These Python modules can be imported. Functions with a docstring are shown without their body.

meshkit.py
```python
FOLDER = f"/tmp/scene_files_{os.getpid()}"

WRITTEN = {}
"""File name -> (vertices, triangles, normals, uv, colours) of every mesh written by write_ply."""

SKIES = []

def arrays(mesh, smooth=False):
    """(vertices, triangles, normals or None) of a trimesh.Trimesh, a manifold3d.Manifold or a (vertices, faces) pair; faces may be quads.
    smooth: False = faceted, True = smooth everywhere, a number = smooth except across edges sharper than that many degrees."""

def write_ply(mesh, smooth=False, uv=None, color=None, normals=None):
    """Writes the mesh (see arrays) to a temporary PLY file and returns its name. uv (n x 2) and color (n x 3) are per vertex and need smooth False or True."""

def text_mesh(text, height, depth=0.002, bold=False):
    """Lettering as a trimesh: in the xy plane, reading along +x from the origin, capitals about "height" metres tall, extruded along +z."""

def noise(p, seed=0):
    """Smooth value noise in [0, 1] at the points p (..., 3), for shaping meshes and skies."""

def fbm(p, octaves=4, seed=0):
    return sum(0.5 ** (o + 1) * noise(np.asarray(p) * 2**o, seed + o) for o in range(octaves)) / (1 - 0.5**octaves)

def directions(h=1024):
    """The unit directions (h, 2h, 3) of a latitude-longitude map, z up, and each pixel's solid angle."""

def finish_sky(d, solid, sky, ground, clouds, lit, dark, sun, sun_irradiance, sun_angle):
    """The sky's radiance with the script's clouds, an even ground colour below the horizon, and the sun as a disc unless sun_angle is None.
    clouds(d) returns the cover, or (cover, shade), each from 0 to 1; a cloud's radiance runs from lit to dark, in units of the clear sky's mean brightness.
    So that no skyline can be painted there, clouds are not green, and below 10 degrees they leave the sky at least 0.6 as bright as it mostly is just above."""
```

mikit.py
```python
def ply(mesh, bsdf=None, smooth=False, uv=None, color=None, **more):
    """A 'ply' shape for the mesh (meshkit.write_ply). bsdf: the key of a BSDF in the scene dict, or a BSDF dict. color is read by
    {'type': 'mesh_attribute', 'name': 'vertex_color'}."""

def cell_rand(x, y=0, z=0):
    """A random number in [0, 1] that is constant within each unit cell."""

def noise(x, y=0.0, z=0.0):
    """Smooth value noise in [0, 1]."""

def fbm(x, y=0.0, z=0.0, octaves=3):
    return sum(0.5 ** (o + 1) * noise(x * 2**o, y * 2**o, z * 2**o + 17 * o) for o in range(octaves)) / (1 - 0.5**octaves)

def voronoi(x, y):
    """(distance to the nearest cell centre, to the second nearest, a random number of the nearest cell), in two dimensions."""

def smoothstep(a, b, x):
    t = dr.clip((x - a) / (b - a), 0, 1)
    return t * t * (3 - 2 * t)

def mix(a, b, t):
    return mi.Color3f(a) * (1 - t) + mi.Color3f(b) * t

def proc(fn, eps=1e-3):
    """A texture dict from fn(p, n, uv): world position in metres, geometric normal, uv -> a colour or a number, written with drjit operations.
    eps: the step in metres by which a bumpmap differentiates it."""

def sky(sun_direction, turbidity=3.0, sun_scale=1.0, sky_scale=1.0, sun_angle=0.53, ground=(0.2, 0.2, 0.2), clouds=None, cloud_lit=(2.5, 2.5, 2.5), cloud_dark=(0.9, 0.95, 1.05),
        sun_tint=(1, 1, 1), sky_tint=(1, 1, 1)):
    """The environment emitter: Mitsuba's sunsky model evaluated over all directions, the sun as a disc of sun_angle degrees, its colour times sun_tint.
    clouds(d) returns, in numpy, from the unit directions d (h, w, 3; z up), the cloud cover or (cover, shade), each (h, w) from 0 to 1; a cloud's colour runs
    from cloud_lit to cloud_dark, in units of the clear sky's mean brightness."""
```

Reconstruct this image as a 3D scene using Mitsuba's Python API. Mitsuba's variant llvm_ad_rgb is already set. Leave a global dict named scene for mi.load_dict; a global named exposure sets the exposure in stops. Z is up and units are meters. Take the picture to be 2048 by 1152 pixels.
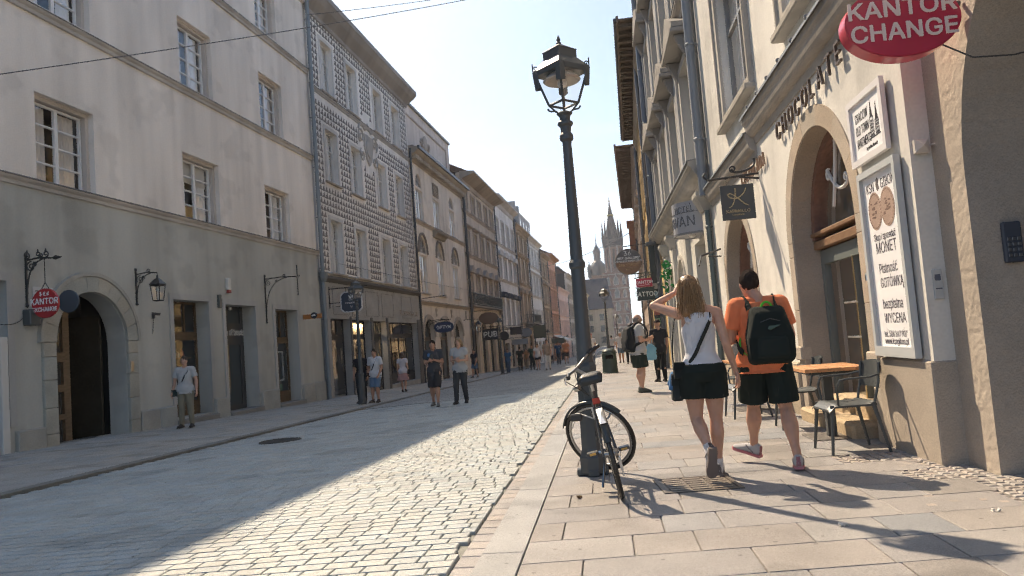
import math, random
import numpy as np, trimesh, manifold3d as m3, drjit as dr, mitsuba as mi
import mikit, meshkit
from mikit import proc, noise, fbm, cell_rand, smoothstep, mix
random.seed(7); rng = np.random.default_rng(7)
T = mi.ScalarTransform4f
scene, labels = {}, {}
CAMH = 1.22
scene['camera'] = {'type': 'perspective', 'fov': 69.36, 'fov_axis': 'x', 'near_clip': 0.05, 'far_clip': 3000.0,
    'to_world': T().look_at(origin=[0, 0, CAMH], target=[-0.1179341, 0.9905979, CAMH + 0.06933511], up=[0.08440689, -0.05956974, 0.99464915])}
def clouds(d):
    e = np.degrees(np.arcsin(np.clip(d[..., 2], -1, 1)))
    q = np.stack([d[..., 0] * 5, d[..., 1] * 5, d[..., 2] * 26], -1)
    n = meshkit.fbm(q + 3.1, 4, seed=5)
    c = np.clip((n - .50) * 3.2, 0, 1) * np.clip(1 - abs(e - 9) / 8, 0, 1)
    return c * .85
SUN = np.array([-.380, .543, .749])
scene['sky'] = mikit.sky(SUN.tolist(), turbidity=4.4, sky_tint=(1.03, 1.0, .95), clouds=clouds, sun_tint=(1.0, .98, .95), cloud_lit=(2.2, 2.2, 2.2), cloud_dark=(1.5, 1.55, 1.6))
exposure = 2.55
scene['air'] = {'type': 'homogeneous', 'albedo': {'type': 'rgb', 'value': [.95, .95, .95]}, 'sigma_t': 0.00028, 'phase': {'type': 'hg', 'g': 0.3}}
scene['haze'] = {'type': 'cube', 'to_world': T().translate([-10, 245, 30]).scale([125, 285, 46]), 'bsdf': {'type': 'null'}, 'interior': {'type': 'ref', 'id': 'air'}}
scene['camera']['medium'] = {'type': 'ref', 'id': 'air'}
labels['haze'] = {'kind': 'stuff', 'label': 'pale sunlit summer haze filling the street', 'category': 'haze'}
# ------------------------------------------------------------------ materials
def unpack(uv):
    b = dr.floor(uv.y); return mi.Color3f(uv.x, uv.y - b, b / 255.0)
def plaster(p, n, uv):
    c = unpack(uv)
    a = fbm(p.x * .55 + p.y * .55, p.z * .35, p.y * .1, octaves=3)
    s = fbm(p.x * 2.6 + p.y * 2.4, p.z * .22, octaves=3)
    g = noise(p.x * 60 + p.y * 57, p.z * 60)
    f = .82 + .34 * (a - .5) * 2 * .6 + .30 * (s - .5) + .08 * (g - .5) + .12
    k = smoothstep(.58, .74, fbm(p.x * 1.1 + p.y * 1.3, p.z * 1.6, 5.0, octaves=3))
    return mi.Color3f(c * f * (1 - .10 * k))
def stone(p, n, uv):
    c = unpack(uv)
    a = fbm(p.x * 2.2, p.y * 2.2, p.z * 2.2, octaves=4)
    g = noise(p.x * 95, p.y * 95, p.z * 95); g2 = noise(p.x * 220, p.y * 220, p.z * 220)
    f = 1 + .42 * (a - .5) + .24 * (g - .5) + .3 * (g2 - .5)
    return mi.Color3f(c * f)
def granite(p, n, uv):
    c = unpack(uv)
    a = fbm(p.x * 3.1, p.y * 3.1, octaves=3)
    vd, _, vr = mikit.voronoi(p.x * 3.3, p.y * 3.3); gum = dr.select(vr > .55, smoothstep(.075, .055, vd * (1 + .8 * vr)), 0.0)
    g = noise(p.x * 130, p.y * 130, p.z * 130); g2 = noise(p.x * 260 + 9, p.y * 260, p.z * 260)
    st = smoothstep(.6, .72, fbm(p.x * 1.3 + 4, p.y * 1.7, octaves=3))
    f = (1 + .3 * (a - .5) + .26 * (g - .5) + .34 * (g2 - .5)) * (1 - .20 * st) * (1 - .38 * gum)
    return mi.Color3f(c * f)
def wood(p, n, uv):
    c = unpack(uv)
    w = fbm(p.x * 34 + p.y * 9, p.z * 34, 2.0, octaves=3); l = noise(p.x * 4 + p.y * 3, p.z * 4)
    return mi.Color3f(c * (.72 + .5 * w + .16 * (l - .5)))
def rough_h(p, n, uv):
    return mi.Float(fbm(p.x * 24, p.y * 24, p.z * 24, octaves=4))
def ripple(p, n, uv):
    return mi.Float(fbm(p.x * 60, p.y * 60, p.z * 60, octaves=3))
def two(b): return {'type': 'twosided', 'bsdf': b}
P = 'principled'
scene['plaster'] = two({'type': 'diffuse', 'reflectance': proc(plaster)})
scene['stone'] = two({'type': 'diffuse', 'reflectance': proc(stone)})
scene['rough_stone'] = two({'type': 'bumpmap', 'arbitrary': proc(rough_h, .004), 'scale': .012, 'bsdf': {'type': 'diffuse', 'reflectance': proc(stone)}})
scene['granite'] = two({'type': P, 'base_color': proc(granite), 'roughness': .62, 'specular': .4})
scene['wood'] = two({'type': P, 'base_color': proc(wood), 'roughness': .5, 'specular': .4})
VCOL = {'type': 'mesh_attribute', 'name': 'vertex_color'}
scene['matte'] = two({'type': 'diffuse', 'reflectance': VCOL})
scene['satin'] = two({'type': P, 'base_color': VCOL, 'roughness': .42, 'specular': .5})
scene['gloss'] = two({'type': P, 'base_color': VCOL, 'roughness': .18, 'specular': .5})
scene['metal'] = two({'type': P, 'base_color': VCOL, 'roughness': .28, 'metallic': 1.0})
scene['skin'] = two({'type': P, 'base_color': VCOL, 'roughness': .5, 'specular': .35})
scene['cloth'] = two({'type': P, 'base_color': VCOL, 'roughness': .9, 'specular': .1, 'sheen': .3})
scene['glass'] = {'type': 'thindielectric', 'int_ior': 1.5}
scene['dark_glass'] = two({'type': P, 'base_color': {'type': 'rgb', 'value': [.035, .045, .05]}, 'roughness': .06, 'specular': .8})
UVM = {'plaster', 'stone', 'rough_stone', 'granite', 'wood'}; NOC = {'glass', 'dark_glass'}
# ------------------------------------------------------------------ helpers
def numbered(name):
    if name not in used: used[name] = 0; return name
    while True:
        used[name] += 1; k = '%s_%03d' % (name, used[name])
        if k not in used: used[k] = 0; return k
used = {}
def as_vf(m):
    if hasattr(m, 'to_mesh'):
        q = m.to_mesh(); return np.asarray(q.vert_properties[:, :3], float), np.asarray(q.tri_verts, int)
    if isinstance(m, MB): return m.vf()
    if isinstance(m, (tuple, list)):
        v, f = np.asarray(m[0], float), np.asarray(m[1], int)
        if f.shape[1] == 4: f = np.vstack([f[:, [0, 1, 2]], f[:, [0, 2, 3]]])
        return v, f
    return np.asarray(m.vertices, float), np.asarray(m.faces, int)
def dress(v, f, mat, col, smooth):
    if smooth is not False and smooth is not True:
        t = trimesh.graph.smooth_shade(trimesh.Trimesh(v, f, process=False), angle=np.radians(smooth), facet_minarea=None)
        v, f, smooth = np.asarray(t.vertices), np.asarray(t.faces), True
    kw = {}
    c = np.asarray(col, float)
    if mat in UVM: kw['uv'] = np.tile([c[0], min(c[1], .995) + math.floor(c[2] * 255)], (len(v), 1))
    elif mat not in NOC: kw['color'] = np.tile(c, (len(v), 1)) if c.ndim == 1 else c
    return mikit.ply((v, f), mat, smooth=smooth, **kw)
def put(name, m, mat, col=(.5, .5, .5), smooth=False, parent=None, F=None, **lab):
    """one entry; F maps local points to the world."""
    v, f = as_vf(m)
    if F is not None: v, f = F(v, f)
    key = numbered((parent + '__' if parent else '') + name)
    scene[key] = dress(v, f, mat, col, smooth)
    if lab: tag(key, **lab)
    return key
def tag(key, label=None, cat=None, group=None, kind=None):
    d = labels.setdefault(key, {})
    for a, b in (('label', label), ('category', cat), ('group', group), ('kind', kind)):
        if b: d[a] = b
def thing(name, label, cat, group=None):
    k = numbered(name); tag(k, label, cat, group); return k
class MB:
    def __init__(s): s.v, s.f, s.n = [], [], 0
    def add(s, m, M=None):
        v, f = as_vf(m)
        if M is not None: v = M(v)
        s.v.append(v); s.f.append(f + s.n); s.n += len(v); return s
    def vf(s): return np.vstack(s.v), np.vstack(s.f)
    def box(s, x0, x1, y0, y1, z0, z1): return s.add(box(x0, x1, y0, y1, z0, z1))
    def tube(s, pts, r, n=8): return s.add(tube(pts, r, n))
def box(x0, x1, y0, y1, z0, z1):
    v = np.array([[x, y, z] for x in (x0, x1) for y in (y0, y1) for z in (z0, z1)], float)
    f = [[0, 1, 3], [0, 3, 2], [4, 6, 7], [4, 7, 5], [0, 4, 5], [0, 5, 1], [2, 3, 7], [2, 7, 6], [0, 2, 6], [0, 6, 4], [1, 5, 7], [1, 7, 3]]
    return v, np.array(f)
def bevel(x0, x1, y0, y1, z0, z1, c=.01):
    """box with all edges chamfered (convex hull)."""
    c = min(c, (x1 - x0) / 3, (y1 - y0) / 3, (z1 - z0) / 3)
    pts = []
    for x, sx in ((x0, 1), (x1, -1)):
        for y, sy in ((y0, 1), (y1, -1)):
            for z, sz in ((z0, 1), (z1, -1)):
                pts += [[x, y + sy * c, z + sz * c], [x + sx * c, y, z + sz * c], [x + sx * c, y + sy * c, z]]
    return m3.Manifold.hull_points(np.array(pts, float))
def hull(pts): return m3.Manifold.hull_points(np.asarray(pts, float))
def tube(pts, r, n=8):
    p = np.asarray(pts, float); r = np.broadcast_to(np.asarray(r, float), (len(p),))
    t = np.gradient(p, axis=0); t /= np.linalg.norm(t, axis=1, keepdims=True) + 1e-12
    a = np.cross(t[0], [0, 0, 1.] if abs(t[0][2]) < .9 else [1., 0, 0]); A = []
    for i in range(len(p)):
        a = a - t[i] * (a @ t[i]); a /= np.linalg.norm(a) + 1e-12; A.append(a)
    A = np.array(A); B = np.cross(t, A); ang = np.arange(n) * 2 * np.pi / n
    v = p[:, None] + r[:, None, None] * (np.cos(ang)[None, :, None] * A[:, None] + np.sin(ang)[None, :, None] * B[:, None])
    v = v.reshape(-1, 3); f = []
    for i in range(len(p) - 1):
        for j in range(n):
            q = [i * n + j, i * n + (j + 1) % n, (i + 1) * n + (j + 1) % n, (i + 1) * n + j]; f += [[q[0], q[1], q[2]], [q[0], q[2], q[3]]]
    k = len(v); v = np.vstack([v, p[0], p[-1]])
    for j in range(n):
        f += [[k, (j + 1) % n, j], [k + 1, (len(p) - 1) * n + j, (len(p) - 1) * n + (j + 1) % n]]
    return v, np.array(f)
def bez(a, b, c, d, n=10):
    t = np.linspace(0, 1, n)[:, None]; a, b, c, d = (np.asarray(q, float) for q in (a, b, c, d))
    return (1 - t) ** 3 * a + 3 * (1 - t) ** 2 * t * b + 3 * (1 - t) * t * t * c + t ** 3 * d
def lathe(prof, n=24, turn=0.0, sq=None):
    """profile [(r,z)], around z."""
    ang = np.arange(n) * 2 * np.pi / n + turn; v, f = [], []
    for r, z in prof: v += [[r * math.cos(a), r * math.sin(a), z] for a in ang]
    for i in range(len(prof) - 1):
        for j in range(n):
            q = [i * n + j, i * n + (j + 1) % n, (i + 1) * n + (j + 1) % n, (i + 1) * n + j]; f += [[q[0], q[1], q[2]], [q[0], q[2], q[3]]]
    k = len(v); v += [[0, 0, prof[0][1]], [0, 0, prof[-1][1]]]; e = (len(prof) - 1) * n
    for j in range(n): f += [[k, (j + 1) % n, j], [k + 1, e + j, e + (j + 1) % n]]
    return np.array(v, float), np.array(f)
def extr(polys, d0, d1):
    """polygons (lists of (a,b)) even-odd, extruded: (a,b,t) with t from d0 to d1."""
    cs = m3.CrossSection([np.asarray(q, float) for q in polys], m3.FillRule.EvenOdd)
    return as_vf(cs.extrude(d1 - d0).translate([0, 0, d0]))
def uzw(vf):   # (a,b,t) -> (u,w,z)
    v, f = vf; return v[:, [0, 2, 1]], f[:, ::-1]
def rect(a0, a1, b0, b1): return [(a0, b0), (a1, b0), (a1, b1), (a0, b1)]
def archp(a0, a1, b0, bs, n=20, rise=None):
    r = (a1 - a0) / 2; c = (a0 + a1) / 2; h = r if rise is None else rise
    return [(a0, b0), (a1, b0)] + [(c + r * math.cos(t), bs + h * math.sin(t)) for t in np.linspace(0, math.pi, n)]
def ellipsoid(c, r, sub=2):
    s = trimesh.creation.icosphere(subdivisions=sub); return np.asarray(s.vertices) * r + np.asarray(c), np.asarray(s.faces)
class Frame:
    """facade frame: u along the street, w out into the street, z up."""
    def __init__(s, x0, slope, side):
        t = np.array([slope, 1.0]); t /= np.linalg.norm(t); s.k = 1 / math.hypot(1, slope)
        nrm = np.array([t[1], -t[0]]) * side
        s.o, s.t, s.n, s.side = np.array([x0, 0.0]), t, nrm, side
        s.flip = np.linalg.det([[t[0], t[1], 0], [nrm[0], nrm[1], 0], [0, 0, 1]]) < 0
    def pt(s, u, w, z): q = s.o + s.t * u / s.k + s.n * w; return np.array([q[0], q[1], z])
    def __call__(s, v, f):
        q = s.o + np.outer(v[:, 0] / s.k, s.t) + np.outer(v[:, 1], s.n)
        return np.column_stack([q, v[:, 2]]), (f[:, ::-1] if s.flip else f)
FL = Frame(-12.5, .0398, 1)      # left row of houses
FR = Frame(2.62, -.005, -1)      # right row of houses, near
def gz(x, y):
    r = .06 - .0137 * y; l = -.0225 * y
    t = np.clip((x + 7.2) / 6.26, 0, 1); return l + (r - l) * t
def ground_left(u): return -.0225 * u
def ground_right(u): return .06 - .0137 * u
def place(x, y, rz=0.0, z=None, s=1.0):
    z = float(gz(x, y)) if z is None else z; c, q = math.cos(rz), math.sin(rz); M = np.array([[c, -q, 0], [q, c, 0], [0, 0, 1]]) * s
    return lambda v, f: (v @ M.T + [x, y, z], f)
def lettering(s, h, o, ex, ey, depth=.004, bold=False, squeeze=1.0, centre=False):
    m = meshkit.text_mesh(s, h, depth, bold); v = np.array(m.vertices); v[:, 0] *= squeeze
    if centre: v[:, 0] -= (v[:, 0].min() + v[:, 0].max()) / 2
    ex, ey = np.asarray(ex, float), np.asarray(ey, float); ez = np.cross(ex, ey)
    return np.asarray(o, float) + v[:, :1] * ex + v[:, 1:2] * ey + v[:, 2:3] * ez, np.asarray(m.faces)
# ------------------------------------------------------------------ the ground
def sheet(xs, ys, dz):
    X, Y = np.meshgrid(xs, ys, indexing='ij'); v = np.column_stack([X.ravel(), Y.ravel(), (gz(X, Y) + dz).ravel()])
    n = len(ys); f = []
    for i in range(len(xs) - 1):
        for j in range(n - 1): a = i * n + j; f += [[a, a + n, a + n + 1], [a, a + n + 1, a + 1]]
    return v, np.array(f)
YS = np.concatenate([np.arange(-30, 60, 3.0), np.arange(60, 521, 20.0)])
put('ground', sheet(np.array([-130, -60, -14., -7.2, -.94, 4, 60, 110.]), YS, -.30), 'granite', (.2, .19, .18), kind='structure', label='bare ground below and beyond the street')
def pave(verts2, h, c, dz, jit=0.0):
    """one paving stone: quad in plan (4 points anticlockwise), chamfered, top following the ground."""
    q = np.asarray(verts2, float); ctr = q.mean(0); d = q - ctr
    L = np.linalg.norm(d, axis=1, keepdims=True); inn = ctr + d * (1 - 1.4 * c / L)
    zt = gz(q[:, 0], q[:, 1]) + dz + jit; zi = gz(inn[:, 0], inn[:, 1]) + dz + jit
    v = np.vstack([np.column_stack([q, zt - h]), np.column_stack([q, zt - c]), np.column_stack([inn, zi])])
    f = []
    for k in range(4):
        a, b = k, (k + 1) % 4
        f += [[a, b, b + 4], [a, b + 4, a + 4], [a + 4, b + 4, b + 8], [a + 4, b + 8, a + 8]]
    f += [[8, 9, 10], [8, 10, 11]]
    return v, np.array(f)
def cam_size(q):
    c = np.mean(q, axis=0); d = max(c[1], .5); return -d if (abs((c[0] + .12 * c[1]) / d) < .78 and d > 3.2) else -1e3 - d
def spread(parent, name, stones, mat, most, h, c, dz, jit, plural):
    """stones: (quad, colour). The nearest in view are parts, the rest one part."""
    order = sorted(range(len(stones)), key=lambda i: -cam_size(stones[i][0])); rest = {}
    for n, i in enumerate(order):
        q, col = stones[i]; m = pave(q, h, c, dz, rng.uniform(-jit, jit))
        if n < most: put(name, m, mat, col, parent=parent)
        else: rest.setdefault(tuple(np.round(col, 2)), MB()).add(m)
    if rest:     # one part: several tones share it as numbered pieces
        k = parent + '__' + plural; labels[k] = {'kind': 'stuff'}
        for n, (col, mb) in enumerate(rest.items()):
            v, f = mb.vf(); scene['%s__%03d' % (k, n + 1)] = dress(v, f, mat, col, False)
def tone(base, amp, tint=.03): 
    g = 1 + rng.integers(-2, 3) / 2 * amp; return np.clip(np.array(base) * g * (1 + rng.integers(-1, 2) * tint * np.array([1, 0, -1])), 0.02, .95)
# road of small rectangular setts laid across the street
put('road', sheet(np.array([-7.2, -5, -3, -.93]), YS, -.024), 'granite', (.15, .15, .13), kind='structure', label='street paved with pale grey stone setts, half in shade')
setts = []; y = 3.2; r = 0
while y < 21:
    x = -7.15 + (r % 2) * .085 + rng.uniform(-.03, .03)
    while x < -.95:
        l = rng.uniform(.165, .2); x1 = min(x + l - .010, -.945)
        if x1 - x > .05:
            k = .06; s = rng.uniform(-.0025, .0025)
            setts.append((np.array([[x, y + k * (x + 1)], [x1, y + k * (x1 + 1)], [x1 + s, y + .1135 + k * (x1 + 1)], [x + s, y + .1135 + k * (x + 1)]]), tone((.318, .335, .325), .04)))
        x += l
    y += .127; r += 1
spread('road', 'sett', setts, 'granite', 300, .05, .004, 0.0, .0010, 'setts')
def far_setts(p, n, uv):
    c = unpack(uv); row = dr.floor(p.y / .127); fy = p.y / .127 - row; q = p.x / .18 + .5 * (row - 2 * dr.floor(row / 2)); fx = q - dr.floor(q)
    g = smoothstep(.02, .09, fx) * smoothstep(.02, .09, fy); k = cell_rand(dr.floor(q), row)
    a = fbm(p.x * 1.3, p.y * 1.3, octaves=3)
    return mi.Color3f(c * (.86 + .2 * (k - .5) + .3 * (a - .5)) * (.62 + .38 * g))
scene['far_setts'] = two({'type': 'diffuse', 'reflectance': proc(far_setts)}); UVM.add('far_setts')
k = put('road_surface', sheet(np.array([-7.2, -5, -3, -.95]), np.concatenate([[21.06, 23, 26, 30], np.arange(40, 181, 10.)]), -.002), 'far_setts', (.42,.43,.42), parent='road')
# gutter and kerb on the right
gut = []; y = 3.0
while y < 46:
    l = rng.uniform(.16, .21) * (1 if y < 20 else 3); gut.append((np.array([[-.932, y], [-.805, y], [-.805, y + l - .007], [-.932, y + l - .007]]), tone((.28, .255, .235), .06))); y += l
put('gutter', sheet(np.array([-.94, -.80]), YS, -.03), 'granite', (.14, .13, .11), kind='structure', label='narrow gutter of pinkish stones beside the granite kerb')
spread('gutter', 'gutter_stone', gut, 'granite', 120, .05, .006, -.012, .002, 'gutter_stones')
ks = []; y = 2.42
while y < 60:
    l = 1.85 if y < 30 else 6; ks.append((np.array([[-.798, y], [-.556, y], [-.556, y + l - .005], [-.798, y + l - .005]]), tone((.262, .264, .262), .03, .015))); y += l
put('kerb', sheet(np.array([-.80, -.55]), YS, -.06), 'granite', (.12, .12, .11), kind='structure', label='flat grey granite kerb along the right pavement')
spread('kerb', 'kerbstone', ks, 'granite', 40, .1, .008, .012, .001, 'kerbstones')
# right pavement of granite slabs
put('pavement_right', sheet(np.array([-.55, 1, 3.4]), YS, -.012), 'granite', (.15, .135, .12), kind='structure', label='sunny pavement of pinkish granite slabs on the right')
HOLES = [(-.52, .25, 6.35, 6.95)]       # the lamp's cobbled foot
slabs = []; y = 2.3; r = 0
cols = [(.236, .222, .212), (.236, .222, .212), (.226, .21, .20), (.25, .237, .226), (.222, .206, .192), (.21, .212, .218)]
while y < 62:
    x = -.553; first = True
    while x < 3.3:
        l = rng.choice([.36, .45, .62, .75, .9]) * (.55 if first and r % 2 else 1); x1 = min(x + l, 3.35); g = .004; first = False
        k = .12; a, b = x + (g if x > -.55 else 0), x1 - g
        if b - a > .05:
            slabs.append((np.array([[a, y + k * (a + .55)], [b, y + k * (b + .55)], [b, y + .436 + k * (b + .55)], [a, y + .436 + k * (a + .55)]]), tone(cols[rng.integers(0, len(cols))], .035, .02)))
        x = x1
    y += .442; r += 1
def in_hole(q): c = q.mean(0); return (-.25 < c[0] < .12 and 6.45 < c[1] < 6.95) or (c[0] > 2.35 - .25 * (c[1] - 5.2) * .4 and 5.0 < c[1] < 7.0)
spread('pavement_right', 'slab', [s for s in slabs if not in_hole(s[0])], 'granite', 300, .06, .004, .0, .0012, 'slabs')
cob = []
for x in np.arange(-.5, .36, .085):
    for y in np.arange(6.2, 7.3, .085): cob.append((x, y))
for x in np.arange(1.9, 3.3, .085):
    for y in np.arange(4.95, 7.3, .085): cob.append((x, y))
stones = []
for x, y in cob:
    q = np.array([[x, y], [x + .078, y], [x + .078, y + .078], [x, y + .078]]) + rng.uniform(-.008, .008, (4, 2)); stones.append((q, tone((.29, .26, .235), .1)))
spread('pavement_right', 'cobble', stones, 'granite', 220, .05, .014, -.003, .003, 'cobbles')
# left pavement
put('pavement_left', sheet(np.array([-12.8, -11, -9, -7.2]), YS, .018), 'granite', (.13, .13, .12), kind='structure', label='shaded grey pavement along the left house fronts')
ls = []; y = 6.0; r = 0
while y < 60:
    x = -12.45 + (r % 2) * .25
    while x < -7.42:
        l = rng.choice([.5, .5, .6]); x1 = min(x + l - .008, -7.41)
        ls.append((np.array([[x, y], [x1, y], [x1, y + .592], [x, y + .592]]), tone((.30, .29, .265), .05))); x += l
    y += .6; r += 1
spread('pavement_left', 'slab', ls, 'granite', 260, .05, .005, .034, .001, 'slabs')
lk = []; y = 5.0
while y < 70: lk.append((np.array([[-7.40, y], [-7.2, y], [-7.2, y + 1.19], [-7.40, y + 1.19]]), tone((.17, .17, .16), .04))); y += 1.2
spread('pavement_left', 'kerbstone', lk, 'granite', 50, .12, .006, .036, .001, 'kerbstones')
put('pavement_far', sheet(np.array([-7.2, -5.]), np.array([70, 120, 180.]), .04), 'granite', (.3, .29, .27), kind='structure', label='far pavement by the last houses on the left')
# iron covers
def round_cover(x, y, r, label):
    k = thing('manhole_cover', label, 'manhole cover'); F = place(x, y)
    put('rim', lathe([(r * .9, .01), (r * .9, .016), (r, .016), (r, .0)], 28), 'satin', (.035, .033, .03), parent=k, F=F)
    put('lid', lathe([(0.01, .004), (.01, .012), (r * .89, .012), (r * .89, .002)], 28), 'satin', (.05, .047, .042), parent=k, F=F)
    m = MB()
    for i in range(-4, 5):
        hw = math.sqrt(max(r * r * .7 - (i * r / 5) ** 2, 0)); m.box(-hw, hw, i * r / 5 - .012, i * r / 5 + .012, .012, .017)
    put('tread', m, 'satin', (.06, .056, .05), parent=k, F=F)
round_cover(-5.77, 12.5, .36, 'round iron manhole cover in the shaded road beside the left kerb')
round_cover(-9.58, 14.1, .30, 'round iron manhole cover in the shaded left pavement near the arched gateway')
k = thing('drain_cover', 'square iron cover in the sunny pavement behind the walking woman', 'drain cover'); F = place(.62, 6.02, .1)
put('frame', extr([rect(-.3, .3, -.27, .27), rect(-.265, .265, -.235, .235)], 0, .012), 'satin', (.10, .085, .07), parent=k, F=F)
put('lid', box(-.262, .262, -.232, .232, -.01, .006), 'satin', (.13, .11, .09), parent=k, F=F)
for i in range(3):
    for j in range(6): put('rib', box(-.24 + i * .165, -.24 + i * .165 + .14, -.21 + j * .075, -.21 + j * .075 + .045, .006, .014), 'satin', (.17, .145, .12), parent=k, F=F)
# ------------------------------------------------------------------ house building blocks
def wall(b, F, u0, u1, zb, z1, holes, col, w=0.0, thick=.35, mat='plaster', name='wall'):
    """facade slab with openings; zb = bottom (number or function of u)."""
    za, zc = (zb(u0), zb(u1)) if callable(zb) else (zb, zb)
    return put(name, uzw(extr([[(u0, za), (u1, zc), (u1, z1), (u0, z1)]] + holes, w - thick, w)), mat, col, parent=b, F=F)
def mould(b, name, F, u0, u1, prof, mat, col, smooth=False):
    v, f = extr([prof], u0, u1); return put(name, (v[:, [2, 0, 1]], f), mat, col, smooth, parent=b, F=F)
def shell(b, F, u0, u1, z1, depth=9, gap=1.5, roofc=(.16, .12, .10), eave=.35, rise=.0, zb=-4, overhang=0.0):
    m = MB().box(u0 + .02, u1 - .02, -depth, -gap, zb, z1 - .05).box(u0 + .02, u0 + .22, -gap, -.36, zb, z1 - .05).box(u1 - .22, u1 - .02, -gap, -.36, zb, z1 - .05)
    put('inner_wall', m, 'matte', (.09, .085, .08), parent=b, F=F)  # added solid block stops light leaks; dark colour stands in for unlit rooms
    e = overhang
    put('roof', hull([[u0, eave, z1], [u1, eave, z1], [u0, eave, z1 + .06], [u1, eave, z1 + .06], [u0, -depth, z1], [u1, -depth, z1], [u0, -depth / 2, z1 + rise + .1], [u1, -depth / 2, z1 + rise + .1]]), 'stone', roofc, parent=b, F=F)
def panes_of(u0, u1, z0, z1, cols, rows, bar, mid):
    out = []; n = cols; wdt = (u1 - u0 - 2 * bar - (n - 1) * mid) / n
    for i in range(n):
        a = u0 + bar + i * (wdt + mid)
        for j in range(len(rows) - 1):
            lo = z0 + bar + (z1 - z0 - 2 * bar) * rows[j]; hi = z0 + bar + (z1 - z0 - 2 * bar) * rows[j + 1]
            t = bar * .35; out.append((a, a + wdt, lo + (t if j else 0), hi - (t if j < len(rows) - 2 else 0)))
    return out
def drape(u0, u1, z0, z1, w, k=9, amp=.025):
    us = np.linspace(u0, u1, 13); v, f = [], []
    for i, u in enumerate(us):
        a = w + amp * math.sin(i * 1.9) + .008 * math.sin(i * 5.1)
        v += [[u, a, z0], [u + .02 * math.sin(i), a, z1]]
    for i in range(len(us) - 1): a = 2 * i; f += [[a, a + 2, a + 3], [a, a + 3, a + 1]]
    return np.array(v), np.array(f)
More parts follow.
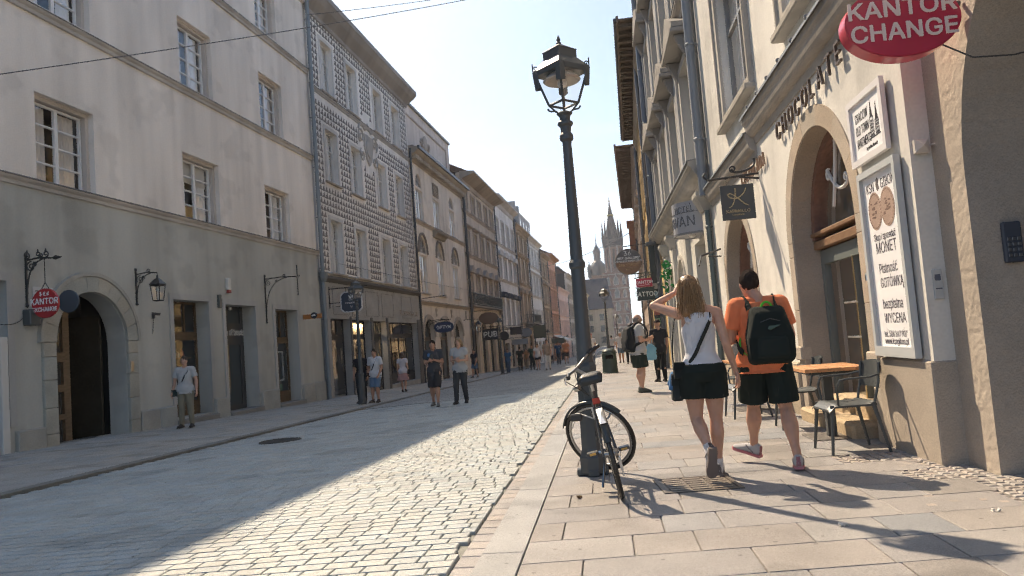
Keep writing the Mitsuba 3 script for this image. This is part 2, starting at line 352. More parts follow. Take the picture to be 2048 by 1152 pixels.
def win(b, F, u0, u1, z0, z1, d=.2, cols=2, rows=(0, .68, 1), fc=(.62, .62, .6), bar=.055, mid=.07, single=False, curtain=None, glass='glass', sill=None, sur=None, name='window', shade=0):
    pr = panes_of(u0, u1, z0, z1, cols, rows, bar, mid)
    k = put(name, uzw(extr([rect(u0, u1, z0, z1)] + [rect(*p) for p in pr], -d - .05, -d + .02)), 'satin', fc, parent=b, F=F)
    def q(p): a, b = rng.uniform(-.005, .005, 2); return np.array([[p[0], -d - .02 + a, p[2]], [p[1], -d - .02 - a, p[2]], [p[1], -d - .02 - a + b, p[3]], [p[0], -d - .02 + a + b, p[3]]], float), np.array([[0, 1, 2], [0, 2, 3]])
    if single: put('pane', q((u0 + .02, u1 - .02, z0 + .02, z1 - .02)), glass, parent=k, F=F)
    else:
        for p in pr: put('pane', q((p[0] - .01, p[1] + .01, p[2] - .01, p[3] + .01)), glass, parent=k, F=F)
    if curtain is not None:
        c = (.72, .72, .70) if curtain == 1 else (.62, .58, .53); wd = (u1 - u0) * rng.uniform(.30, .46)
        put('curtain', MB().add(drape(u0 + .03, u0 + wd, z0 + .03, z1 - .03, -d - .14)).add(drape(u1 - wd, u1 - .03, z0 + .03, z1 - .03, -d - .14)), 'matte', c, parent=k, F=F)
        if shade: put('blind', drape(u0 + .03, u1 - .03, z1 - (z1 - z0) * shade, z1 - .03, -d - .11, amp=.006), 'matte', (.6, .59, .55), parent=k, F=F)
    if sill: put('sill', bevel(u0 - sill, u1 + sill, -.02, .12, z0 - .09, z0 - .003, .015), 'plaster', (.42, .38, .33), parent=k, F=F)
    if sur:
        t, pr_, c = sur; put('surround', uzw(extr([rect(u0 - t, u1 + t, z0 - t * .3, z1 + t), rect(u0, u1, z0, z1)], -.03, pr_)), 'plaster', c, parent=k, F=F)
    return k
def lunette(b, F, c, z0, r, d, fc, glass='glass', fan=5, name='fanlight', rise=None):
    h = r if rise is None else rise; out = [(c - r, z0), (c + r, z0)] + [(c + r * math.cos(t), z0 + h * math.sin(t)) for t in np.linspace(0, math.pi, 18)][1:-1]
    holes = []
    for i in range(fan):
        a0, a1 = math.pi * i / fan + .07, math.pi * (i + 1) / fan - .07; r0, r1 = .22, .88
        ts = np.linspace(a0, a1, 5); holes.append([(c + r * r1 * math.cos(t), z0 + .05 + (h - .05) * r1 * math.sin(t)) for t in ts] + [(c + r * r0 * math.cos(t), z0 + .05 + (h - .05) * r0 * math.sin(t)) for t in ts[::-1]])
    k = put(name, uzw(extr([out] + holes, -d - .05, -d + .02)), 'satin', fc, parent=b, F=F)
    put('pane', uzw(extr([out], -d - .022, -d - .02)) if glass != 'glass' else fanquad(out, -d - .02), glass, parent=k, F=F); return k
def fanquad(poly, w):
    p = np.array(poly); v = np.column_stack([p[:, 0], np.full(len(p), w), p[:, 1]]); c = v.mean(0); n = len(p)
    return np.vstack([v, c]), np.array([[i, (i + 1) % n, n] for i in range(n)])
def drainpipe(b, F, u, z0, z1, r=.07, w=.13, col=(.23, .25, .27), shoe=True):
    m = MB().tube([[u, w, z0], [u, w, z1]], r, 12)
    k = put('drainpipe', m, 'satin', col, 40, parent=b, F=F)
    for z in np.arange(z0 + 1.2, z1, 2.1): put('clip', MB().add(lathe([(r + .004, z), (r + .018, z + .015), (r + .018, z + .05), (r + .004, z + .065)], 12)).box(-.02, .02, -w, -r, z + .02, z + .05), 'satin', col, parent=k, F=lambda v, f: F(v + [u, w, 0], f))
def band(b, F, u0, u1, z, pr=.12, h=.22, col=(.30, .28, .25), cap=(.11, .11, .11), name='string_course', mat='plaster'):
    mould(b, name, F, u0, u1, [(-.02, z - h), (pr * .35, z - h), (pr * .45, z - h * .6), (pr * .8, z - h * .45), (pr, z - h * .3), (pr, z - .03), (-.02, z - .03)], mat, col)
    mould(b, 'flashing', F, u0, u1, [(-.02, z - .029), (pr + .02, z - .029), (pr + .02, z - .015), (-.02, z + .05)], 'satin', cap)
def spiral(c, r0, turns, plane, n=26, start=0.0, sgn=1):
    t = np.linspace(0, 1, n); a = start + sgn * turns * 2 * np.pi * t; r = r0 * (1 - .8 * t); c = np.asarray(c, float)
    e1, e2 = np.asarray(plane[0], float), np.asarray(plane[1], float)
    return c + np.outer(r * np.cos(a), e1) + np.outer(r * np.sin(a), e2)
W_, Z_ = (0, 1, 0), (0, 0, 1)
def bracket(F, u, z, L, drop, label, end='ball', r=.014, up=.12):
    """wrought-iron arm standing out from a wall: local (u,w,z)."""
    k = thing('wall_bracket', label, 'bracket'); c = (.03, .033, .033)
    put('wall_bar', MB().box(u - .018, u + .018, .0, .035, z - drop, z + up).add(ellipsoid((u, .02, z + up), (.035, .035, .05), 1)).add(ellipsoid((u, .02, z - drop), (.035, .035, .05), 1)), 'satin', c, parent=k, F=F)
    put('arm', tube([[u, .02, z], [u, L * .5, z + .03], [u, L, z]], r, 8), 'satin', c, 40, parent=k, F=F)
    put('brace', tube(bez((u, .03, z - drop * .8), (u, .05, z - drop * .3), (u, L * .25, z - .05), (u, L * .7, z - .0), 12), r * .8, 8), 'satin', c, 40, parent=k, F=F)
    put('scroll', MB().tube(spiral((u, .14, z - .14), .11, 1.5, (W_, Z_), start=1.5), r * .7, 6).tube(spiral((u, L * .62, z + .07), .06, 1.3, (W_, Z_), start=-1.5, sgn=-1), r * .7, 6).tube(spiral((u, L * .38, z - .1), .05, 1.3, (W_, Z_), start=1.5), r * .7, 6), 'satin', c, 40, parent=k, F=F)
    if end == 'spear':
        put('tip', hull([[u, L + .28, z], [u - .03, L + .1, z], [u + .03, L + .1, z], [u, L + .1, z + .05], [u, L + .1, z - .05], [u, L, z]]), 'satin', c, parent=k, F=F)
        for w in (.05, L * .5, L * .8): put('leaf_scroll', MB().tube(spiral((u, w, z + .1), .07, 1.2, (W_, Z_), start=-1.6), r * .7, 6).add(ellipsoid((u, w, z + .17), (.02, .02, .05), 1)), 'satin', c, 40, parent=k, F=F)
    return k
# ------------------------------------------------------------------ left: the large plain house with the arched gateway
A = thing('townhouse', 'large plain beige plaster house with a dark arched gateway, first on the left', 'house')
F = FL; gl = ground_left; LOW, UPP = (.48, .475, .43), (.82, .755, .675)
wA = [(14.55, 16.35, 5.5, 7.46), (19.95, 21.85, 5.48, 7.42), (24.82, 26.7, 5.44, 7.4)]
wB = [(14.6, 16.35, 9.5, 11.55), (20.0, 21.75, 9.5, 11.55), (24.8, 26.55, 9.5, 11.55)]
wC = [(14.6, 16.3, 13.25, 15.0), (20.0, 21.7, 13.25, 15.0), (24.8, 26.4, 13.25, 15.0), (8.6, 10.3, 13.25, 15.0)]
wA.append((8.7, 10.5, 5.5, 7.46)); wB.append((8.7, 10.5, 9.5, 11.55))
UP = wA + wB + wC
shopA = [(19.13, 20.86, -.24, 3.05), (21.78, 23.62, -.36, 3.0), (25.02, 26.75, -.42, 2.95), (11.3, 13.62, -.16, 3.2)]
gate = archp(14.86, 17.16, -.9, 1.93)
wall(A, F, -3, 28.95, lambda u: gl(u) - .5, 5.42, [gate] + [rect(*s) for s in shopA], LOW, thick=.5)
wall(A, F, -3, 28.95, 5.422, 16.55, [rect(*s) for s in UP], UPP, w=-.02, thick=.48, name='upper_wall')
shell(A, F, -3, 28.95, 16.55, eave=.45, rise=2.5)
for z in (5.45, 9.40, 13.07): band(A, F, -3, 28.95, z, .11, .2, (.5, .47, .43))
mould(A, 'eave', F, -3, 28.95, [(-.02, 15.9), (.1, 15.95), (.2, 16.2), (.45, 16.35), (.45, 16.5), (-.02, 16.5)], 'plaster', (.55, .5, .46))
for i, s in enumerate(UP): win(A, F, s[0] + .12, s[1] - .12, s[2] + .0, s[3] - .12, d=.3, rows=(0, .25, .5, .75, 1), fc=(.66, .66, .64), bar=.05, mid=.1, curtain=1 if i % 3 else 2, shade=.35 if i in (1, 4) else 0)
m = MB()
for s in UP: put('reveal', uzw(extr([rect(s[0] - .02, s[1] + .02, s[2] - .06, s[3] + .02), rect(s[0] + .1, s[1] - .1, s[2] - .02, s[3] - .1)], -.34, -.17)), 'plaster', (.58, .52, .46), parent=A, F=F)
drainpipe(A, F, 29.02, -.7, 16.4, .085, .16, (.20, .23, .25))
put('hopper', MB().add(lathe([(.09, 4.05), (.16, 4.2), (.18, 4.42), (.19, 4.45), (.0, 4.45)], 12)), 'satin', (.17, .19, .2), parent=A, F=lambda v, f: F(v + [29.02, .18, .1], f))
# stone gateway: jamb blocks and voussoirs, each a piece
cg, zs, ri, ro = 16.01, 1.93, 1.16, 1.52
for side in (-1, 1):
    z = gl(cg) - .3
    for h in (.62, .55, .6, .5, .6):
        z1 = min(z + h, zs); a, b = sorted((cg + side * ri, cg + side * ro))
        if z1 - z > .1: put('jamb_block', bevel(a, b, -.52, .07 + rng.uniform(0, .008), z + .004, z1 - .004, .012), 'stone', tone((.39, .375, .32), .05), parent=A, F=F)
        z = z1
for i in range(11):
    a0, a1 = math.pi * i / 11 + .004, math.pi * (i + 1) / 11 - .004; ts = np.linspace(a0, a1, 4); pr = .075 + rng.uniform(0, .01)
    put('voussoir', uzw(extr([[(cg + ro * math.cos(t), zs + ro * math.sin(t)) for t in ts] + [(cg + ri * math.cos(t), zs + ri * math.sin(t)) for t in ts[::-1]]], -.52, pr)), 'stone', tone((.40, .385, .33), .05), parent=A, F=F)
ts = np.linspace(0, math.pi, 26)
put('hood_mould', uzw(extr([[(cg + 1.62 * math.cos(t), zs + 1.62 * math.sin(t)) for t in ts] + [(cg + 1.53 * math.cos(t), zs + 1.53 * math.sin(t)) for t in ts[::-1]]], -.02, .1)), 'stone', (.40, .385, .34), parent=A, F=F)
WOOD = (.115, .075, .04)
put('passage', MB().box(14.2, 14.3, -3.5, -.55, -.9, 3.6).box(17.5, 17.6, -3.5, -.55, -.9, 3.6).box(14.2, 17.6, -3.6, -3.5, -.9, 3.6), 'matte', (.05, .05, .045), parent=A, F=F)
L0, L1 = 14.9, 15.98
lf = [(L0 + .17, L1 - .2, 1.72, 2.75)] + [(L0 + .17, L1 - .2, a, a + .52) for a in (.98, .30, -.36 + .02)]
cut = [(L0, -.42), (L1, -.42), (L1, zs + ri * .995)] + [(cg + ri * .99 * math.cos(t), zs + ri * .99 * math.sin(t)) for t in np.linspace(math.pi * .51, math.pi, 10)]
k = put('gate_leaf', uzw(extr([cut] + [rect(*q) for q in lf], -.66, -.58)), 'wood', (.17, .115, .07), parent=A, F=F, label='closed wooden gate leaf with glazed panels')
for q in lf:
    put('pane', (np.array([[q[0] - .02, -.62, q[2] - .02], [q[1] + .02, -.62, q[2] - .02], [q[1] + .02, -.62, q[3] + .02], [q[0] - .02, -.62, q[3] + .02]]), np.array([[0, 1, 2], [0, 2, 3]])), 'glass', parent=k, F=F)
    m = MB()
    for t in np.linspace(q[0] + .08, q[1] - .08, 6): m.tube([[t, -.60, q[2]], [t, -.60, q[3]]], .009, 5).add(ellipsoid((t, -.60, (q[2] + q[3]) / 2), (.03, .012, .07), 1))
    put('grille', m, 'satin', (.04, .04, .035), parent=k, F=F)
put('gate_leaf', MB().box(17.0, 17.07, -1.7, -.6, -.45, 2.6), 'wood', (.04,.035,.025), parent=A, F=F, label='gate leaf swung open inward')  # wood colour darkened against the closed leaf to paint in gateway shade
put('bell_plate', bevel(17.2, 17.32, .076, .1, 1.15, 1.42, .006), 'metal', (.5, .48, .45), parent=A, F=F)
# plinth blocks between the openings
for a, b in ((13.75, 14.48), (17.55, 19.02), (20.95, 21.68), (23.73, 24.92), (26.86, 28.85)):
    n = max(1, round((b - a) / .8)); e = np.linspace(a, b, n + 1)
    for i in range(n): put('plinth_block', bevel(e[i] + .003, e[i + 1] - .003, -.03, .1, gl(b) - .4, .14, .02), 'stone', tone((.38, .375, .34), .05), parent=A, F=F)
for s in shopA[:3] + shopA[3:]:
    put('door_surround', uzw(extr([[(s[0] - .17, s[2] + .4), (s[0] - .17, s[3] + .17), (s[1] + .17, s[3] + .17), (s[1] + .17, s[2] + .4), (s[1], s[2] + .4), (s[1], s[3]), (s[0], s[3]), (s[0], s[2] + .4)]], -.02, .035)), 'plaster', (.46, .45, .42), parent=A, F=F)
# shop fronts
def shop(b, F, u0, u1, z0, z1, d, tr, cols, fc=WOOD, name='shopfront', riser=.35, glass='glass', up=3):
    hl = panes_of(u0, u1, tr + .06, z1, up, (0, 1), .06, .05) + panes_of(u0, u1, z0 + riser, tr - .06, cols, (0, 1), .06, .06)
    k = put(name, uzw(extr([rect(u0, u1, z0, z1)] + [rect(*q) for q in hl], -d - .06, -d)), 'wood', fc, parent=b, F=F)
    for q in hl: put('pane', (np.array([[q[0], -d - .03, q[2]], [q[1], -d - .03, q[2]], [q[1], -d - .03, q[3]], [q[0], -d - .03, q[3]]]), np.array([[0, 1, 2], [0, 2, 3]])), glass, parent=k, F=F)
    return k
k = shop(A, F, 19.13, 20.86, -.24, 3.05, .4, 2.05, 1, name='shop_window')
for z in (.3, .85, 1.4): put('shelf', box(19.25, 20.75, -.95, -.55, z, z + .03), 'wood', (.2, .13, .08), parent=k, F=F)
GO = [(.35, .12, .08), (.4, .33, .12), (.12, .22, .3), (.35, .33, .28), (.15, .25, .14)]
for z in (.33, .88, 1.43):
    for i in range(7): h = rng.uniform(.14, .36); u = 19.35 + i * .2; put('display_item', lathe([(.05, 0), (.07, h * .3), (.06, h * .7), (.025, h * .85), (.03, h)], 8), 'satin', GO[rng.integers(0, 5)], 50, parent=k, F=lambda v, f, u=u, z=z: F(v + [u, -.72, z], f))
put('back_panel', box(19.13, 20.86, -1.3, -1.25, -.3, 3.0), 'matte', (.16, .11, .06), parent=k, F=F)
k = put('shop_door', uzw(extr([rect(21.78, 23.62, -.36, 3.0), rect(22.0, 23.4, -.2, 1.75), rect(21.95, 23.45, 2.45, 2.9)], -.52, -.45)), 'satin', (.05, .05, .05), parent=A, F=F, label='dark shop door under a black fascia with white script')
put('pane', box(22.0, 23.4, -.495, -.485, -.2, 1.75), 'dark_glass', parent=k, F=F); put('pane', box(21.95, 23.45, -.495, -.485, 2.45, 2.9), 'dark_glass', parent=k, F=F)
put('lettering', lettering('House of beads', .2, (22.0, -.44, 2.06), (1, 0, 0), (0, 0, 1), .006, squeeze=.8), 'matte', (.75, .75, .72), parent=k, F=lambda v, f: F(v, f[:, ::-1]))
put('door_handle', tube([[22.15, -.42, .5], [22.15, -.40, .6], [22.15, -.42, .9]], .015), 'metal', (.6, .58, .5), parent=k, F=F)
put('spot_lamp', lathe([(.03, 0), (.05, .03), (.05, .09), (.02, .1)], 10), 'satin', (.7, .7, .68), parent=k, F=lambda v, f: F(v + [22.6, -.3, 2.86], f))
k = shop(A, F, 25.02, 26.75, -.42, 2.95, .4, 1.85, 2, name='shop_window')
for i in range(2): put('poster_frame', uzw(extr([rect(25.15 + i * .85, 25.8 + i * .85, .35, 1.45), rect(25.2 + i * .85, 25.75 + i * .85, .4, 1.4)], -.62, -.58)), 'satin', (.6, .6, .58), parent=k, F=F)
for i in range(5): put('display_item', bevel(25.2 + i * .3, 25.4 + i * .3, -.85, -.65, .0, .12 + .1 * (i % 3), .01), 'satin', GO[i], parent=k, F=F)
for i in range(3): put('display_item', bevel(25.3 + i * .45, 25.5 + i * .45, -.8, -.7, 2.1, 2.5 + .1 * (i % 2), .01), 'satin', (.7, .68, .6), parent=k, F=F)
put('back_panel', box(25.02, 26.75, -1.3, -1.25, -.4, 2.9), 'matte', (.10, .08, .07), parent=k, F=F)
k = shop(A, F, 11.3, 13.62, -.16, 3.2, .4, 2.2, 2, (.04, .055, .045), name='shop_window')
put('door_post', bevel(13.42, 13.6, -.38, .05, -.3, 2.05, .01), 'satin', (.55, .54, .5), parent=A, F=F)
for a in (19.0, 21.7, 24.9): put('step', bevel(a, a + 2.0, -.3, .16, gl(a + 2) - .3, gl(a) + .15, .02), 'stone', (.25, .24, .22), parent=A, F=F)
put('meter_box', bevel(21.37, 21.5, 0, .09, 2.87, 3.28, .01), 'satin', (.10, .11, .10), parent=A, F=F)
k = put('alarm_box', bevel(21.86, 22.04, 0, .12, 3.45, 3.82, .02), 'satin', (.62, .60, .54), parent=A, F=F); put('lens', bevel(21.89, 22.01, .02, .13, 3.36, 3.449, .01), 'satin', (.35, .07, .06), parent=k, F=F)
# things hung on it
bracket(F, 14.14, 3.66, .62, .95, 'ornate wrought iron bracket with a spear tip above the round red exchange sign', 'spear', .02)
k = thing('exchange_sign', 'round red exchange sign hanging from a spear tipped iron bracket by the arched gateway', 'sign')
def disc(F, u, w, z, r, t, n=40): v, f = lathe([(r * .985, -t), (r, -t + .01), (r, t - .01), (r * .985, t)], n); return F(np.column_stack([u + v[:, 2], w + v[:, 0], z + v[:, 1]]), f)
RED = (.42, .03, .035)
put('panel', disc(F, 14.14, .46, 2.72, .31, .03), 'gloss', RED, 40, parent=k)
def face_text(s, h, u, w, z, k, F, col=(.8, .78, .76), bold=True, sq=1.0, name='lettering'):   # text facing down the street towards the camera
    v, f = lettering(s, h, (0, 0, 0), (1, 0, 0), (0, 1, 0), .006, bold, sq, centre=True)
    side = 1 if F.side > 0 else -1      # reading direction is towards +x in the world
    V = np.column_stack([np.full(len(v), u) - v[:, 2], w + side * v[:, 0], z + v[:, 1]]); V, ff = F(V, f); return put(name, (V, f), 'matte', col, parent=k)
for s, h, dz in (('$ \u20ac \u00a3', .075, .16), ('KANTOR', .125, -.02), ('EXCHANGE', .085, -.17)): face_text(s, h, 14.105, .46, 2.72 + dz, k, F, sq=.92)
put('hanger', MB().tube([[14.14, .46, 3.66], [14.14, .46, 3.16]], .009, 6).tube([[14.14, .46, 3.16], [14.14, .36, 3.0]], .008, 6).tube([[14.14, .46, 3.16], [14.14, .56, 3.0]], .008, 6), 'satin', (.03, .03, .03), parent=k, F=F)
k = thing('blue_sign', 'blue board half hidden behind the round red exchange sign by the gateway', 'sign'); put('panel', disc(F, 14.9, .36, 2.80, .25, .02), 'satin', (.06, .085, .11), parent=k); put('rod', tube([[14.9, .0, 2.9], [14.9, .4, 2.9]], .012), 'satin', (.03, .03, .03), parent=k, F=F)
k = thing('wall_notice', 'small white printed notice on the wall behind the round exchange sign', 'notice'); put('panel', bevel(14.3, 14.86, .004, .02, 2.62, 3.12, .004), 'matte', (.55, .54, .52), parent=k, F=F)
for i in range(5): put('printed_line', box(14.36, 14.75 - .05 * (i % 2), .0195, .0225, 3.02 - i * .09, 3.045 - i * .09), 'matte', (.15, .10, .10), parent=k, F=F)
k = thing('wall_box', 'small dark box with a cable on the wall beneath the spear tipped bracket', 'box'); put('casing', bevel(14.02, 14.3, .0, .2, 2.28, 2.62, .02), 'satin', (.07, .08, .08), parent=k, F=F); put('cable', tube(bez((14.0, .05, 2.45), (13.8, .05, 2.25), (13.5, .04, 2.3), (13.2, .02, 2.32)), .008, 6), 'satin', (.03, .03, .03), parent=k, F=F)
bracket(F, 17.63, 3.62, .62, .75, 'wrought iron scroll bracket holding the small wall lantern right of the arch', r=.016)
def lantern_mesh(k, F0, s=1.0):
    c = (.035, .037, .037)
    put('roof', MB().add(lathe([(.19 * s, 0), (.20 * s, .02 * s), (.07 * s, .15 * s), (.03 * s, .17 * s), (.02 * s, .24 * s)], 4, math.pi / 4)), 'satin', c, parent=k, F=F0)
    m = MB()
    for i in range(4):
        a = math.pi / 4 + i * math.pi / 2; b = a + math.pi / 2; p = lambda r, t, z: [r * s * math.cos(t), r * s * math.sin(t), z * s]
        m.tube([p(.17, a, 0), p(.12, a, -.38)], .012 * s, 5).tube([p(.12, a, -.38), p(.12, b, -.38)], .012 * s, 5).tube([p(.17, a, -.01), p(.17, b, -.01)], .012 * s, 5)
    put('frame', m, 'satin', c, parent=k, F=F0)
    for i in range(4):
        a = math.pi / 4 + i * math.pi / 2; b = a + math.pi / 2; p = lambda r, t, z: [r * s * math.cos(t), r * s * math.sin(t), z * s]
        put('pane', (np.array([p(.165, a, 0), p(.165, b, 0), p(.117, b, -.38), p(.117, a, -.38)]), np.array([[0, 1, 2], [0, 2, 3]])), 'glass', parent=k, F=F0)
    put('bulb', ellipsoid((0, 0, -.12 * s), (.035 * s, .035 * s, .06 * s), 2), 'gloss', (.7, .68, .6), True, parent=k, F=F0)
k = thing('wall_lantern', 'small black glazed lantern hanging from a scroll bracket right of the arched gateway', 'lantern')
o = F.pt(17.63, .62, 3.3); lantern_mesh(k, lambda v, f: (v + o, f), 1.05); put('hook', tube([F.pt(17.63, .62, 3.62), F.pt(17.63, .62, 3.52)], .01), 'satin', (.03, .03, .03), parent=k)
k = thing('security_camera', 'small black camera on the wall below the lantern bracket', 'camera'); put('body', tube([[18.25, .05, 2.62], [18.25, .22, 2.6]], .035, 10), 'satin', (.05, .05, .05), parent=k, F=F); put('mount', MB().box(18.22, 18.28, 0, .06, 2.5, 2.66).tube([[18.25, .03, 2.5], [18.22, .01, 2.1]], .008, 6), 'satin', (.06, .06, .06), parent=k, F=F)
bracket(F, 24.4, 3.96, 1.2, 1.5, 'empty wrought iron sign bracket between the shop door and the last shop window', r=.018)
k = thing('hanging_rod', 'short vertical iron rod at the end of the empty bracket', 'rod'); put('rod', MB().tube([F.pt(24.4, 1.22, 4.35), F.pt(24.4, 1.22, 3.3)], .022, 8).tube(spiral(F.pt(24.4, 1.26, 3.95), .06, 1.2, (tuple(np.append(F.n, 0)), Z_)), .01, 6), 'satin', (.03, .033, .033), parent=k)
k = thing('projecting_sign', 'small orange sign with a round dark emblem, projecting beside the drainpipe', 'sign'); o = (27.25, .02, 2.72)
put('board', bevel(27.22, 27.28, .03, .78, 2.6, 2.78, .006), 'satin', (.42, .17, .05), parent=k, F=F); put('emblem', disc(F, 27.25, .48, 2.72, .125, .045), 'satin', (.03, .035, .05), parent=k)
put('emblem_mark', MB().box(27.19, 27.2, .40, .56, 2.70, 2.74).box(27.19, 27.2, .43, .53, 2.75, 2.77), 'matte', (.7, .7, .7), parent=k, F=F)
# ------------------------------------------------------------------ left: the house with the triangle facade
B = thing('townhouse', 'tall house with rows of dark triangles on white', 'house'); b0, b1 = 29.12, 43.0
cu = [31.1, 34.05, 37.75, 40.75]; WB = []
for z0, z1, hw in ((4.66, 7.0, .63), (8.66, 11.0, .64), (12.68, 15.0, .64)):
    for c in cu: WB.append((c - hw, c + hw, z0, z1))
WHITE = (.78, .755, .715)
wall(B, F, b0, b1, 4.5, 16.2, [rect(*s) for s in WB], WHITE)
shell(B, F, b0, b1, 16.4, eave=.5, rise=2.2)
for s in WB: win(B, F, *s, d=.22, rows=(0, .66, 1), fc=(.58, .58, .56), bar=.06, curtain=1, sur=(.15, .03, (.62, .61, .59)), sill=.2)
mould(B, 'cornice', F, b0 - .05, b1 + .15, [(-.02, 15.72), (.06, 15.75), (.1, 15.9), (.24, 16.0), (.5, 16.16), (.68, 16.34), (.72, 16.36), (.72, 16.6), (.66, 16.66), (-.02, 16.8)], 'plaster', (.33, .32, .31))
band(B, F, b0, b1, 12.56, .1, .2, (.40, .39, .37)); band(B, F, b0, b1, 4.62, .08, .12, (.48, .47, .45), (.35, .35, .34))
# the triangles: dark plaster set into the white, each its own piece
tri = []; PW, PH = .31, .285; z = 4.72; r = 0
def blocked(u, z):
    for s in WB:
        if s[0] - .17 < u + .15 and u - .145 < s[1] + .17 and s[2] - .16 < z + .27 and z < s[3] + .18: return True
    if 12.2 < z + .1 < 12.75: return True
    return ((u - 35.9) / 1.55) ** 2 + ((z - 11.55) / 1.5) ** 2 < 1
while z < 15.6:
    u = b0 + .25
    while u < b1 - .1:
        if not blocked(u, z): tri.append((u, z))
        u += PW
    z += PH
tri.sort(key=lambda q: q[0]); TD = [(.20, .19, .185), (.22, .205, .195), (.185, .175, .17)]
rest = MB()
for n, (u, z) in enumerate(tri):
    j = rng.uniform(-.012, .012, 3); q = uzw(extr([[(u - .148 + j[0], z + .003), (u + .148, z + .003), (u + .06 + j[1], z + .275 + j[2])]], -.01, .008))
    if n < 300: put('sgraffito_triangle', q, 'matte', TD[n % 3], parent=B, F=F)
    else: rest.add(q)
k = put('sgraffito_triangles', rest, 'matte', TD[0], parent=B, F=F, kind='stuff')
# relief with a shield between the upper floors
m = MB(); cx, cz = 35.9, 11.35
m.add(uzw(extr([[(cx - .55, cz + .7), (cx + .55, cz + .7), (cx + .6, cz + .1), (cx + .35, cz - .55), (cx, cz - .85), (cx - .35, cz - .55), (cx - .6, cz + .1)]], -.01, .07)))
m.add(uzw(extr([[(cx + .42 * math.cos(t), cz + .05 + .5 * math.sin(t)) for t in np.linspace(0, 6.28, 20)[:-1]]], .06, .11)))
for s in (-1, 1):
    m.tube(spiral((cx + s * .95, .03, cz + .5), .42, 1.4, ((s, 0, 0), Z_), start=-1), .05, 6).tube(spiral((cx + s * .9, .03, cz - .45), .34, 1.3, ((s, 0, 0), Z_), start=1, sgn=-1), .045, 6)
    m.tube(bez((cx + s * .5, .04, cz + .95), (cx + s * .8, .04, cz + 1.3), (cx + s * 1.2, .04, cz + 1.1), (cx + s * 1.3, .04, cz + .8)), .05, 6)
for i in range(5): m.add(ellipsoid((cx - .4 + i * .2, .04, cz + 1.0 + .12 * (2 - abs(i - 2))), (.08, .06, .14), 1))
put('shield_relief', m, 'plaster', (.42, .41, .39), 35, parent=B, F=F)
# stone shop storey
ST = (.34, .335, .32)
bays = [(29.75, 31.85, -.95, 2.68), (32.05, 34.45, -.45, 2.66), (34.75, 36.75, -.95, 2.64), (37.0, 42.2, -.62, 2.6)]
wall(B, F, b0, b1, lambda u: gl(u) - .5, 4.4, [rect(*q) for q in bays], ST, w=.06, thick=.4, mat='stone', name='shop_storey')
mould(B, 'shop_cornice', F, b0, b1 + .06, [(.06, 4.2), (.1, 4.22), (.16, 4.32), (.2, 4.34), (.2, 4.44), (.06, 4.5)], 'stone', (.13, .125, .12))
for u in (31.0, 34.9, 37.2, 40.4): put('stone_panel', uzw(extr([rect(u - .9, u + .9, 2.85, 4.05), rect(u - .87, u + .87, 2.88, 4.02)], .05, .075)), 'stone', (.235, .23, .22), parent=B, F=F)
for i, q in enumerate(bays):
    k = shop(B, F, q[0], q[1], q[2], q[3], .25, 1.9, 1 if i < 3 else 4, (.03, .03, .032), riser=.5 if i in (1, 3) else .15, name='shop_window')
    m = MB()
    for u in np.arange(q[0] + .25, q[1] - .1, .34): m.add(lathe([(.03, 0), (.05, .2), (.05, .5), (.02, .7)], 7), lambda v, u=u: v + [u, -.62, rng.uniform(-.1, 1.2)])
    put('display_items', m, 'satin', (.32, .26, .16) if i != 2 else (.5, .44, .32), 50, parent=k, F=F, kind='stuff')
    if i != 2: put('back_panel', box(q[0], q[1], -1.0, -.95, q[2], q[3]), 'matte', (.05, .042, .035), parent=k, F=F)
k = thing('lit_archway', 'pale arched interior seen through the middle shop window of the triangle-fronted house', 'archway')
put('wall', uzw(extr([rect(34.7, 36.8, -.95, 2.6), archp(35.2, 36.2, -.9, 1.35)], -1.2, -1.05)), 'plaster', (.55, .47, .34), parent=k, F=F)
lampbox = box(35.1, 36.3, -1.0, -.9, 2.45, 2.5); key = put('lamp_strip', lampbox, 'matte', (.9, .8, .6), parent=k, F=F); scene[key]['emitter'] = {'type': 'area', 'radiance': {'type': 'rgb', 'value': [9, 7, 4.5]}}
for a, b in ((31.87, 32.03), (34.47, 34.73), (36.77, 36.98), (42.22, 42.9)): put('pier', bevel(a, b, .05, .12, -1.3, 2.8, .02), 'stone', (.15, .145, .14), parent=B, F=F)
put('lettering', lettering('FLORIA\u0143SKA 18', .26, (39.15, .064, 3.0), (1, 0, 0), (0, 0, 1), .03, True, 1.15), 'satin', (.085, .06, .04), parent=B, F=F)
drainpipe(B, F, 43.02, -1.2, 13.2, .07, .12, (.05, .055, .06))
k = thing('projecting_sign', 'eight sided blue sign with a white rim hanging from a bracket beside the drainpipe', 'sign'); u = 29.75
oc = lambda r: [(1.03 + r * .46 * x, 3.3 + r * .42 * y) for x, y in ((-.7, -1), (.7, -1), (1, -.7), (1, .7), (.7, 1), (-.7, 1), (-1, .7), (-1, -.7))]
def vplate(F, u, poly, t): v, f = extr(poly, -t, t); return F(np.column_stack([u + v[:, 2], v[:, 0], v[:, 1]]), f)
put('panel', vplate(F, u, [oc(1)], .02), 'satin', (.03, .045, .075), parent=k); put('rim', vplate(F, u, [oc(1.03), oc(.93)], .026), 'satin', (.55, .56, .57), parent=k)
for s, h, dz in (('DOM', .075, .06), ('FLORIA\u0143SKA', .07, -.08), ('18', .075, -.23)): face_text(s, h, u - .03, 1.03, 3.3 + dz, k, F, bold=False, sq=.85)
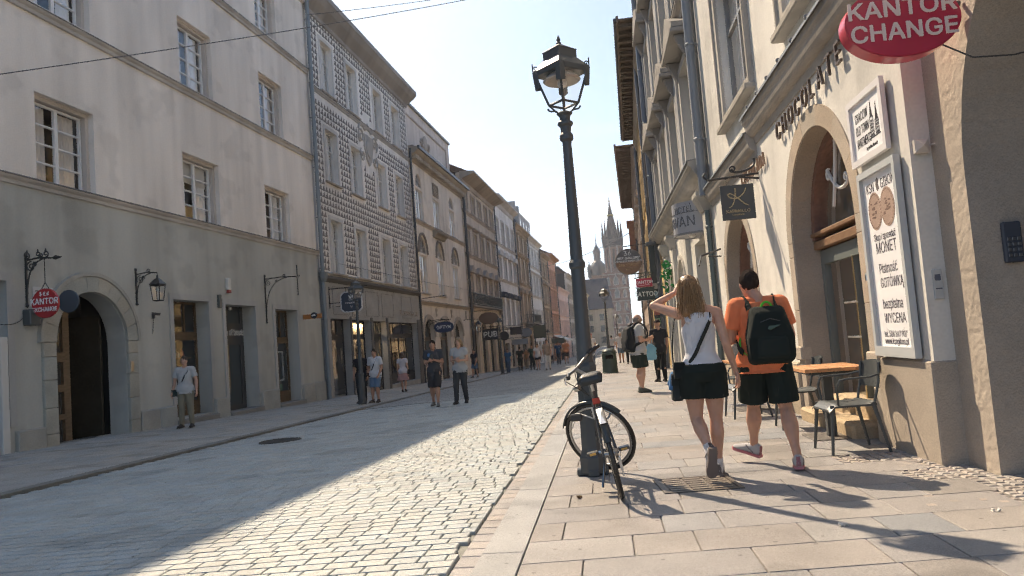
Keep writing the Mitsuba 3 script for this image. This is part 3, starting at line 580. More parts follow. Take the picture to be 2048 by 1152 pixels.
v, f = vplate(F, u - .028, [[(1.03 - .08, 3.45), (1.03 + .08, 3.45), (1.03 + .1, 3.6), (1.03 + .03, 3.53), (1.03, 3.64), (1.03 - .03, 3.53), (1.03 - .1, 3.6)]], .004); put('crown_emblem', (v, f), 'matte', (.7, .7, .7), parent=k)
put('bracket', MB().tube([[u, 0, 3.9], [u, 1.75, 3.92]], .02, 8).tube([[u, 0, 3.3], [u, .55, 3.3]], .016, 6).tube([[u, .8, 3.9], [u, .8, 3.7]], .01, 6).tube([[u, 1.28, 3.9], [u, 1.28, 3.7]], .01, 6).box(u - .03, u + .03, .05, .09, 3.1, 4.0), 'satin', (.03, .03, .035), parent=k, F=F)
k = thing('wall_lantern', 'dark glazed lantern on the shop front under the eight sided blue sign', 'lantern'); o2 = F.pt(30.4, .9, 2.95); lantern_mesh(k, lambda v, f: (v + o2, f), .8); put('arm', tube([F.pt(30.4, .05, 3.2), F.pt(30.4, .9, 3.2)], .014), 'satin', (.03, .03, .03), parent=k)
# ------------------------------------------------------------------ left: the cream house with round-headed windows
C = thing('townhouse', 'cream house with fan windows, three columns of tall windows and an arched ground floor', 'house'); c0, c1 = 43.1, 56.7; CR = (.74, .66, .56)
cw = [(43.95, 45.55), (48.0, 49.6), (52.35, 53.95)]; WCr = [(a, b, 9.05, 11.0) for a, b in cw] + [(a, b, 4.5, 6.85) for a, b in cw]
arcs = [(43.75, 46.25), (47.55, 50.35), (51.45, 54.1)]
hol = [rect(*q) for q in WCr] + [archp(a + .15, b - .15, 11.15, 11.15, rise=.85) for i, (a, b) in enumerate(cw) if i != 1] + [archp(a - .1, b + .1, 6.98, 6.98, rise=1.05) for i, (a, b) in enumerate(cw)]
hol += [archp(a, b, gl(b) - .2, 1.75, rise=1.15) for a, b in arcs]
wall(C, F, c0, c1, lambda u: gl(u) - .6, 13.3, hol, CR); shell(C, F, c0, c1, 13.35, eave=.3)
for s in WCr: win(C, F, *s, d=.12, rows=(0, .62, 1), bar=.06, fc=(.66, .65, .62), curtain=1, sill=.12)
for i, (a, b) in enumerate(cw):
    if i != 1: lunette(C, F, (a + b) / 2, 11.15, (b - a) / 2 - .16, .1, (.35, .31, .27), rise=.84)
    lunette(C, F, (a + b) / 2, 6.98, (b - a) / 2 + .09, .1, (.33, .30, .26) if i != 1 else (.5, .44, .36), rise=1.04)
    c = (a + b) / 2; ts = np.linspace(0, math.pi, 18); r0, r1 = (b - a) / 2 + .11, (b - a) / 2 + .27
    put('arch_mould', uzw(extr([[(c + r1 * math.cos(t), 6.97 + (r1 + .24) * math.sin(t)) for t in ts] + [(c + r0 * math.cos(t), 6.97 + (r0 + .25) * math.sin(t)) for t in ts[::-1]]], -.02, .09)), 'plaster', (.26, .23, .20), parent=C, F=F)
    if i == 1:
        mould(C, 'window_hood', F, a - .6, b + .6, [(-.02, 8.3), (.12, 8.34), (.2, 8.5), (.38, 8.6), (.38, 8.72), (-.02, 8.82)], 'plaster', (.34, .30, .25))
        put('vent_panel', uzw(extr([rect(a + .1, b - .1, 11.25, 12.1), rect(a + .2, b - .2, 11.35, 12.0)], -.02, .06)), 'plaster', (.33, .30, .26), parent=C, F=F)
        for z in np.arange(11.38, 12.0, .1): put('slat', bevel(a + .2, b - .2, -.01, .03, z, z + .06, .01), 'plaster', (.3, .27, .23), parent=C, F=F)
for z, p in ((8.98, .12), (3.98, .16)): band(C, F, c0, c1, z, p, .24, (.42, .36, .29), (.12, .12, .12))
mould(C, 'cornice', F, c0 - .1, c1, [(-.02, 12.5), (.08, 12.55), (.12, 12.8), (.5, 13.0), (.62, 13.12), (.62, 13.26), (-.02, 13.4)], 'plaster', (.42, .37, .31))
mould(C, 'gutter', F, c0 - .15, c1 + .1, [(.6, 13.12), (.72, 13.14), (.74, 13.3), (.6, 13.32)], 'satin', (.09, .10, .11))
for u in np.arange(c0 + .2, c1 - .1, .42): put('dentil', bevel(u, u + .2, .08, .42, 12.62, 12.92, .02), 'plaster', (.45, .40, .33), parent=C, F=F)
put('attic_wall', box(c0 + .05, c1 - .1, -6, -.7, 13.2, 16.9), 'plaster', (.68, .61, .55), parent=C, F=F)
put('attic_panel', uzw(extr([rect(c0 + 1, c1 - 1.2, 13.9, 16.2), rect(c0 + 1.12, c1 - 1.32, 14.02, 16.08)], -.72, -.64)), 'plaster', (.46, .40, .35), parent=C, F=F)
mould(C, 'attic_coping', F, c0, c1 - .05, [(-.9, 16.88), (-.58, 16.88), (-.55, 17.0), (-.9, 17.05)], 'satin', (.12, .125, .13))
m = MB().add(ellipsoid((49.5, -.66, 15.2), (.5, .1, .55), 2))
for s in (-1, 1): m.tube(spiral((49.5 + s * .8, -.66, 15.0), .35, 1.3, ((s, 0, 0), Z_)), .07, 6)
put('attic_relief', m, 'plaster', (.44, .39, .34), 40, parent=C, F=F)
for i, (a, b) in enumerate(arcs):
    c, r, z0 = (a + b) / 2, (b - a) / 2, gl(b) - .2; ts = np.linspace(0, math.pi, 18)
    put('arch_mould', uzw(extr([[(c + (r + .28) * math.cos(t), 1.75 + (1.15 + .28) * math.sin(t)) for t in ts] + [(c + r * math.cos(t), 1.75 + 1.15 * math.sin(t)) for t in ts[::-1]]], -.02, .07)), 'plaster', (.46, .40, .33), parent=C, F=F)
    k = put('arch_window', uzw(extr([archp(a, b, z0, 1.75, rise=1.15), archp(a + .15, b - .15, 1.78, 1.78, rise=.95)] + [rect(a + .15 + j * (b - a - .3) / 2, a + .08 + (j + 1) * (b - a - .3) / 2, z0 + .4, 1.55) for j in range(2)], -.36, -.28)), 'wood', (.07, .055, .045), parent=C, F=F)
    put('pane', fanquad(archp(a + .1, b - .1, z0 + .3, 1.75, rise=1.0), -.33), 'dark_glass', parent=k, F=F)
for u in (46.9, 50.9, 55.4): put('wall_ornament', MB().tube(spiral((u, .02, 3.45), .2, 1.2, ((1, 0, 0), Z_)), .04, 6).add(ellipsoid((u, .03, 3.2), (.12, .05, .16), 1)), 'plaster', (.40, .35, .29), 40, parent=C, F=F)
drainpipe(C, F, 56.75, -1.4, 13.0, .11, .2, (.05, .055, .06))
bracket(F, 44.6, 2.75, 1.5, .7, 'curled iron bracket carrying the dark blue oval shop sign on the cream house', r=.022)
k = thing('projecting_sign', 'dark blue rounded shop sign lettered OPTYK on the cream house', 'sign'); u = 44.58
put('panel', vplate(F, u, [[(1.05 + .62 * math.cos(t) * abs(math.cos(t)) ** -.35, 2.3 + .33 * math.sin(t)) for t in np.linspace(0.001, 6.28, 30)[:-1]]], .03), 'satin', (.03, .045, .10), parent=k)
face_text('OPTYK', .2, u - .04, 1.05, 2.2, k, F, (.7, .72, .75)); put('hanger', MB().tube([F.pt(u, .7, 2.78), F.pt(u, .7, 2.6)], .012).tube([F.pt(u, 1.4, 2.78), F.pt(u, 1.4, 2.6)], .012), 'satin', (.03, .03, .03), parent=k)
k = thing('wall_lantern', 'dark lantern on an arm at the end of the cream house', 'lantern'); o3 = F.pt(54.6, 1.1, 2.55); lantern_mesh(k, lambda v, f: (v + o3, f), 1.5); put('arm', tube([F.pt(54.6, 0, 2.95), F.pt(54.6, 1.1, 2.95)], .02), 'satin', (.03, .03, .03), parent=k)
k = thing('iron_rod', 'thin iron rod standing out from the wall above the shop of the triangle-fronted house', 'rod'); put('rod', tube([F.pt(43.2, 0, 4.05), F.pt(43.2, 1.7, 4.15)], .025, 6), 'satin', (.04, .04, .045), parent=k)
# ------------------------------------------------------------------ left: the houses further down
def pediment(b, F, c, w, z, h, col, round_=False, pr=.32):
    top = [(c + w * math.cos(t), z + h * math.sin(t)) for t in np.linspace(0, math.pi, 10)] if round_ else [(c + w, z), (c, z + h), (c - w, z)]
    put('pediment', uzw(extr([top + [(c - w, z - .12), (c + w, z - .12)]], -.02, pr)), 'plaster', col, parent=b, F=F)
def house(label, F, u0, u1, gfun, floors, zt, col, n, trim, ground='shop', cor=.6, hood=None, roof=0, balcony=None, pipe=True, fc=(.55, .54, .52), groundc=None, rows=(0, .66, 1), wfrac=.4, rise=2.5):
    """floors: (z0, z1) of each row of windows; hood per floor: None, 'tri', 'round' or 'flat'."""
    col, trim, groundc = (None if c is None else tuple(np.minimum(.82, np.array(c) * m)) for c, m in ((col, 1.25), (trim, 1.45), (groundc, 1.35))); b = thing('townhouse', label, 'house'); W = []; pit = (u1 - u0) / n
    for i, (z0, z1) in enumerate(floors):
        for j in range(n): c = u0 + pit * (j + .5); W.append((c - pit * wfrac / 2, c + pit * wfrac / 2, z0, z1, i))
    zg = floors[0][0] - .55; g1 = zg - 1.0; ops = []
    for j in range(max(2, n - 1)):
        p2 = (u1 - u0) / max(2, n - 1); a = u0 + p2 * j + p2 * .17; e = u0 + p2 * (j + 1) - p2 * .17
        ops.append(archp(a, e, gfun(e) - .3, g1 - .9, rise=.8) if ground == 'arch' else rect(a, e, gfun(e) + .15, g1 - .25))
    wall(b, F, u0, u1, lambda u: gfun(u) - .8, zg - .1, ops, groundc or col, w=.02, name='ground_storey')
    wall(b, F, u0, u1, zg - .098, zt, [rect(*q[:4]) for q in W], col)
    shell(b, F, u0, u1, zt + .02, eave=cor * .5, rise=rise)
    for q in W:
        win(b, F, *q[:4], d=.16, rows=rows, fc=fc, bar=.07, single=True, glass='dark_glass')
        c = (q[0] + q[1]) / 2; t = pit * .09
        put('surround', uzw(extr([rect(q[0] - t, q[1] + t, q[2] - .1, q[3] + .18), rect(q[0], q[1], q[2], q[3])], -.02, .07)), 'plaster', trim, parent=b, F=F)
        h = hood[q[4]] if hood else None
        if h == 'tri': pediment(b, F, c, pit * .36, q[3] + .3, .5, trim)
        elif h == 'round': pediment(b, F, c, pit * .36, q[3] + .3, .45, trim, True)
        elif h == 'flat': mould(b, 'window_hood', F, c - pit * .34, c + pit * .34, [(-.02, q[3] + .2), (.1, q[3] + .22), (.28, q[3] + .34), (.28, q[3] + .44), (-.02, q[3] + .5)], 'plaster', trim)
        elif h == 'block': put('hood_block', bevel(c - pit * .26, c + pit * .26, -.02, .45, q[3] + .25, q[3] + .75, .05), 'plaster', (.10, .11, .13), parent=b, F=F)
    for (z0, z1) in floors: band(b, F, u0, u1, z0 - .22, .16, .24, trim)
    mould(b, 'cornice', F, u0 - .02, u1 + .05, [(-.02, zt - .9), (.08, zt - .85), (.14, zt - .5), (cor * .7, zt - .28), (cor, zt - .16), (cor, zt), (-.02, zt + .1)], 'plaster', trim)
    for o in ops:
        a, e = o[0][0], o[1][0]; z0 = o[0][1]
        k = put('shop_window', uzw(extr([o, rect(a + .12, (a + e) / 2 - .06, z0 + .4, g1 - 1.1), rect((a + e) / 2 + .06, e - .12, z0 + .4, g1 - 1.1)], -.3, -.22)), 'wood', tone((.08, .06, .045), .3), parent=b, F=F)
        put('pane', fanquad(rect(a + .1, e - .1, z0 + .3, g1 - 1.0), -.27), 'dark_glass', parent=k, F=F)
    if roof: put('mansard', hull([[u0 + .1, -.3, zt], [u1 - .1, -.3, zt], [u0 + .1, -1.4, zt + roof], [u1 - .1, -1.4, zt + roof], [u0 + .1, -8, zt], [u1 - .1, -8, zt], [u0 + .1, -7, zt + roof], [u1 - .1, -7, zt + roof]]), 'stone', (.09, .09, .10), parent=b, F=F)
    if balcony:
        z, a, e, pr = balcony
        k = put('balcony', bevel(a, e, 0, pr, z - .16, z, .02), 'stone', (.3, .27, .23), parent=b, F=F)
        m = MB().box(a, e, pr - .04, pr, z + .95, z + 1.0).box(a, e, pr - .04, pr, z + .08, z + .12).box(a, a + .04, 0, pr, z + .95, z + 1.0).box(e - .04, e, 0, pr, z + .95, z + 1.0)
        for u in np.arange(a, e, .16): m.box(u, u + .025, pr - .035, pr - .01, z, z + .97)
        for w in np.arange(.1, pr, .16):
            for u in (a + .01, e - .035): m.box(u, u + .025, w, w + .025, z, z + .97)
        put('railing', m, 'satin', (.04, .045, .045), parent=k, F=F)
        for u in (a + .25, e - .25): put('corbel', bevel(u - .12, u + .12, 0, pr * .8, z - .6, z - .165, .08), 'stone', (.3, .27, .23), parent=k, F=F)
    if pipe: drainpipe(b, F, u1 - .02, gfun(u1) + .1, zt - .3, .08, .14, (.10, .11, .12))
    return b
D = house('house with triangular hoods over its first floor windows and a wide dark eave', F, 56.85, 70.6, gl, [(4.5, 6.6), (8.5, 10.2), (12.0, 13.4)], 14.7, (.46, .39, .315), 5, (.27, .235, .20), 'arch', 1.15, ['tri', 'flat', None], balcony=(4.2, 57.1, 70.2, .35), groundc=(.45, .37, .27))
house('pale grey house with dark square hoods and heavy plaster ornament', F, 70.7, 82.9, gl, [(2.7, 5.2), (7.5, 9.4), (11.05, 13.3)], 15.5, (.60, .58, .545), 4, (.37, .35, .32), 'shop', .7, ['block', 'round', None], groundc=(.40, .36, .30))
house('narrow brown house with a corner balcony low on its front', F, 83.0, 93.2, gl, [(3.3, 6.3), (7.9, 10.5), (11.5, 13.6)], 14.4, (.43, .35, .27), 3, (.25, .20, .15), 'shop', .5, ['round', 'flat', 'flat'], roof=2.4, balcony=(3.0, 86.5, 92.8, 1.2))
G_ = house('tall whitish house with an extra storey set back above its eave', F, 93.3, 105.0, gl, [(2.5, 4.8), (6.9, 9.4), (10.8, 13.0)], 14.3, (.68, .66, .62), 4, (.44, .42, .38), 'shop', .6, [None, 'flat', None])
put('attic_storey', box(93.5, 104.8, -6, -.9, 14.3, 17.6), 'plaster', (.48, .47, .45), parent=G_, F=F)
for j in range(4): put('attic_window', uzw(extr([rect(94.7 + j * 2.7, 96.0 + j * 2.7, 14.9, 16.8), rect(94.8 + j * 2.7, 95.9 + j * 2.7, 15.0, 16.7)], -.91, -.86)), 'satin', (.5, .5, .5), parent=G_, F=F); put('pane', box(94.8 + j * 2.7, 95.9 + j * 2.7, -.905, -.88, 15.0, 16.7), 'dark_glass', parent=G_ + '__attic_window' + ('_%03d' % j if j else ''), F=F)
put('stepped_gable', MB().box(93.4, 94.2, -5, -.8, 14.3, 18.2).box(93.4, 94.0, -4, -1.2, 18.2, 18.9), 'plaster', (.45, .43, .4), parent=G_, F=F)
house('ochre brown house with a curved roof gable, left of the pink house', F, 105.1, 114.6, gl, [(2.0, 5.0), (6.3, 8.7), (10.2, 12.2)], 13.4, (.46, .385, .30), 3, (.27, .22, .17), 'shop', .7, ['flat', 'round', None], roof=2.6)
house('salmon pink house with brown trim in the middle distance', F, 114.7, 127.0, gl, [(2.0, 4.4), (5.8, 8.3), (9.5, 12.0)], 14.2, (.58, .35, .26), 4, (.34, .22, .16), 'shop', .9, ['flat', 'flat', None])
house('low pale pink house with a stepped roofline beyond the salmon house', F, 127.1, 148.0, gl, [(1.2, 4.0), (5.0, 7.6)], 9.7, (.72, .50, .43), 6, (.55, .40, .33), 'shop', .5, None, rise=1.2)
house('grey beige house with dark roof beyond the low pink house', F, 148.1, 168.0, gl, [(1.0, 3.6), (5.0, 7.6), (9.2, 11.6)], 13.6, (.48, .41, .34), 6, (.30, .25, .20), 'shop', .6, None, roof=1.6)
house('small sandy house near the end of the left row', F, 168.1, 186.0, gl, [(.4, 2.8), (4.2, 6.6)], 8.6, (.50, .38, .29), 5, (.42, .33, .26), 'shop', .6, None, rise=1.5)
house('pale yellow house at the very end of the left row', F, 186.1, 215.0, gl, [(-.4, 2.2), (4.0, 6.6), (8.4, 10.6)], 12.2, (.44, .36, .26), 8, (.35, .29, .22), 'shop', .7, None)
# ------------------------------------------------------------------ right: the chocolate shop's house
R1 = thing('townhouse', 'cream plaster house with stone shop arches and raised lettering, first on the right', 'house'); F = FR; gr = ground_right
KR = (.68, .66, .615); SAND = (.36, .285, .21)
a1, a2 = (7.68, 10.08, 2.2), (12.62, 15.2, 1.9)
wr = [(11.55, 13.7, 4.98, 7.3), (7.2, 9.3, 4.98, 7.3)]
wr += [(11.55, 13.7, 9.2, 11.6), (7.2, 9.3, 9.2, 11.6)]
wall(R1, F, 6.3, 16.25, lambda u: gr(u) - .4, 15, [archp(a, b, -.7, zs, n=28) for a, b, zs in (a1, a2)] + [rect(*q) for q in wr], KR, thick=.55)
shell(R1, F, 3.0, 16.25, 15, depth=10, gap=1.9, eave=.7, rise=2)
put('stone_patch', MB().add(uzw(extr([archp(4.14 - 1.68, 4.14 + 1.68, -.6, 2.2, n=30), [(2.2, -.6), (6.32, -.6), (6.32, 4.6), (2.2, 4.6)]], -.9, -.165))), 'rough_stone', (.40, .35, .295), parent=R1, F=F, label='rough sandstone surround of the big archway')
wall(R1, F, 2.2, 6.3, 4.4, 15, [], KR, w=-.142, thick=.5, name='upper_wall')
k = put('archway_door', uzw(extr([archp(2.5, 5.8, -.5, 2.2, n=30), rect(2.8, 4.05, .3, 2.1), rect(4.25, 5.5, .3, 2.1)], -1.1, -1.0)), 'wood', (.07, .06, .055), parent=R1, F=F)
for a in (2.8, 4.25): put('pane', box(a, a + 1.25, -1.06, -1.05, .3, 2.1), 'dark_glass', parent=k, F=F)
put('door_glass', fanquad(archp(2.7, 5.6, 2.25, 2.3, n=20, rise=1.3), -.99), 'dark_glass', parent=k, F=F)
# stone rings of the two shop arches, block by block
for (u0, u1, zs) in (a1, a2):
    c, ri = (u0 + u1) / 2, (u1 - u0) / 2; ro = ri + .235
    for side in (-1, 1):
        z = gr(c) - .2
        for h in (.75, .82, .7, .8):
            z1 = min(z + h, zs); a, b = sorted((c + side * ri, c + side * ro))
            if z1 - z > .12: put('jamb_block', bevel(a, b, -.08, .012 + rng.uniform(0, .003), z + .002, z1 - .002, .006), 'stone', tone((.40, .345, .285), .05), parent=R1, F=F)
            z = z1
        put('impost', bevel(*sorted((c + side * (ri - .01), c + side * (ro + .06))), -.1, .05, gr(c) + .72, gr(c) + .9, .015), 'stone', (.42, .37, .31), parent=R1, F=F)
    for i in range(7):
        b0_, b1_ = math.pi * i / 7 + .0015, math.pi * (i + 1) / 7 - .0015; ts = np.linspace(b0_, b1_, 6)
        put('voussoir', uzw(extr([[(c + ro * math.cos(t), zs + ro * math.sin(t)) for t in ts] + [(c + ri * math.cos(t), zs + ri * math.sin(t)) for t in ts[::-1]]], -.08, .012 + rng.uniform(0, .003))), 'stone', tone((.40, .345, .285), .05), parent=R1, F=F)
    ts = np.linspace(0, math.pi, 22); rr = ri - .002
    put('inner_arch', uzw(extr([[(c + rr * math.cos(t), zs + rr * math.sin(t)) for t in ts] + [(c + (rr - .11) * math.cos(t), zs + (rr - .11) * math.sin(t)) for t in ts[::-1]]], -.42, -.24)), 'wood', (.20, .11, .085), parent=R1, F=F)
    tz = zs - .02; put('reveal', uzw(extr([[(u0, gr(c) - .3), (u0 + .008, gr(c) - .3)] + [(c + (ri - .008) * math.cos(t), zs + (ri - .008) * math.sin(t)) for t in ts[::-1]] + [(u1 - .008, gr(c) - .3), (u1, gr(c) - .3)] + [(c + ri * math.cos(t), zs + ri * math.sin(t)) for t in ts]], -.5, -.004)), 'stone', (.34, .295, .25), parent=R1, F=F)
    k = put('shop_door', uzw(extr([[(u0, gr(c) + .1), (u1, gr(c) + .1), (u1, tz - .12), (u0, tz - .12)]] + [rect(u0 + .14, c - .015, gr(c) + .25, tz - .3), rect(c + .015, u1 - .14, gr(c) + .25, tz - .3)], -.40, -.32)), 'satin', (.13, .15, .145), parent=R1, F=F)
    for a, b in ((u0 + .12, c - .012), (c + .012, u1 - .12)): put('pane', (np.array([[a, -.36, gr(c) + .22], [b, -.36, gr(c) + .22], [b, -.36, tz - .28], [a, -.36, tz - .28]]), np.array([[0, 1, 2], [0, 2, 3]])), 'glass', parent=k, F=F)
    put('meeting_strip', box(c - .014, c + .014, -.38, -.31, gr(c) + .2, tz - .3), 'metal', (.62, .50, .30), parent=k, F=F)
    for zz in (.95, 1.35):
        for s in (-1, 1): put('door_handle', MB().tube([[c + s * .05, -.31, zz], [c + s * .05, -.25, zz], [c + s * .20, -.25, zz]], .012, 8), 'metal', (.75, .75, .74), parent=k, F=F)
    put('transom', MB().add(bevel(u0 - .01, u1 + .01, -.44, -.25, tz - .10, tz + .0, .008)).add(bevel(u0 - .01, u1 + .01, -.42, -.22, tz + .06, tz + .11, .008)), 'wood', (.22, .13, .075), parent=R1, F=F)
    put('fanlight', fanquad(archp(u0 + .1, u1 - .1, tz + .1, zs + .12, n=22, rise=ri - .2), -.32), 'glass', parent=R1, F=F)
    # swirling letter K on the fanlight
    K = MB(); q = lambda x, z: (c + .2 - x * 1.1, -.300, zs + .52 + z * .9)
    K.tube(bez(q(.12, .72), q(.04, .4), q(-.02, .1), q(-.16, -.22), 14), [.022] * 14, 6).tube(bez(q(-.26, .30), q(-.1, .05), q(.1, -.1), q(.30, -.02), 14), .022, 6).tube(spiral(q(-.24, .22), .08, 1.1, ((-1, 0, 0), Z_), start=1), .016, 6).tube(spiral(q(.30, .06), .08, 1.0, ((-1, 0, 0), Z_), start=-1.6), .018, 6)
    put('painted_letter', K, 'matte', (.72, .72, .70), 40, parent=R1, F=F)
    put('room', MB().box(u0 - .2, u0 - .1, -1.85, -.45, -.5, 3.6).box(u1 + .1, u1 + .2, -1.85, -.45, -.5, 3.6).box(u0 - .2, u1 + .2, -1.85, -.45, -.4, gr(c) + .1), 'matte', (.22, .19, .15), parent=R1, F=F)
    for z in (.35, .72, 1.09, 1.46):
        put('shelf', box(u0 + .1, u1 - .1, -1.5, -1.2, z, z + .025), 'wood', (.28, .18, .1), parent=R1, F=F)
        for j in range(8): put('chocolate_box', bevel(u0 + .2 + j * .26, u0 + .36 + j * .26, -1.45, -1.28, z + .026, z + .12 + .1 * rng.random(), .01), 'satin', [(.3, .12, .06), (.55, .47, .35), (.14, .06, .035), (.45, .28, .14)][rng.integers(0, 4)], parent=R1, F=F)
for i, (u, dz, s) in enumerate(((8.4, 0, 1.0), (9.4, -.02, 1.0), (8.2, .16, .9), (9.2, .15, .9))):
    v, f = as_vf(bevel(u - .5 * s, u + .46 * s, -.38 + (.22 if dz > .1 else 0) - .3, .16 - (.26 if dz > .1 else 0), gr(9) - .2 + dz, gr(9) + .15 + dz, .03)); v = np.asarray(v).copy(); v += meshkit.noise(v * 6, 3)[:, None] * .03
    put('door_step', (v, f), 'rough_stone', (.45, .36, .25), parent=R1, F=F)
# pier base
put('pier_base', bevel(6.285, 7.46, -.3, .03, gr(7) - .3, .79, .012), 'stone', (.36, .315, .265), parent=R1, F=F)
for a, b in ((10.32, 12.36), (15.45, 16.2)): put('plinth_block', bevel(a, b, -.3, .05, gr(11) - .3, .62, .02), 'stone', (.42, .36, .28), parent=R1, F=F)
def cornice(b, u0, u1, z0, z1, pr, col=(.40, .37, .335)):
    h = z1 - z0
    mould(b, 'cornice', F, u0, u1, [(-.02, z0), (pr * .12, z0), (pr * .16, z0 + h * .22)] + [(pr * (.2 + .62 * math.sin(t)), z0 + h * (.28 + .42 * (1 - math.cos(t)))) for t in np.linspace(0, 1.5, 7)] + [(pr * .9, z0 + h * .74), (pr, z0 + h * .8), (pr, z1), (-.02, z1 + .05)], 'plaster', col)
    mould(b, 'flashing', F, u0 - .01, u1 + .01, [(-.02, z1 + .055), (pr + .02, z1 + .004), (pr + .035, z1 - .02), (pr + .035, z1 + .014), (-.02, z1 + .075)], 'satin', (.23, .24, .25))
cornice(R1, 6.25, 11.6, 3.92, 4.31, .19); cornice(R1, 11.6, 16.2, 3.72, 4.10, .16)
for u in np.arange(6.6, 11, .62): put('clip', bevel(u, u + .05, .16, .24, 4.315, 4.36, .01), 'satin', (.2, .2, .2), parent=R1, F=F)
for q in wr:
    win(R1, F, *q, d=.16, rows=(0, .64, 1), fc=(.20, .20, .20), bar=.08, mid=.1, curtain=2)
    put('surround', uzw(extr([rect(q[0] - .22, q[1] + .22, q[2] - .14, q[3] + .22), rect(*q)], -.02, .05)), 'plaster', (.46, .43, .385), parent=R1, F=F)
    put('outer_mould', uzw(extr([rect(q[0] - .25, q[1] + .25, q[2] - .17, q[3] + .25), rect(q[0] - .2, q[1] + .2, q[2] - .12, q[3] + .2)], -.02, .09)), 'plaster', (.42, .39, .35), parent=R1, F=F)
    put('sill', bevel(q[0] - .28, q[1] + .28, -.02, .16, q[2] - .27, q[2] - .171, .02), 'plaster', (.42, .39, .35), parent=R1, F=F)
drainpipe(R1, F, 16.15, 3.98, 15, .1, .16, (.20, .22, .245)); drainpipe(R1, F, 16.42, .0, 3.7, .055, .09, (.10, .13, .13))
def wall_text(s, h, u, z, k, col, w=.03, d=.02, sq=1.0, mat='satin', bold=True, name='lettering', F=FR):   # text on the right-hand wall: reads towards the camera, u falling
    return put(name, lettering(s, h, (u, w, z), (-1, 0, 0), (0, 0, 1), d, bold, sq), mat, col, parent=k, F=F)
u = 10.18
for i, ch in enumerate('CHOCOLATE'):
    k = wall_text(ch, .22, u, 3.60 + .10 * (10.18 - u) / 2.6, R1, (.085, .06, .045), w=.035, d=.03, name='letter', bold=False, sq=1.05); u -= .318
u = 12.75
for i, ch in enumerate('CZEKOLADA'): wall_text(ch, .19, u, 3.48, R1, (.22, .14, .09), w=.03, d=.025, name='letter', sq=.85, bold=False); u -= .2
# wall signs
k = thing('sign_board', 'white framed board with drawn church towers, upper sign on the sunny pier', 'sign')
put('frame', uzw(extr([rect(6.58, 7.44, 2.6, 3.235), rect(6.64, 7.38, 2.66, 3.175)], .03, .07)), 'satin', (.62, .60, .59), parent=k, F=F); put('panel', box(6.6, 7.42, .02, .045, 2.62, 3.22), 'satin', (.74, .74, .74), parent=k, F=F)
INK = (.06, .06, .065)
for s, z in (('CRACOW', 3.0), ('OLD TOWN', 2.88), ('APARTMENTS', 2.76)): wall_text(s, .085, 7.30, z, k, INK, .0455, .002, {'CRACOW': .62, 'OLD TOWN': .52, 'APARTMENTS': .45}[s], 'matte', False)
wall_text('by Adam Nowak', .032, 7.08, 2.70, k, INK, .0455, .002, .8, 'matte', False)
tw = MB()
for c, zt, w in ((6.90, 3.13, .085), (6.78, 3.08, .085)):
    tw.add(uzw(extr([rect(c - w / 2, c + w / 2, 2.79, zt - .16), rect(c - w / 2 + .006, c + w / 2 - .006, 2.796, zt - .166)], .0452, .0475)))
    tw.add(uzw(extr([[(c - .03, zt - .16), (c + .03, zt - .16), (c + .012, zt - .08), (c, zt), (c - .012, zt - .08)]], .0452, .0475)))
    for z in np.arange(2.80, zt - .18, .03):
        for a in (-.022, .006): tw.box(c + a, c + a + .016, .0452, .0475, z + .004, z + .02)
        tw.box(c - w / 2, c + w / 2, .0452, .0475, z, z + .003)
tw.box(6.72, 6.98, .0452, .0475, 2.775, 2.785); put('drawn_towers', tw, 'matte', INK, parent=k, F=F)
k = thing('sign_board', 'tall narrow silver framed poster case with two coins, lower sign on the pier', 'sign')
put('frame', uzw(extr([rect(6.46, 7.35, .81, 2.52), rect(6.515, 7.295, .90, 2.46)], .02, .075)), 'satin', (.42, .44, .44), parent=k, F=F); put('panel', box(6.5, 7.3, .02, .04, .86, 2.48), 'satin', (.76, .76, .76), parent=k, F=F)
put('lock', tube([[7.37, .06, 1.58], [7.40, .06, 1.58], [7.40, .06, 1.52]], .016), 'metal', (.5, .5, .48), parent=k, F=F)
for s, h, z, sq, ind in (('KSN', .085, 2.31, .8, .04), ('GIBON', .085, 2.31, .8, .38), ('Skup i sprzeda\u017c', .062, 1.86, .78, .1), ('MONET', .1, 1.74, .95, .12), ('P\u0142atno\u015b\u0107', .088, 1.56, .85, .14), ('GOT\u00d3WK\u0104', .088, 1.43, .8, .14), ('bezp\u0142atna', .088, 1.24, .8, .14), ('WYCENA', .088, 1.11, .9, .14), ('tel. 506 147 907', .055, .985, .84, .1), ('www.ksngibon.pl', .055, .92, .84, .1)):
    wall_text(s, h, 7.26 - ind, z, k, (.10, .095, .11), .0405, .002, sq, 'matte', False)
put('emblem', uzw(extr([[(6.955, 2.30), (6.985, 2.34), (6.975, 2.40), (6.945, 2.42), (6.915, 2.40), (6.93, 2.36), (6.91, 2.32)]], .04, .0425)), 'matte', (.15, .14, .14), parent=k, F=F)
def coin(c, z, r):
    m = MB().add(uzw(extr([[(c + r * math.cos(t), z + r * 1.12 * math.sin(t)) for t in np.linspace(0, 6.283, 37)[:-1]]], .040, .043 + .001 * (c < 6.9)))); put('printed_coin', m, 'stone', (.36, .27, .225), parent=k, F=F)
    m = MB()
    for i in range(30): t = i * 6.283 / 30; m.box(c + r * .9 * math.cos(t) - .005, c + r * .9 * math.cos(t) + .005, .043, .0455, z + r * 1.0 * math.sin(t) - .005, z + r * 1.0 * math.sin(t) + .005)
    for i in range(16): a, b = rng.uniform(-.5, .5, 2) * r; m.box(c + a - .02, c + a + .018, .043, .0455, z + b - .006, z + b + .008)
    put('coin_relief', m, 'matte', (.20, .145, .12), parent=k, F=F)
coin(7.06, 2.13, .155); coin(6.77, 2.13, .155)
ch = MB()
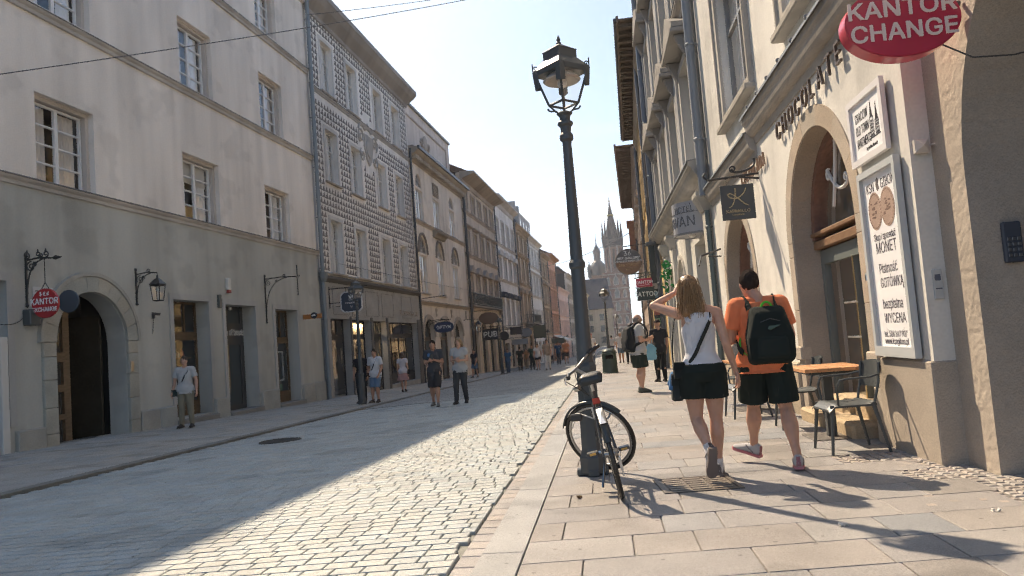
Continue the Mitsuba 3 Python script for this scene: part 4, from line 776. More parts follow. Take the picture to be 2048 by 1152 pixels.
for t in np.linspace(.2, 2.94, 22): ch.add(ellipsoid((6.9 + .2 * math.cos(t), .041, 1.075 - .05 * math.sin(t)), (.007, .002, .007), 1))
put('printed_necklace', ch, 'matte', (.60, .60, .61), parent=k, F=F)
# red oval exchange sign standing out over the archway
k = thing('exchange_sign', 'big red oval sign lettered KANTOR CHANGE hanging above the archway at the top right', 'sign'); us = 5.5; ws = 2.595 - 2.315; zc = 3.29
el = [(ws + .40 * math.cos(t), zc + .27 * math.sin(t)) for t in np.linspace(0, 6.283, 61)[:-1]]
put('drum', vplate(F, us + .07, [el], .069), 'gloss', (.50, .06, .085), 30, parent=k); el2 = [(ws + .392 * math.cos(t), zc + .262 * math.sin(t)) for t in np.linspace(0, 6.283, 61)[:-1]]
put('face', vplate(F, us - .002, [el2], .004), 'gloss', (.50, .045, .08), parent=k)
for s, h, dz, sq in (('KANTOR', .118, .035, 1.12), ('CHANGE', .118, -.135, 1.08)): face_text(s, h, us - .006, ws, zc + dz, k, F, (.78, .62, .56), sq=sq)
put('arm', MB().tube([F.pt(us + .07, -.15, zc + .1), F.pt(us + .07, ws, zc + .1)], .02).tube([F.pt(us + .07, -.15, zc + .42), F.pt(us + .07, ws + .1, zc + .25)], .012), 'satin', (.1, .1, .1), parent=k)
k = thing('cable', 'thin cable sagging from the red oval sign into the dark archway', 'cable'); put('wire', tube([F.pt(5.55, .02, 3.1), F.pt(5.5, -.16, 2.96), F.pt(5.45, -.4, 2.93), F.pt(5.4, -.8, 2.98)], .006, 6), 'satin', (.06, .06, .06), parent=k)
k = thing('junction_box', 'small pale pyramid shaped box with a loose wire on the shaded side of the pier', 'box')
bp = np.array([2.66, 6.29, 2.52]); put('casing', hull(np.array([[-.055, 0, -.055], [.055, 0, -.055], [.055, 0, .055], [-.055, 0, .055], [-.055, -.05, -.055], [.055, -.05, -.055], [.055, -.05, .055], [-.055, -.05, .055], [0, -.1, 0]]) + bp), 'satin', (.50, .46, .42), parent=k)
put('wire', MB().tube(bez(bp + [.05, -.03, 0], bp + [.2, -.15, .0], bp + [.3, -.2, .15], bp + [.16, -.18, .16], 12), .006, 6).tube(bez(bp + [.1, -.05, .0], bp + [.3, -.3, .03], bp + [.5, -.5, .08], bp + [.8, -.6, .25], 12), .004, 6), 'satin', (.42, .40, .38), parent=k)
k = thing('switch_plate', 'small pale framed plate low on the shaded side of the pier', 'plate'); put('plate', bevel(2.645, 2.715, 6.278, 6.302, 1.28, 1.52, .004), 'satin', (.42, .43, .42), parent=k); put('printed_mark', MB().box(2.655, 2.70, 6.2755, 6.2775, 1.43, 1.48).box(2.655, 2.705, 6.2755, 6.2775, 1.36, 1.37), 'matte', (.12, .13, .16), parent=k)
k = thing('intercom', 'dark blue intercom panel inside the shaded reveal of the archway', 'intercom'); put('panel', bevel(2.95, 3.08, 5.78, 5.822, 1.5, 1.8, .01), 'satin', (.05, .06, .08), parent=k)
for i in range(3):
    for j in range(4): put('button', bevel(2.97 + i * .034, 2.995 + i * .034, 5.772, 5.781, 1.54 + j * .04, 1.565 + j * .04, .003), 'metal', (.3, .3, .32), parent=k)
# hanging shop sign on a scrolled bracket
k = thing('wall_bracket', 'black scrolled iron bracket that carries the dark square shop sign', 'bracket'); ub, zb_ = 11.65, 3.46; IR = (.035, .035, .037)
put('arm', tube([F.pt(ub, 0, zb_ + .02), F.pt(ub, .35, zb_), F.pt(ub, .78, zb_ - .02), F.pt(ub, .84, zb_ + .05), F.pt(ub, .8, zb_ + .1)], .018, 8), 'satin', IR, 40, parent=k)
put('brace', MB().tube([F.pt(ub, 0, zb_ - .06), F.pt(ub, .3, zb_ - .01)], .016, 8).tube(bez(F.pt(ub, .05, zb_ + .26), F.pt(ub, -.02, zb_ + .05), F.pt(ub, .45, zb_ + .02), F.pt(ub, .42, zb_ + .12), 14), .018, 8).tube(spiral(F.pt(ub, .38, zb_ + .12), .05, 1.0, (tuple(np.append(F.n, 0)), Z_)), .014, 6), 'satin', IR, 40, parent=k)
k = thing('shop_sign', 'dark square hanging sign with a gold looping letter beside the chocolate shop arches', 'sign')
put('panel', F(*as_vf(bevel(ub - .02, ub + .02, .10, .60, 2.79, 3.33, .006))), 'satin', (.05, .058, .065), parent=k); GOLD = (.50, .40, .24); cw_ = .36
g = lambda x, z: F.pt(ub - .023, cw_ - x, 3.1 + z)
put('gold_letter', MB().tube(bez(g(-.02, .18), g(-.02, .02), g(-.06, -.10), g(-.13, -.12), 12), .008, 6).tube(bez(g(.14, .17), g(.12, .08), g(.02, .0), g(-.06, .02), 12), .008, 6).tube(bez(g(-.06, .02), g(-.16, .05), g(-.15, .1), g(-.1, .1), 8), .008, 6).tube(bez(g(-.1, .1), g(-.02, .08), g(.08, -.08), g(.16, -.1), 12), .008, 6), 'matte', GOLD, 40, parent=k)
face_text('KARMELLO', .045, ub - .021, cw_, 2.90, k, F, GOLD, False, 1.1); face_text('Chocolatier', .025, ub - .021, cw_, 2.855, k, F, GOLD, False)
for w in (.2, .5):
    m = MB()
    for j in range(4): m.tube(spiral(F.pt(ub, w, 3.345 + j * .028), .014, 1.0, ((1, 0, 0), Z_) if j % 2 else ((0, 1, 0), Z_), n=9), .004, 5)
    put('chain', m, 'satin', IR, parent=k)
k = thing('wall_bracket', 'small dark angled iron bracket on the wall left of the second shop arch', 'bracket'); put('arm', MB().tube([F.pt(15.6, .02, 2.75), F.pt(15.4, .45, 2.62), F.pt(15.1, .55, 2.4)], .02).tube([F.pt(15.6, .02, 2.6), F.pt(15.4, .3, 2.6)], .015), 'satin', (.05, .05, .055), parent=k)
# ------------------------------------------------------------------ right: the pilastered hotel house
R2 = thing('townhouse', 'grey house with heavy window hoods, pilasters and a curved cornice beyond the chocolate shop', 'house'); GY = (.44, .425, .395)
ra = [(22.0, 23.7, 2.4), (24.7, 26.3, 2.4), (27.1, 28.5, 2.4)]
wr2 = [(17.3 + 3.05 * i, 18.9 + 3.05 * i) for i in range(4)]
wall(R2, F, 16.27, 29.0, lambda u: gr(u) - .5, 4.36, [archp(a, b, gr(b) - .2, zs, n=20) for a, b, zs in ra] + [rect(17.25, 19.6, gr(18), 3.3)], (.66, .64, .585), thick=.5)
wall(R2, F, 16.27, 29.0, 4.362, 16.5, [rect(a, b, z, z + 2.6) for a, b in wr2 for z in (4.95, 9.1, 12.9)], GY, w=-.02, thick=.48, name='upper_wall'); shell(R2, F, 16.3, 29.0, 16.6, eave=.9, rise=2)
cornice(R2, 16.3, 29.05, 4.3, 4.80, .42, (.42, .40, .365))
for a, b in wr2:
    for z in (4.95, 9.1, 12.9):
        win(R2, F, a, b, z, z + 2.6, d=.2, rows=(0, .6, 1), fc=(.60, .60, .58), bar=.07, mid=.1, curtain=1)
        put('surround', uzw(extr([rect(a - .2, b + .2, z - .05, z + 2.78), rect(a, b, z, z + 2.6)], -.02, .1)), 'plaster', (.44, .42, .39), parent=R2, F=F)
        if z < 10:
            m = MB().add(bevel(a - .38, b + .38, -.02, .46, z + 3.02, z + 3.14, .02)); put('window_hood', m, 'plaster', (.36, .34, .315), parent=R2, F=F)
            pediment(R2, F, (a + b) / 2, (b - a) / 2 + .36, z + 3.27, .55, (.37, .35, .325), z > 8, .42)
            for s in (a - .22, b + .06): put('corbel', hull([[s, 0, z + 2.45], [s + .16, 0, z + 2.45], [s, .12, z + 2.5], [s + .16, .12, z + 2.5], [s, .36, z + 3.0], [s + .16, .36, z + 3.0], [s, 0, z + 3.0], [s + .16, 0, z + 3.0]]), 'plaster', (.34, .32, .30), parent=R2, F=F)
for i in range(5):
    c = 16.58 + 3.05 * i
    put('pilaster', bevel(c - .26, c + .26, -.02, .13, 4.8, 12.4, .02), 'plaster', (.40, .40, .395), parent=R2, F=F); put('pilaster_capital', bevel(c - .36, c + .36, -.02, .3, 12.4, 12.75, .08), 'plaster', (.37, .36, .34), parent=R2, F=F)
band(R2, F, 16.3, 29, 8.85, .25, .3, (.36, .34, .32)); mould(R2, 'top_cornice', F, 16.2, 29, [(-.02, 15.8), (.2, 15.9), (.6, 16.2), (.9, 16.3), (.9, 16.5), (-.02, 16.6)], 'plaster', (.34, .33, .31))
for u in (16.75, 20.7, 24.2, 26.75):
    put('pier', bevel(u - .22, u + .22, -.02, .12, gr(u) - .3, 3.72, .015), 'plaster', (.54, .52, .47), parent=R2, F=F)
    put('pier_capital', hull([[u - .25, -.02, 3.72], [u + .25, -.02, 3.72], [u - .25, .15, 3.72], [u + .25, .15, 3.72], [u - .36, -.02, 4.05], [u + .36, -.02, 4.05], [u - .36, .3, 4.05], [u + .36, .3, 4.05], [u - .36, .3, 4.14], [u + .36, .3, 4.14], [u - .36, -.02, 4.14], [u + .36, -.02, 4.14]]), 'plaster', (.47, .45, .41), parent=R2, F=F)
for a, b, zs in ra:
    c, r = (a + b) / 2, (b - a) / 2; ts = np.linspace(0, math.pi, 16)
    put('arch_mould', uzw(extr([[(c + (r + .12) * math.cos(t), zs + (r + .12) * math.sin(t)) for t in ts] + [(c + r * math.cos(t), zs + r * math.sin(t)) for t in ts[::-1]]], -.02, .05)), 'plaster', (.48, .45, .40), parent=R2, F=F)
    k = put('arch_window', uzw(extr([archp(a, b, gr(c) - .1, zs, n=16), rect(a + .1, c - .05, gr(c) + .5, zs - .1), rect(c + .05, b - .1, gr(c) + .5, zs - .1), archp(a + .12, b - .12, zs, zs, n=12, rise=r - .14)], -.4, -.32)), 'wood', (.12, .11, .09), parent=R2, F=F); put('pane', fanquad(archp(a + .05, b - .05, gr(c) + .4, zs, n=14, rise=r - .08), -.37), 'dark_glass', parent=k, F=F)
k = put('hotel_door', uzw(extr([rect(17.25, 19.6, gr(18), 3.3), rect(17.45, 18.35, .2, 2.2), rect(18.5, 19.4, .2, 2.2), rect(17.45, 19.4, 2.4, 3.15)], -.45, -.38)), 'wood', (.10, .09, .08), parent=R2, F=F); put('pane', box(17.4, 19.45, -.43, -.42, .15, 3.2), 'dark_glass', parent=k, F=F)
k = thing('poster_case', 'glass fronted poster case on the wall by the hotel door', 'poster case'); put('frame', uzw(extr([rect(19.75, 20.4, .9, 2.2), rect(19.8, 20.35, .96, 2.14)], 0, .1)), 'satin', (.45, .46, .45), parent=k, F=F); put('poster', box(19.8, 20.35, .02, .05, .96, 2.14), 'satin', (.40, .46, .46), parent=k, F=F)
drainpipe(R2, F, 28.9, -.4, 16, .11, .2, (.13, .15, .18))
k = thing('hotel_canopy', 'grey half round hotel canopy drum with three stars over the hotel door', 'canopy'); uc = 18.0
hc = lambda r: [(uc + r * math.cos(t), 1.08 * r * math.sin(t)) for t in np.linspace(0, math.pi, 30)]
v, f = extr([hc(.62)], 3.36, 4.12); put('drum', F(v, f), 'satin', (.33, .335, .355), 30, parent=k)
v, f = extr([hc(.625) + hc(.60)[::-1]], 3.35, 3.40); put('rim', F(v, f), 'satin', (.2, .2, .2), parent=k); v, f = extr([hc(.63) + hc(.615)[::-1]], 3.86, 3.872); put('seam', F(v, f), 'satin', (.12, .12, .13), parent=k)
put('under_lamp', ellipsoid(F.pt(uc - .1, .25, 3.36), (.09, .09, .05)), 'gloss', (.75, .74, .7), True, parent=k)
def wrap(s, h, z, a0, k, col=(.14, .145, .16)):
    v, f = lettering(s, h, (0, 0, 0), (1, 0, 0), (0, 1, 0), .012, True, 1.0); t = a0 + v[:, 0] / .62; r = .618 + v[:, 2]      # angle grows from the camera side (-u) outwards
    q = np.column_stack([uc - r * np.cos(t), r * np.sin(t), z + v[:, 1]]); put('lettering', F(q, f), 'satin', col, parent=k)
# the drum reads from its far side round to the wall: place words so that they end near the wall
def wrap_end(s, h, z, k): 
    v, f = lettering(s, h, (0, 0, 0), (1, 0, 0), (0, 1, 0), .012, False, .9); x = v[:, 0] - v[:, 0].max(); t = math.pi - .35 + x / .62; r = .618 + v[:, 2]
    q = np.column_stack([uc + r * np.cos(t), 1.08 * r * np.sin(t), z + v[:, 1]]); put('lettering', F(q, f), 'satin', (.13, .135, .15), parent=k)
wrap_end('HOTEL', .13, 3.88, k); wrap_end('GWAN', .24, 3.54, k)
for i in range(3):
    t = math.pi - .5 - i * .16; o_ = F.pt(uc + .625 * math.cos(t), .625 * math.sin(t), 4.06)
    put('star', hull([o_ + np.array([-.03 * math.sin(a) if j else 0, 0, .03 * math.cos(a)]) for j, a in enumerate(np.arange(5) * 1.2566)] + [o_ + [0, .01, 0], o_ + [.002, -.012, 0]]), 'satin', (.13, .13, .15), parent=k)
k = thing('green_hanging', 'bright green leafy decoration hanging on the hotel wall above the arches', 'decoration'); m = MB()
for i in range(46): c = F.pt(25.4 + rng.normal(0, .16), .25 + rng.normal(0, .1), 2.95 + rng.uniform(-.5, .45)); m.add(hull(c + rng.normal(0, .055, (5, 3))))
put('leaves', m, 'matte', (.05, .22, .08), parent=k, kind='stuff'); put('hook', tube([F.pt(25.4, 0, 3.4), F.pt(25.4, .28, 3.42)], .012), 'satin', (.05, .05, .05), parent=k)
# ------------------------------------------------------------------ right: further houses
F3 = Frame(2.47 - .0385 * 29.05, .0385, -1)
R3 = thing('townhouse', 'house with a very deep dark eave and yellow plaster behind the grey pilastered house', 'house')
wz = [(29.9 + 3.1 * i, 31.2 + 3.1 * i, z, z + 2.2) for i in range(6) for z in (4.6, 8.2, 11.0)]
wall(R3, F3, 29.05, 48, lambda u: gr(u) - .6, 13.5, [rect(*q) for q in wz] + [rect(30 + 4 * i, 32.6 + 4 * i, gr(34), 2.6) for i in range(4)], (.56, .42, .22)); shell(R3, F3, 29.05, 48, 13.6, eave=.2)
for q in wz:
    win(R3, F3, *q, d=.14, single=True, glass='dark_glass', fc=(.5, .5, .47)); put('surround', uzw(extr([rect(q[0] - .18, q[1] + .18, q[2] - .15, q[3] + .25), rect(*q)], -.02, .12)), 'plaster', (.58, .45, .27), parent=R3, F=F3)
for i in range(4): put('shop_window', box(30 + 4 * i, 32.6 + 4 * i, -.3, -.25, gr(34), 2.6), 'dark_glass', parent=R3, F=F3)
put('eave', MB().box(29.1, 47.9, -.3, .92, 13.55, 13.62).box(29.1, 47.9, .86, .96, 13.45, 13.75), 'wood', (.13, .10, .08), parent=R3, F=F3)
for u in np.arange(29.4, 47.9, .75): put('rafter', bevel(u, u + .12, .0, .9, 13.38, 13.549, .015), 'wood', (.10, .08, .065), parent=R3, F=F3)
put('gutter', tube([[29.1, 1.0, 13.6], [47.9, 1.0, 13.6]], .07, 8), 'satin', (.08, .09, .10), parent=R3, F=F3)
mould(R3, 'cornice', F3, 29.1, 48, [(-.02, 12.6), (.15, 12.7), (.3, 13.2), (.3, 13.35), (-.02, 13.4)], 'plaster', (.40, .33, .24)); band(R3, F3, 29.1, 48, 4.2, .3, .35, (.5, .42, .3))
drainpipe(R3, F3, 33.5, -.4, 13.3, .1, .2, (.10, .11, .13)); drainpipe(R3, F3, 47.8, -.5, 13.3, .1, .2, (.10, .11, .13))
F4 = Frame(3.0 - .0417 * 48, .0417, -1)
R4 = house('brown house with a wide overhanging wooden eave further along the right side', F4, 48.1, 72, gr, [(3.4, 5.8), (7.2, 9.6), (10.6, 12.2)], 13.1, (.36, .30, .25), 6, (.33, .28, .24), 'shop', .3, ['flat', 'flat', None])
put('eave', MB().box(48.1, 72, -.3, 1.3, 13.2, 13.28).box(48.1, 72, 1.24, 1.36, 13.1, 13.4), 'wood', (.17, .125, .10), parent=R4, F=F4)
for u in np.arange(48.4, 72, .9): put('rafter', bevel(u, u + .14, .0, 1.25, 13.0, 13.199, .015), 'wood', (.14, .10, .08), parent=R4, F=F4)
F5 = Frame(4.35 - .045 * 72, .045, -1)
R5 = house('lower ochre house with a brick coloured bay standing out high on its front', F5, 72.1, 100, gr, [(2.6, 4.8), (6.4, 8.8)], 10.4, (.42, .33, .22), 6, (.36, .29, .21), 'shop', .4, None)
put('bay', MB().add(bevel(72.3, 76, -.1, 1.15, 8.9, 11.6, .04)).add(bevel(72.2, 76.1, -.1, 1.3, 11.6, 11.85, .04)).add(bevel(72.2, 76.1, -.1, 1.28, 8.6, 8.9, .04)), 'stone', (.34, .17, .11), parent=R5, F=F5)
house('plain sandy house at the far right end of the street', Frame(5.65 - .05 * 100, .05, -1), 100.1, 150, gr, [(2.0, 4.2), (5.4, 7.6)], 9.0, (.44, .36, .27), 9, (.38, .31, .24), 'shop', .4, None)
# ------------------------------------------------------------------ the church at the end of the street
CH = thing('church', 'red brick church with two unequal spired towers closing the end of the street', 'church'); BR = (.16, .105, .095); SL = (.05, .058, .072)
def at(x, y): return lambda v, f: (v + [x, y, 0], f)
f0 = at(8.2, 380); sh = 6.3
put('tower', MB().box(-sh, sh, -sh, sh, -9, 31), 'stone', BR, parent=CH, F=f0)
put('octagon', lathe([(4.9, 31), (4.9, 44.5)], 8, math.pi / 8), 'stone', (.16, .11, .10), parent=CH, F=f0)
for z in (3, 9.5, 16, 22.5, 29.6): put('stone_band', box(-sh - .25, sh + .25, -sh - .25, sh + .25, z, z + .5), 'stone', (.24, .215, .20), parent=CH, F=f0)
pt = lambda c, w, z0, z1: [(c - w, z0), (c + w, z0), (c + w, z1), (c, z1 + 1.6 * w), (c - w, z1)]
for z in (-3, 3.8, 10.3, 16.8, 23.4):
    for c, w in ((-3.9, .6), (0, 1.0), (3.9, .6)):
        v, f = extr([pt(c, w + .35, z + 1.0, z + 4.2), pt(c, w, z + 1.35, z + 4.1)], -sh - .12, -sh + .05); k = put('window', (v[:, [0, 2, 1]], f), 'stone', (.25, .225, .21), parent=CH, F=f0)
        v, f = extr([pt(c, w, z + 1.35, z + 4.1)], -sh - .04, -sh + .04); put('pane', (v[:, [0, 2, 1]], f), 'dark_glass', parent=k, F=f0)
for i in range(8):
    a = i * math.pi / 4 + math.pi / 8; put('rib', MB().tube([[4.95 * math.cos(a), 4.95 * math.sin(a), 31], [4.95 * math.cos(a), 4.95 * math.sin(a), 44.5]], .38, 6), 'stone', (.24, .215, .21), parent=CH, F=f0)
    a += math.pi / 8; put('lancet', MB().add(bevel(4.45, 4.62, -.55, .55, 33, 43, .05), lambda v, a=a: v @ np.array([[math.cos(a), math.sin(a), 0], [-math.sin(a), math.cos(a), 0], [0, 0, 1]])), 'matte', (.06, .055, .06), parent=CH, F=f0)
put('gallery', lathe([(4.9, 44), (5.6, 44.8), (5.8, 48.2), (4.8, 48.6), (3.2, 48.8)], 8, math.pi / 8), 'stone', SL, parent=CH, F=f0)
k = put('spire', lathe([(3.6, 48.7), (1.3, 60.5), (1.25, 60.6), (.42, 66), (.12, 68.5), (.05, 70.5)], 8), 'stone', SL, parent=CH, F=f0)
put('crown_ring', lathe([(1.3, 60.2), (1.9, 60.6), (1.9, 61.0), (1.2, 61.2)], 10), 'metal', (.35, .28, .12), parent=k, F=f0); put('ball', ellipsoid((0, 0, 68.2), (.5, .5, .5)), 'metal', (.4, .32, .14), True, parent=k, F=f0)
for i in range(8):
    a = i * math.pi / 4; put('pinnacle', MB().add(lathe([(.75, 47.5), (.7, 50), (.12, 57), (.03, 58.5)], 6), lambda v, a=a: v + [4.7 * math.cos(a), 4.7 * math.sin(a), 0]), 'stone', SL, parent=CH, F=f0)
f1 = at(-.3, 392)
put('lower_tower', MB().box(-4.9, 4.9, -4.9, 4.9, -9, 31).box(-5.1, 5.1, -5.1, 5.1, 24, 24.5).box(-5.1, 5.1, -5.1, 5.1, 30.6, 31.2), 'stone', (.15, .105, .10), parent=CH, F=f1)
put('dome', lathe([(5.2, 31), (5.1, 33), (4.4, 35.6), (3.0, 38), (1.9, 39.2), (1.75, 42.6), (2.1, 43), (2.0, 44.4), (1.1, 46.2), (.35, 47.6), (.12, 51), (.04, 54)], 12), 'satin', (.06, .07, .08), 30, parent=CH, F=f1)
for dx in (-4.4, 4.4): put('corner_turret', lathe([(1.1, 30), (1.1, 34), (1.3, 34.4), (1.0, 36), (.3, 37.2), (.06, 40)], 8), 'satin', (.06, .07, .08), 30, parent=CH, F=lambda v, f, dx=dx: (v + [-.3 + dx, 387.6, 0], f))
k = thing('town_hall_house', 'dark steep roofed building in front of the church towers at the street end', 'building')
put('wall', box(-24, 3.6, 262, 276, -7, 9.5), 'plaster', (.40, .31, .22), parent=k); put('roof', hull([[-24.5, 261.4, 9.5], [4.1, 261.4, 9.5], [-24.5, 277, 9.5], [4.1, 277, 9.5], [-22, 269, 20.8], [2.6, 269, 20.8]]), 'stone', (.06, .068, .085), parent=k)
for i in range(6):
    for z in (-2.5, 1.5, 5.5): put('window', box(-21 + i * 4, -19.4 + i * 4, 261.9, 262.05, z, z + 2.3), 'dark_glass', parent=k)
# ------------------------------------------------------------------ overhead wires
def cable(label, p, q, sag, r=.012):
    t = np.linspace(0, 1, 24)[:, None]; pts = np.array(p) * (1 - t) + np.array(q) * t; pts[:, 2] -= sag * 4 * (t * (1 - t))[:, 0]
    k = thing('overhead_wire', label, 'wire'); put('wire', tube(pts, r, 6), 'satin', (.10, .10, .11), parent=k); return k, pts
cable('thin wire high across the front of the street from the beige house', (-11.97, 12.55, 7.0), (2.5, 34.0, 18.2), .25)
k, pts = cable('second thin wire branching beside the high front wire', (-8.1, 21.0, 11.5), (2.5, 34.6, 18.6), .22, .01)
cable('thin wire across the middle of the street in front of the church', (-7.9, 112.0, 12.0), (2.9, 66.0, 9.8), .5, .03)
cable('low wire along the left houses above the street lamp', (-11.2, 31, 5.1), (-9.2, 84, 6.0), .2, .012)
# ------------------------------------------------------------------ street lamps
LC = (.062, .070, .074)
def street_lamp(x, y, label, dz=0.0, s=1.0, group=None):
    k = thing('street_lamp', label, 'street lamp', group); F = place(x, y, 0, float(gz(x, y)) + dz, s)
    put('base', MB().add(bevel(-.15, .13, -.05, .05, 0, .06, .01)).add(bevel(-.05, .05, -.13, .13, 0, .06, .01)).add(lathe([(.125, .03), (.125, .16), (.11, .19), (.105, .22)], 8, math.pi / 8)), 'satin', LC, parent=k, F=F)
    put('pedestal', lathe([(.105, .22), (.1, .24), (.097, .55), (.09, .9), (.1, .93), (.1, .97), (.08, 1.0)], 8, math.pi / 8), 'satin', LC, parent=k, F=F)
    n = 16; pr = [(.078, 1.0), (.07, 1.4), (.064, 1.84), (.078, 1.86), (.078, 1.9), (.06, 1.93), (.05, 2.6), (.043, 3.02)]
    v, f = lathe(pr, n * 2); a = np.arctan2(v[:, 1], v[:, 0]); v[:, :2] *= (1 - .06 * np.cos(a * n) ** 2)[:, None]
    put('shaft', (v, f), 'satin', LC, 25, parent=k, F=F)
    put('capital', lathe([(.043, 3.02), (.062, 3.04), (.062, 3.08), (.045, 3.11), (.05, 3.16), (.07, 3.18), (.07, 3.2), (.045, 3.22), (.05, 3.26), (.075, 3.285), (.05, 3.30), (.03, 3.31)], 16), 'satin', LC, 25, parent=k, F=F)
    h = put('lantern', MB().add(lathe([(.215, 3.66), (.262, 3.655), (.268, 3.70), (.255, 3.715), (.155, 3.80), (.155, 3.87), (.165, 3.875), (.02, 3.945)], 4)), 'satin', LC, parent=k, F=F)
    put('finial', lathe([(.02, 3.94), (.025, 3.955), (.012, 3.97), (.02, 3.985), (.003, 4.03)], 8), 'satin', LC, parent=h, F=F)
    m = MB(); c4 = [(math.cos(i * math.pi / 2), math.sin(i * math.pi / 2)) for i in range(4)]
    q = lambda i, r, z: [c4[i % 4][0] * r, c4[i % 4][1] * r, z]
    for i in range(4):
        m.tube([q(i, .238, 3.665), q(i, .135, 3.375)], .012, 6).tube([q(i, .135, 3.375), q(i + 1, .135, 3.375)], .011, 6).tube([q(i, .135, 3.375), q(i, .075, 3.31)], .009, 6)
        m.tube(bez(q(i, .15, 3.345), q(i, .13, 3.29), q(i, .08, 3.35), q(i, .05, 3.28), 9), .009, 5)
    put('frame', m, 'satin', LC, 40, parent=h, F=F)
    for i in range(4):
        put('pane', (np.array([q(i, .236, 3.665), q(i + 1, .236, 3.665), q(i + 1, .133, 3.378), q(i, .133, 3.378)]), np.array([[0, 1, 2], [0, 2, 3]])), 'glass', parent=h, F=F)
        put('lower_pane', (np.array([q(i, .133, 3.37), q(i + 1, .133, 3.37), q(i + 1, .075, 3.31), q(i, .075, 3.31)]), np.array([[0, 1, 2], [0, 2, 3]])), 'glass', parent=h, F=F)
        for j in (1, 3): e_ = np.array(q(i + j, .265, 0)) - np.array(q(i, .265, 0)); e_ = e_ * .16; c0_ = np.array(q(i, .268, 0)); put('corner_plate', (np.array([c0_ + [0, 0, 3.70], c0_ + e_ + [0, 0, 3.70], c0_ * .955 + e_ + [0, 0, 3.54], c0_ * .93 + [0, 0, 3.525], c0_ * .97 + [0, 0, 3.70], c0_ * .97 + e_ + [0, 0, 3.70], c0_ * .925 + e_ + [0, 0, 3.54], c0_ * .90 + [0, 0, 3.525]]), np.array([[0, 1, 2], [0, 2, 3], [4, 6, 5], [4, 7, 6], [1, 5, 6], [1, 6, 2], [2, 6, 7], [2, 7, 3], [0, 3, 7], [0, 7, 4]])), 'satin', LC, parent=h, F=F)
        put('corner_ornament', MB().tube(spiral(q(i, .235, 3.735), .025, 1.1, ((c4[i][0], c4[i][1], 0), Z_), n=10), .006, 5).tube([q(i, .26, 3.7), q(i, .262, 3.785)], .006, 5), 'satin', LC, parent=h, F=F)
    put('reflector', lathe([(.05, 3.64), (.16, 3.585), (.175, 3.60), (.09, 3.68)], 20), 'satin', (.42, .37, .32), 40, parent=h, F=F); put('bulb', ellipsoid((0, 0, 3.575), (.045, .045, .05), 2), 'gloss', (.62, .6, .56), True, parent=h, F=F)
    return k
street_lamp(-.19, 6.72, 'tall black lamp post in the foreground with the bicycle leaning on it')
street_lamp(-7.8, 23.0, 'black street lamp on the left kerb before the triangle-fronted house', .06)
street_lamp(-7.3, 52.0, 'black street lamp in front of the pale grey ornate house', .06)
street_lamp(.17, 38.5, 'black street lamp just behind the waste bin on the right')
street_lamp(1.34, 75.0, 'slim black street lamp further right before the church tower')
street_lamp(-6.6, 88.0, 'far black street lamp by the house with the low balcony', .05)
street_lamp(-6.3, 128.0, 'farthest visible left street lamp, by the low pink house', .05)
street_lamp(3.4, 150.0, 'farthest visible right street lamp, small before the church')
# waste bin
k = thing('waste_bin', 'round dark green waste bin on the sunny pavement beyond the bicycle', 'waste bin'); Fb = place(.12, 28.5)
put('body', lathe([(.31, 0), (.31, .03), (.29, .06), (.27, .72), (.3, .74), (.3, .77), (.26, .78)], 24), 'satin', (.03, .055, .045), 30, parent=k, F=Fb)
put('lid', lathe([(.27, .775), (.26, .84), (.2, .90), (.1, .925), (.02, .93)], 24), 'satin', (.05, .07, .06), 30, parent=k, F=Fb); put('opening', box(-.14, .14, -.275, -.2, .55, .69), 'matte', (.01, .01, .01), parent=k, F=Fb)
# ------------------------------------------------------------------ bicycle
k = thing('bicycle', 'dark bicycle leaning on the foreground lamp post with its front wheel turned left', 'bicycle')
ln = math.radians(10); Rl = np.array([[math.cos(ln), 0, -math.sin(ln)], [0, 1, 0], [math.sin(ln), 0, math.cos(ln)]])   # leans to the left
hd = math.radians(3); Rh = np.array([[math.cos(hd), -math.sin(hd), 0], [math.sin(hd), math.cos(hd), 0], [0, 0, 1]])
O = np.array([.03, 5.66, float(gz(0, 5.7))])
BF = lambda v, f: ((v @ Rl.T) @ Rh.T + O, f)
ax_p, ax_d = np.array([0, .88, .74]), np.array([0, .33, -.944]); ax_d = ax_d / np.linalg.norm(ax_d); th = math.radians(-60)
def rod(v, a=th):
    v = np.asarray(v, float) - ax_p; c, s = math.cos(a), math.sin(a); return ax_p + v * c + np.cross(ax_d, v) * s + np.outer(v @ ax_d, ax_d) * (1 - c)
FF = lambda v, f: BF(rod(v), f)
DK, BLK, CHR = (.035, .04, .04), (.018, .018, .018), (.55, .56, .57)
WR = .335
def ringpts(r, n=48): t = np.linspace(0, 2 * np.pi, n + 1); return np.column_stack([t * 0, r * np.cos(t), r * np.sin(t)])
def torus(r, a, b, n=48, m=10):
    t = np.arange(n) * 2 * np.pi / n; s = np.arange(m) * 2 * np.pi / m; v = []
    for i in t:
        for j in s: R_ = r + b * math.cos(j); v.append([a * math.sin(j), R_ * math.cos(i), R_ * math.sin(i)])
    f = []
    for i in range(n):
        for j in range(m): p, q = i * m + j, i * m + (j + 1) % m; p2, q2 = ((i + 1) % n) * m + j, ((i + 1) % n) * m + (j + 1) % m; f += [[p, q, q2], [p, q2, p2]]
    return np.array(v), np.array(f)
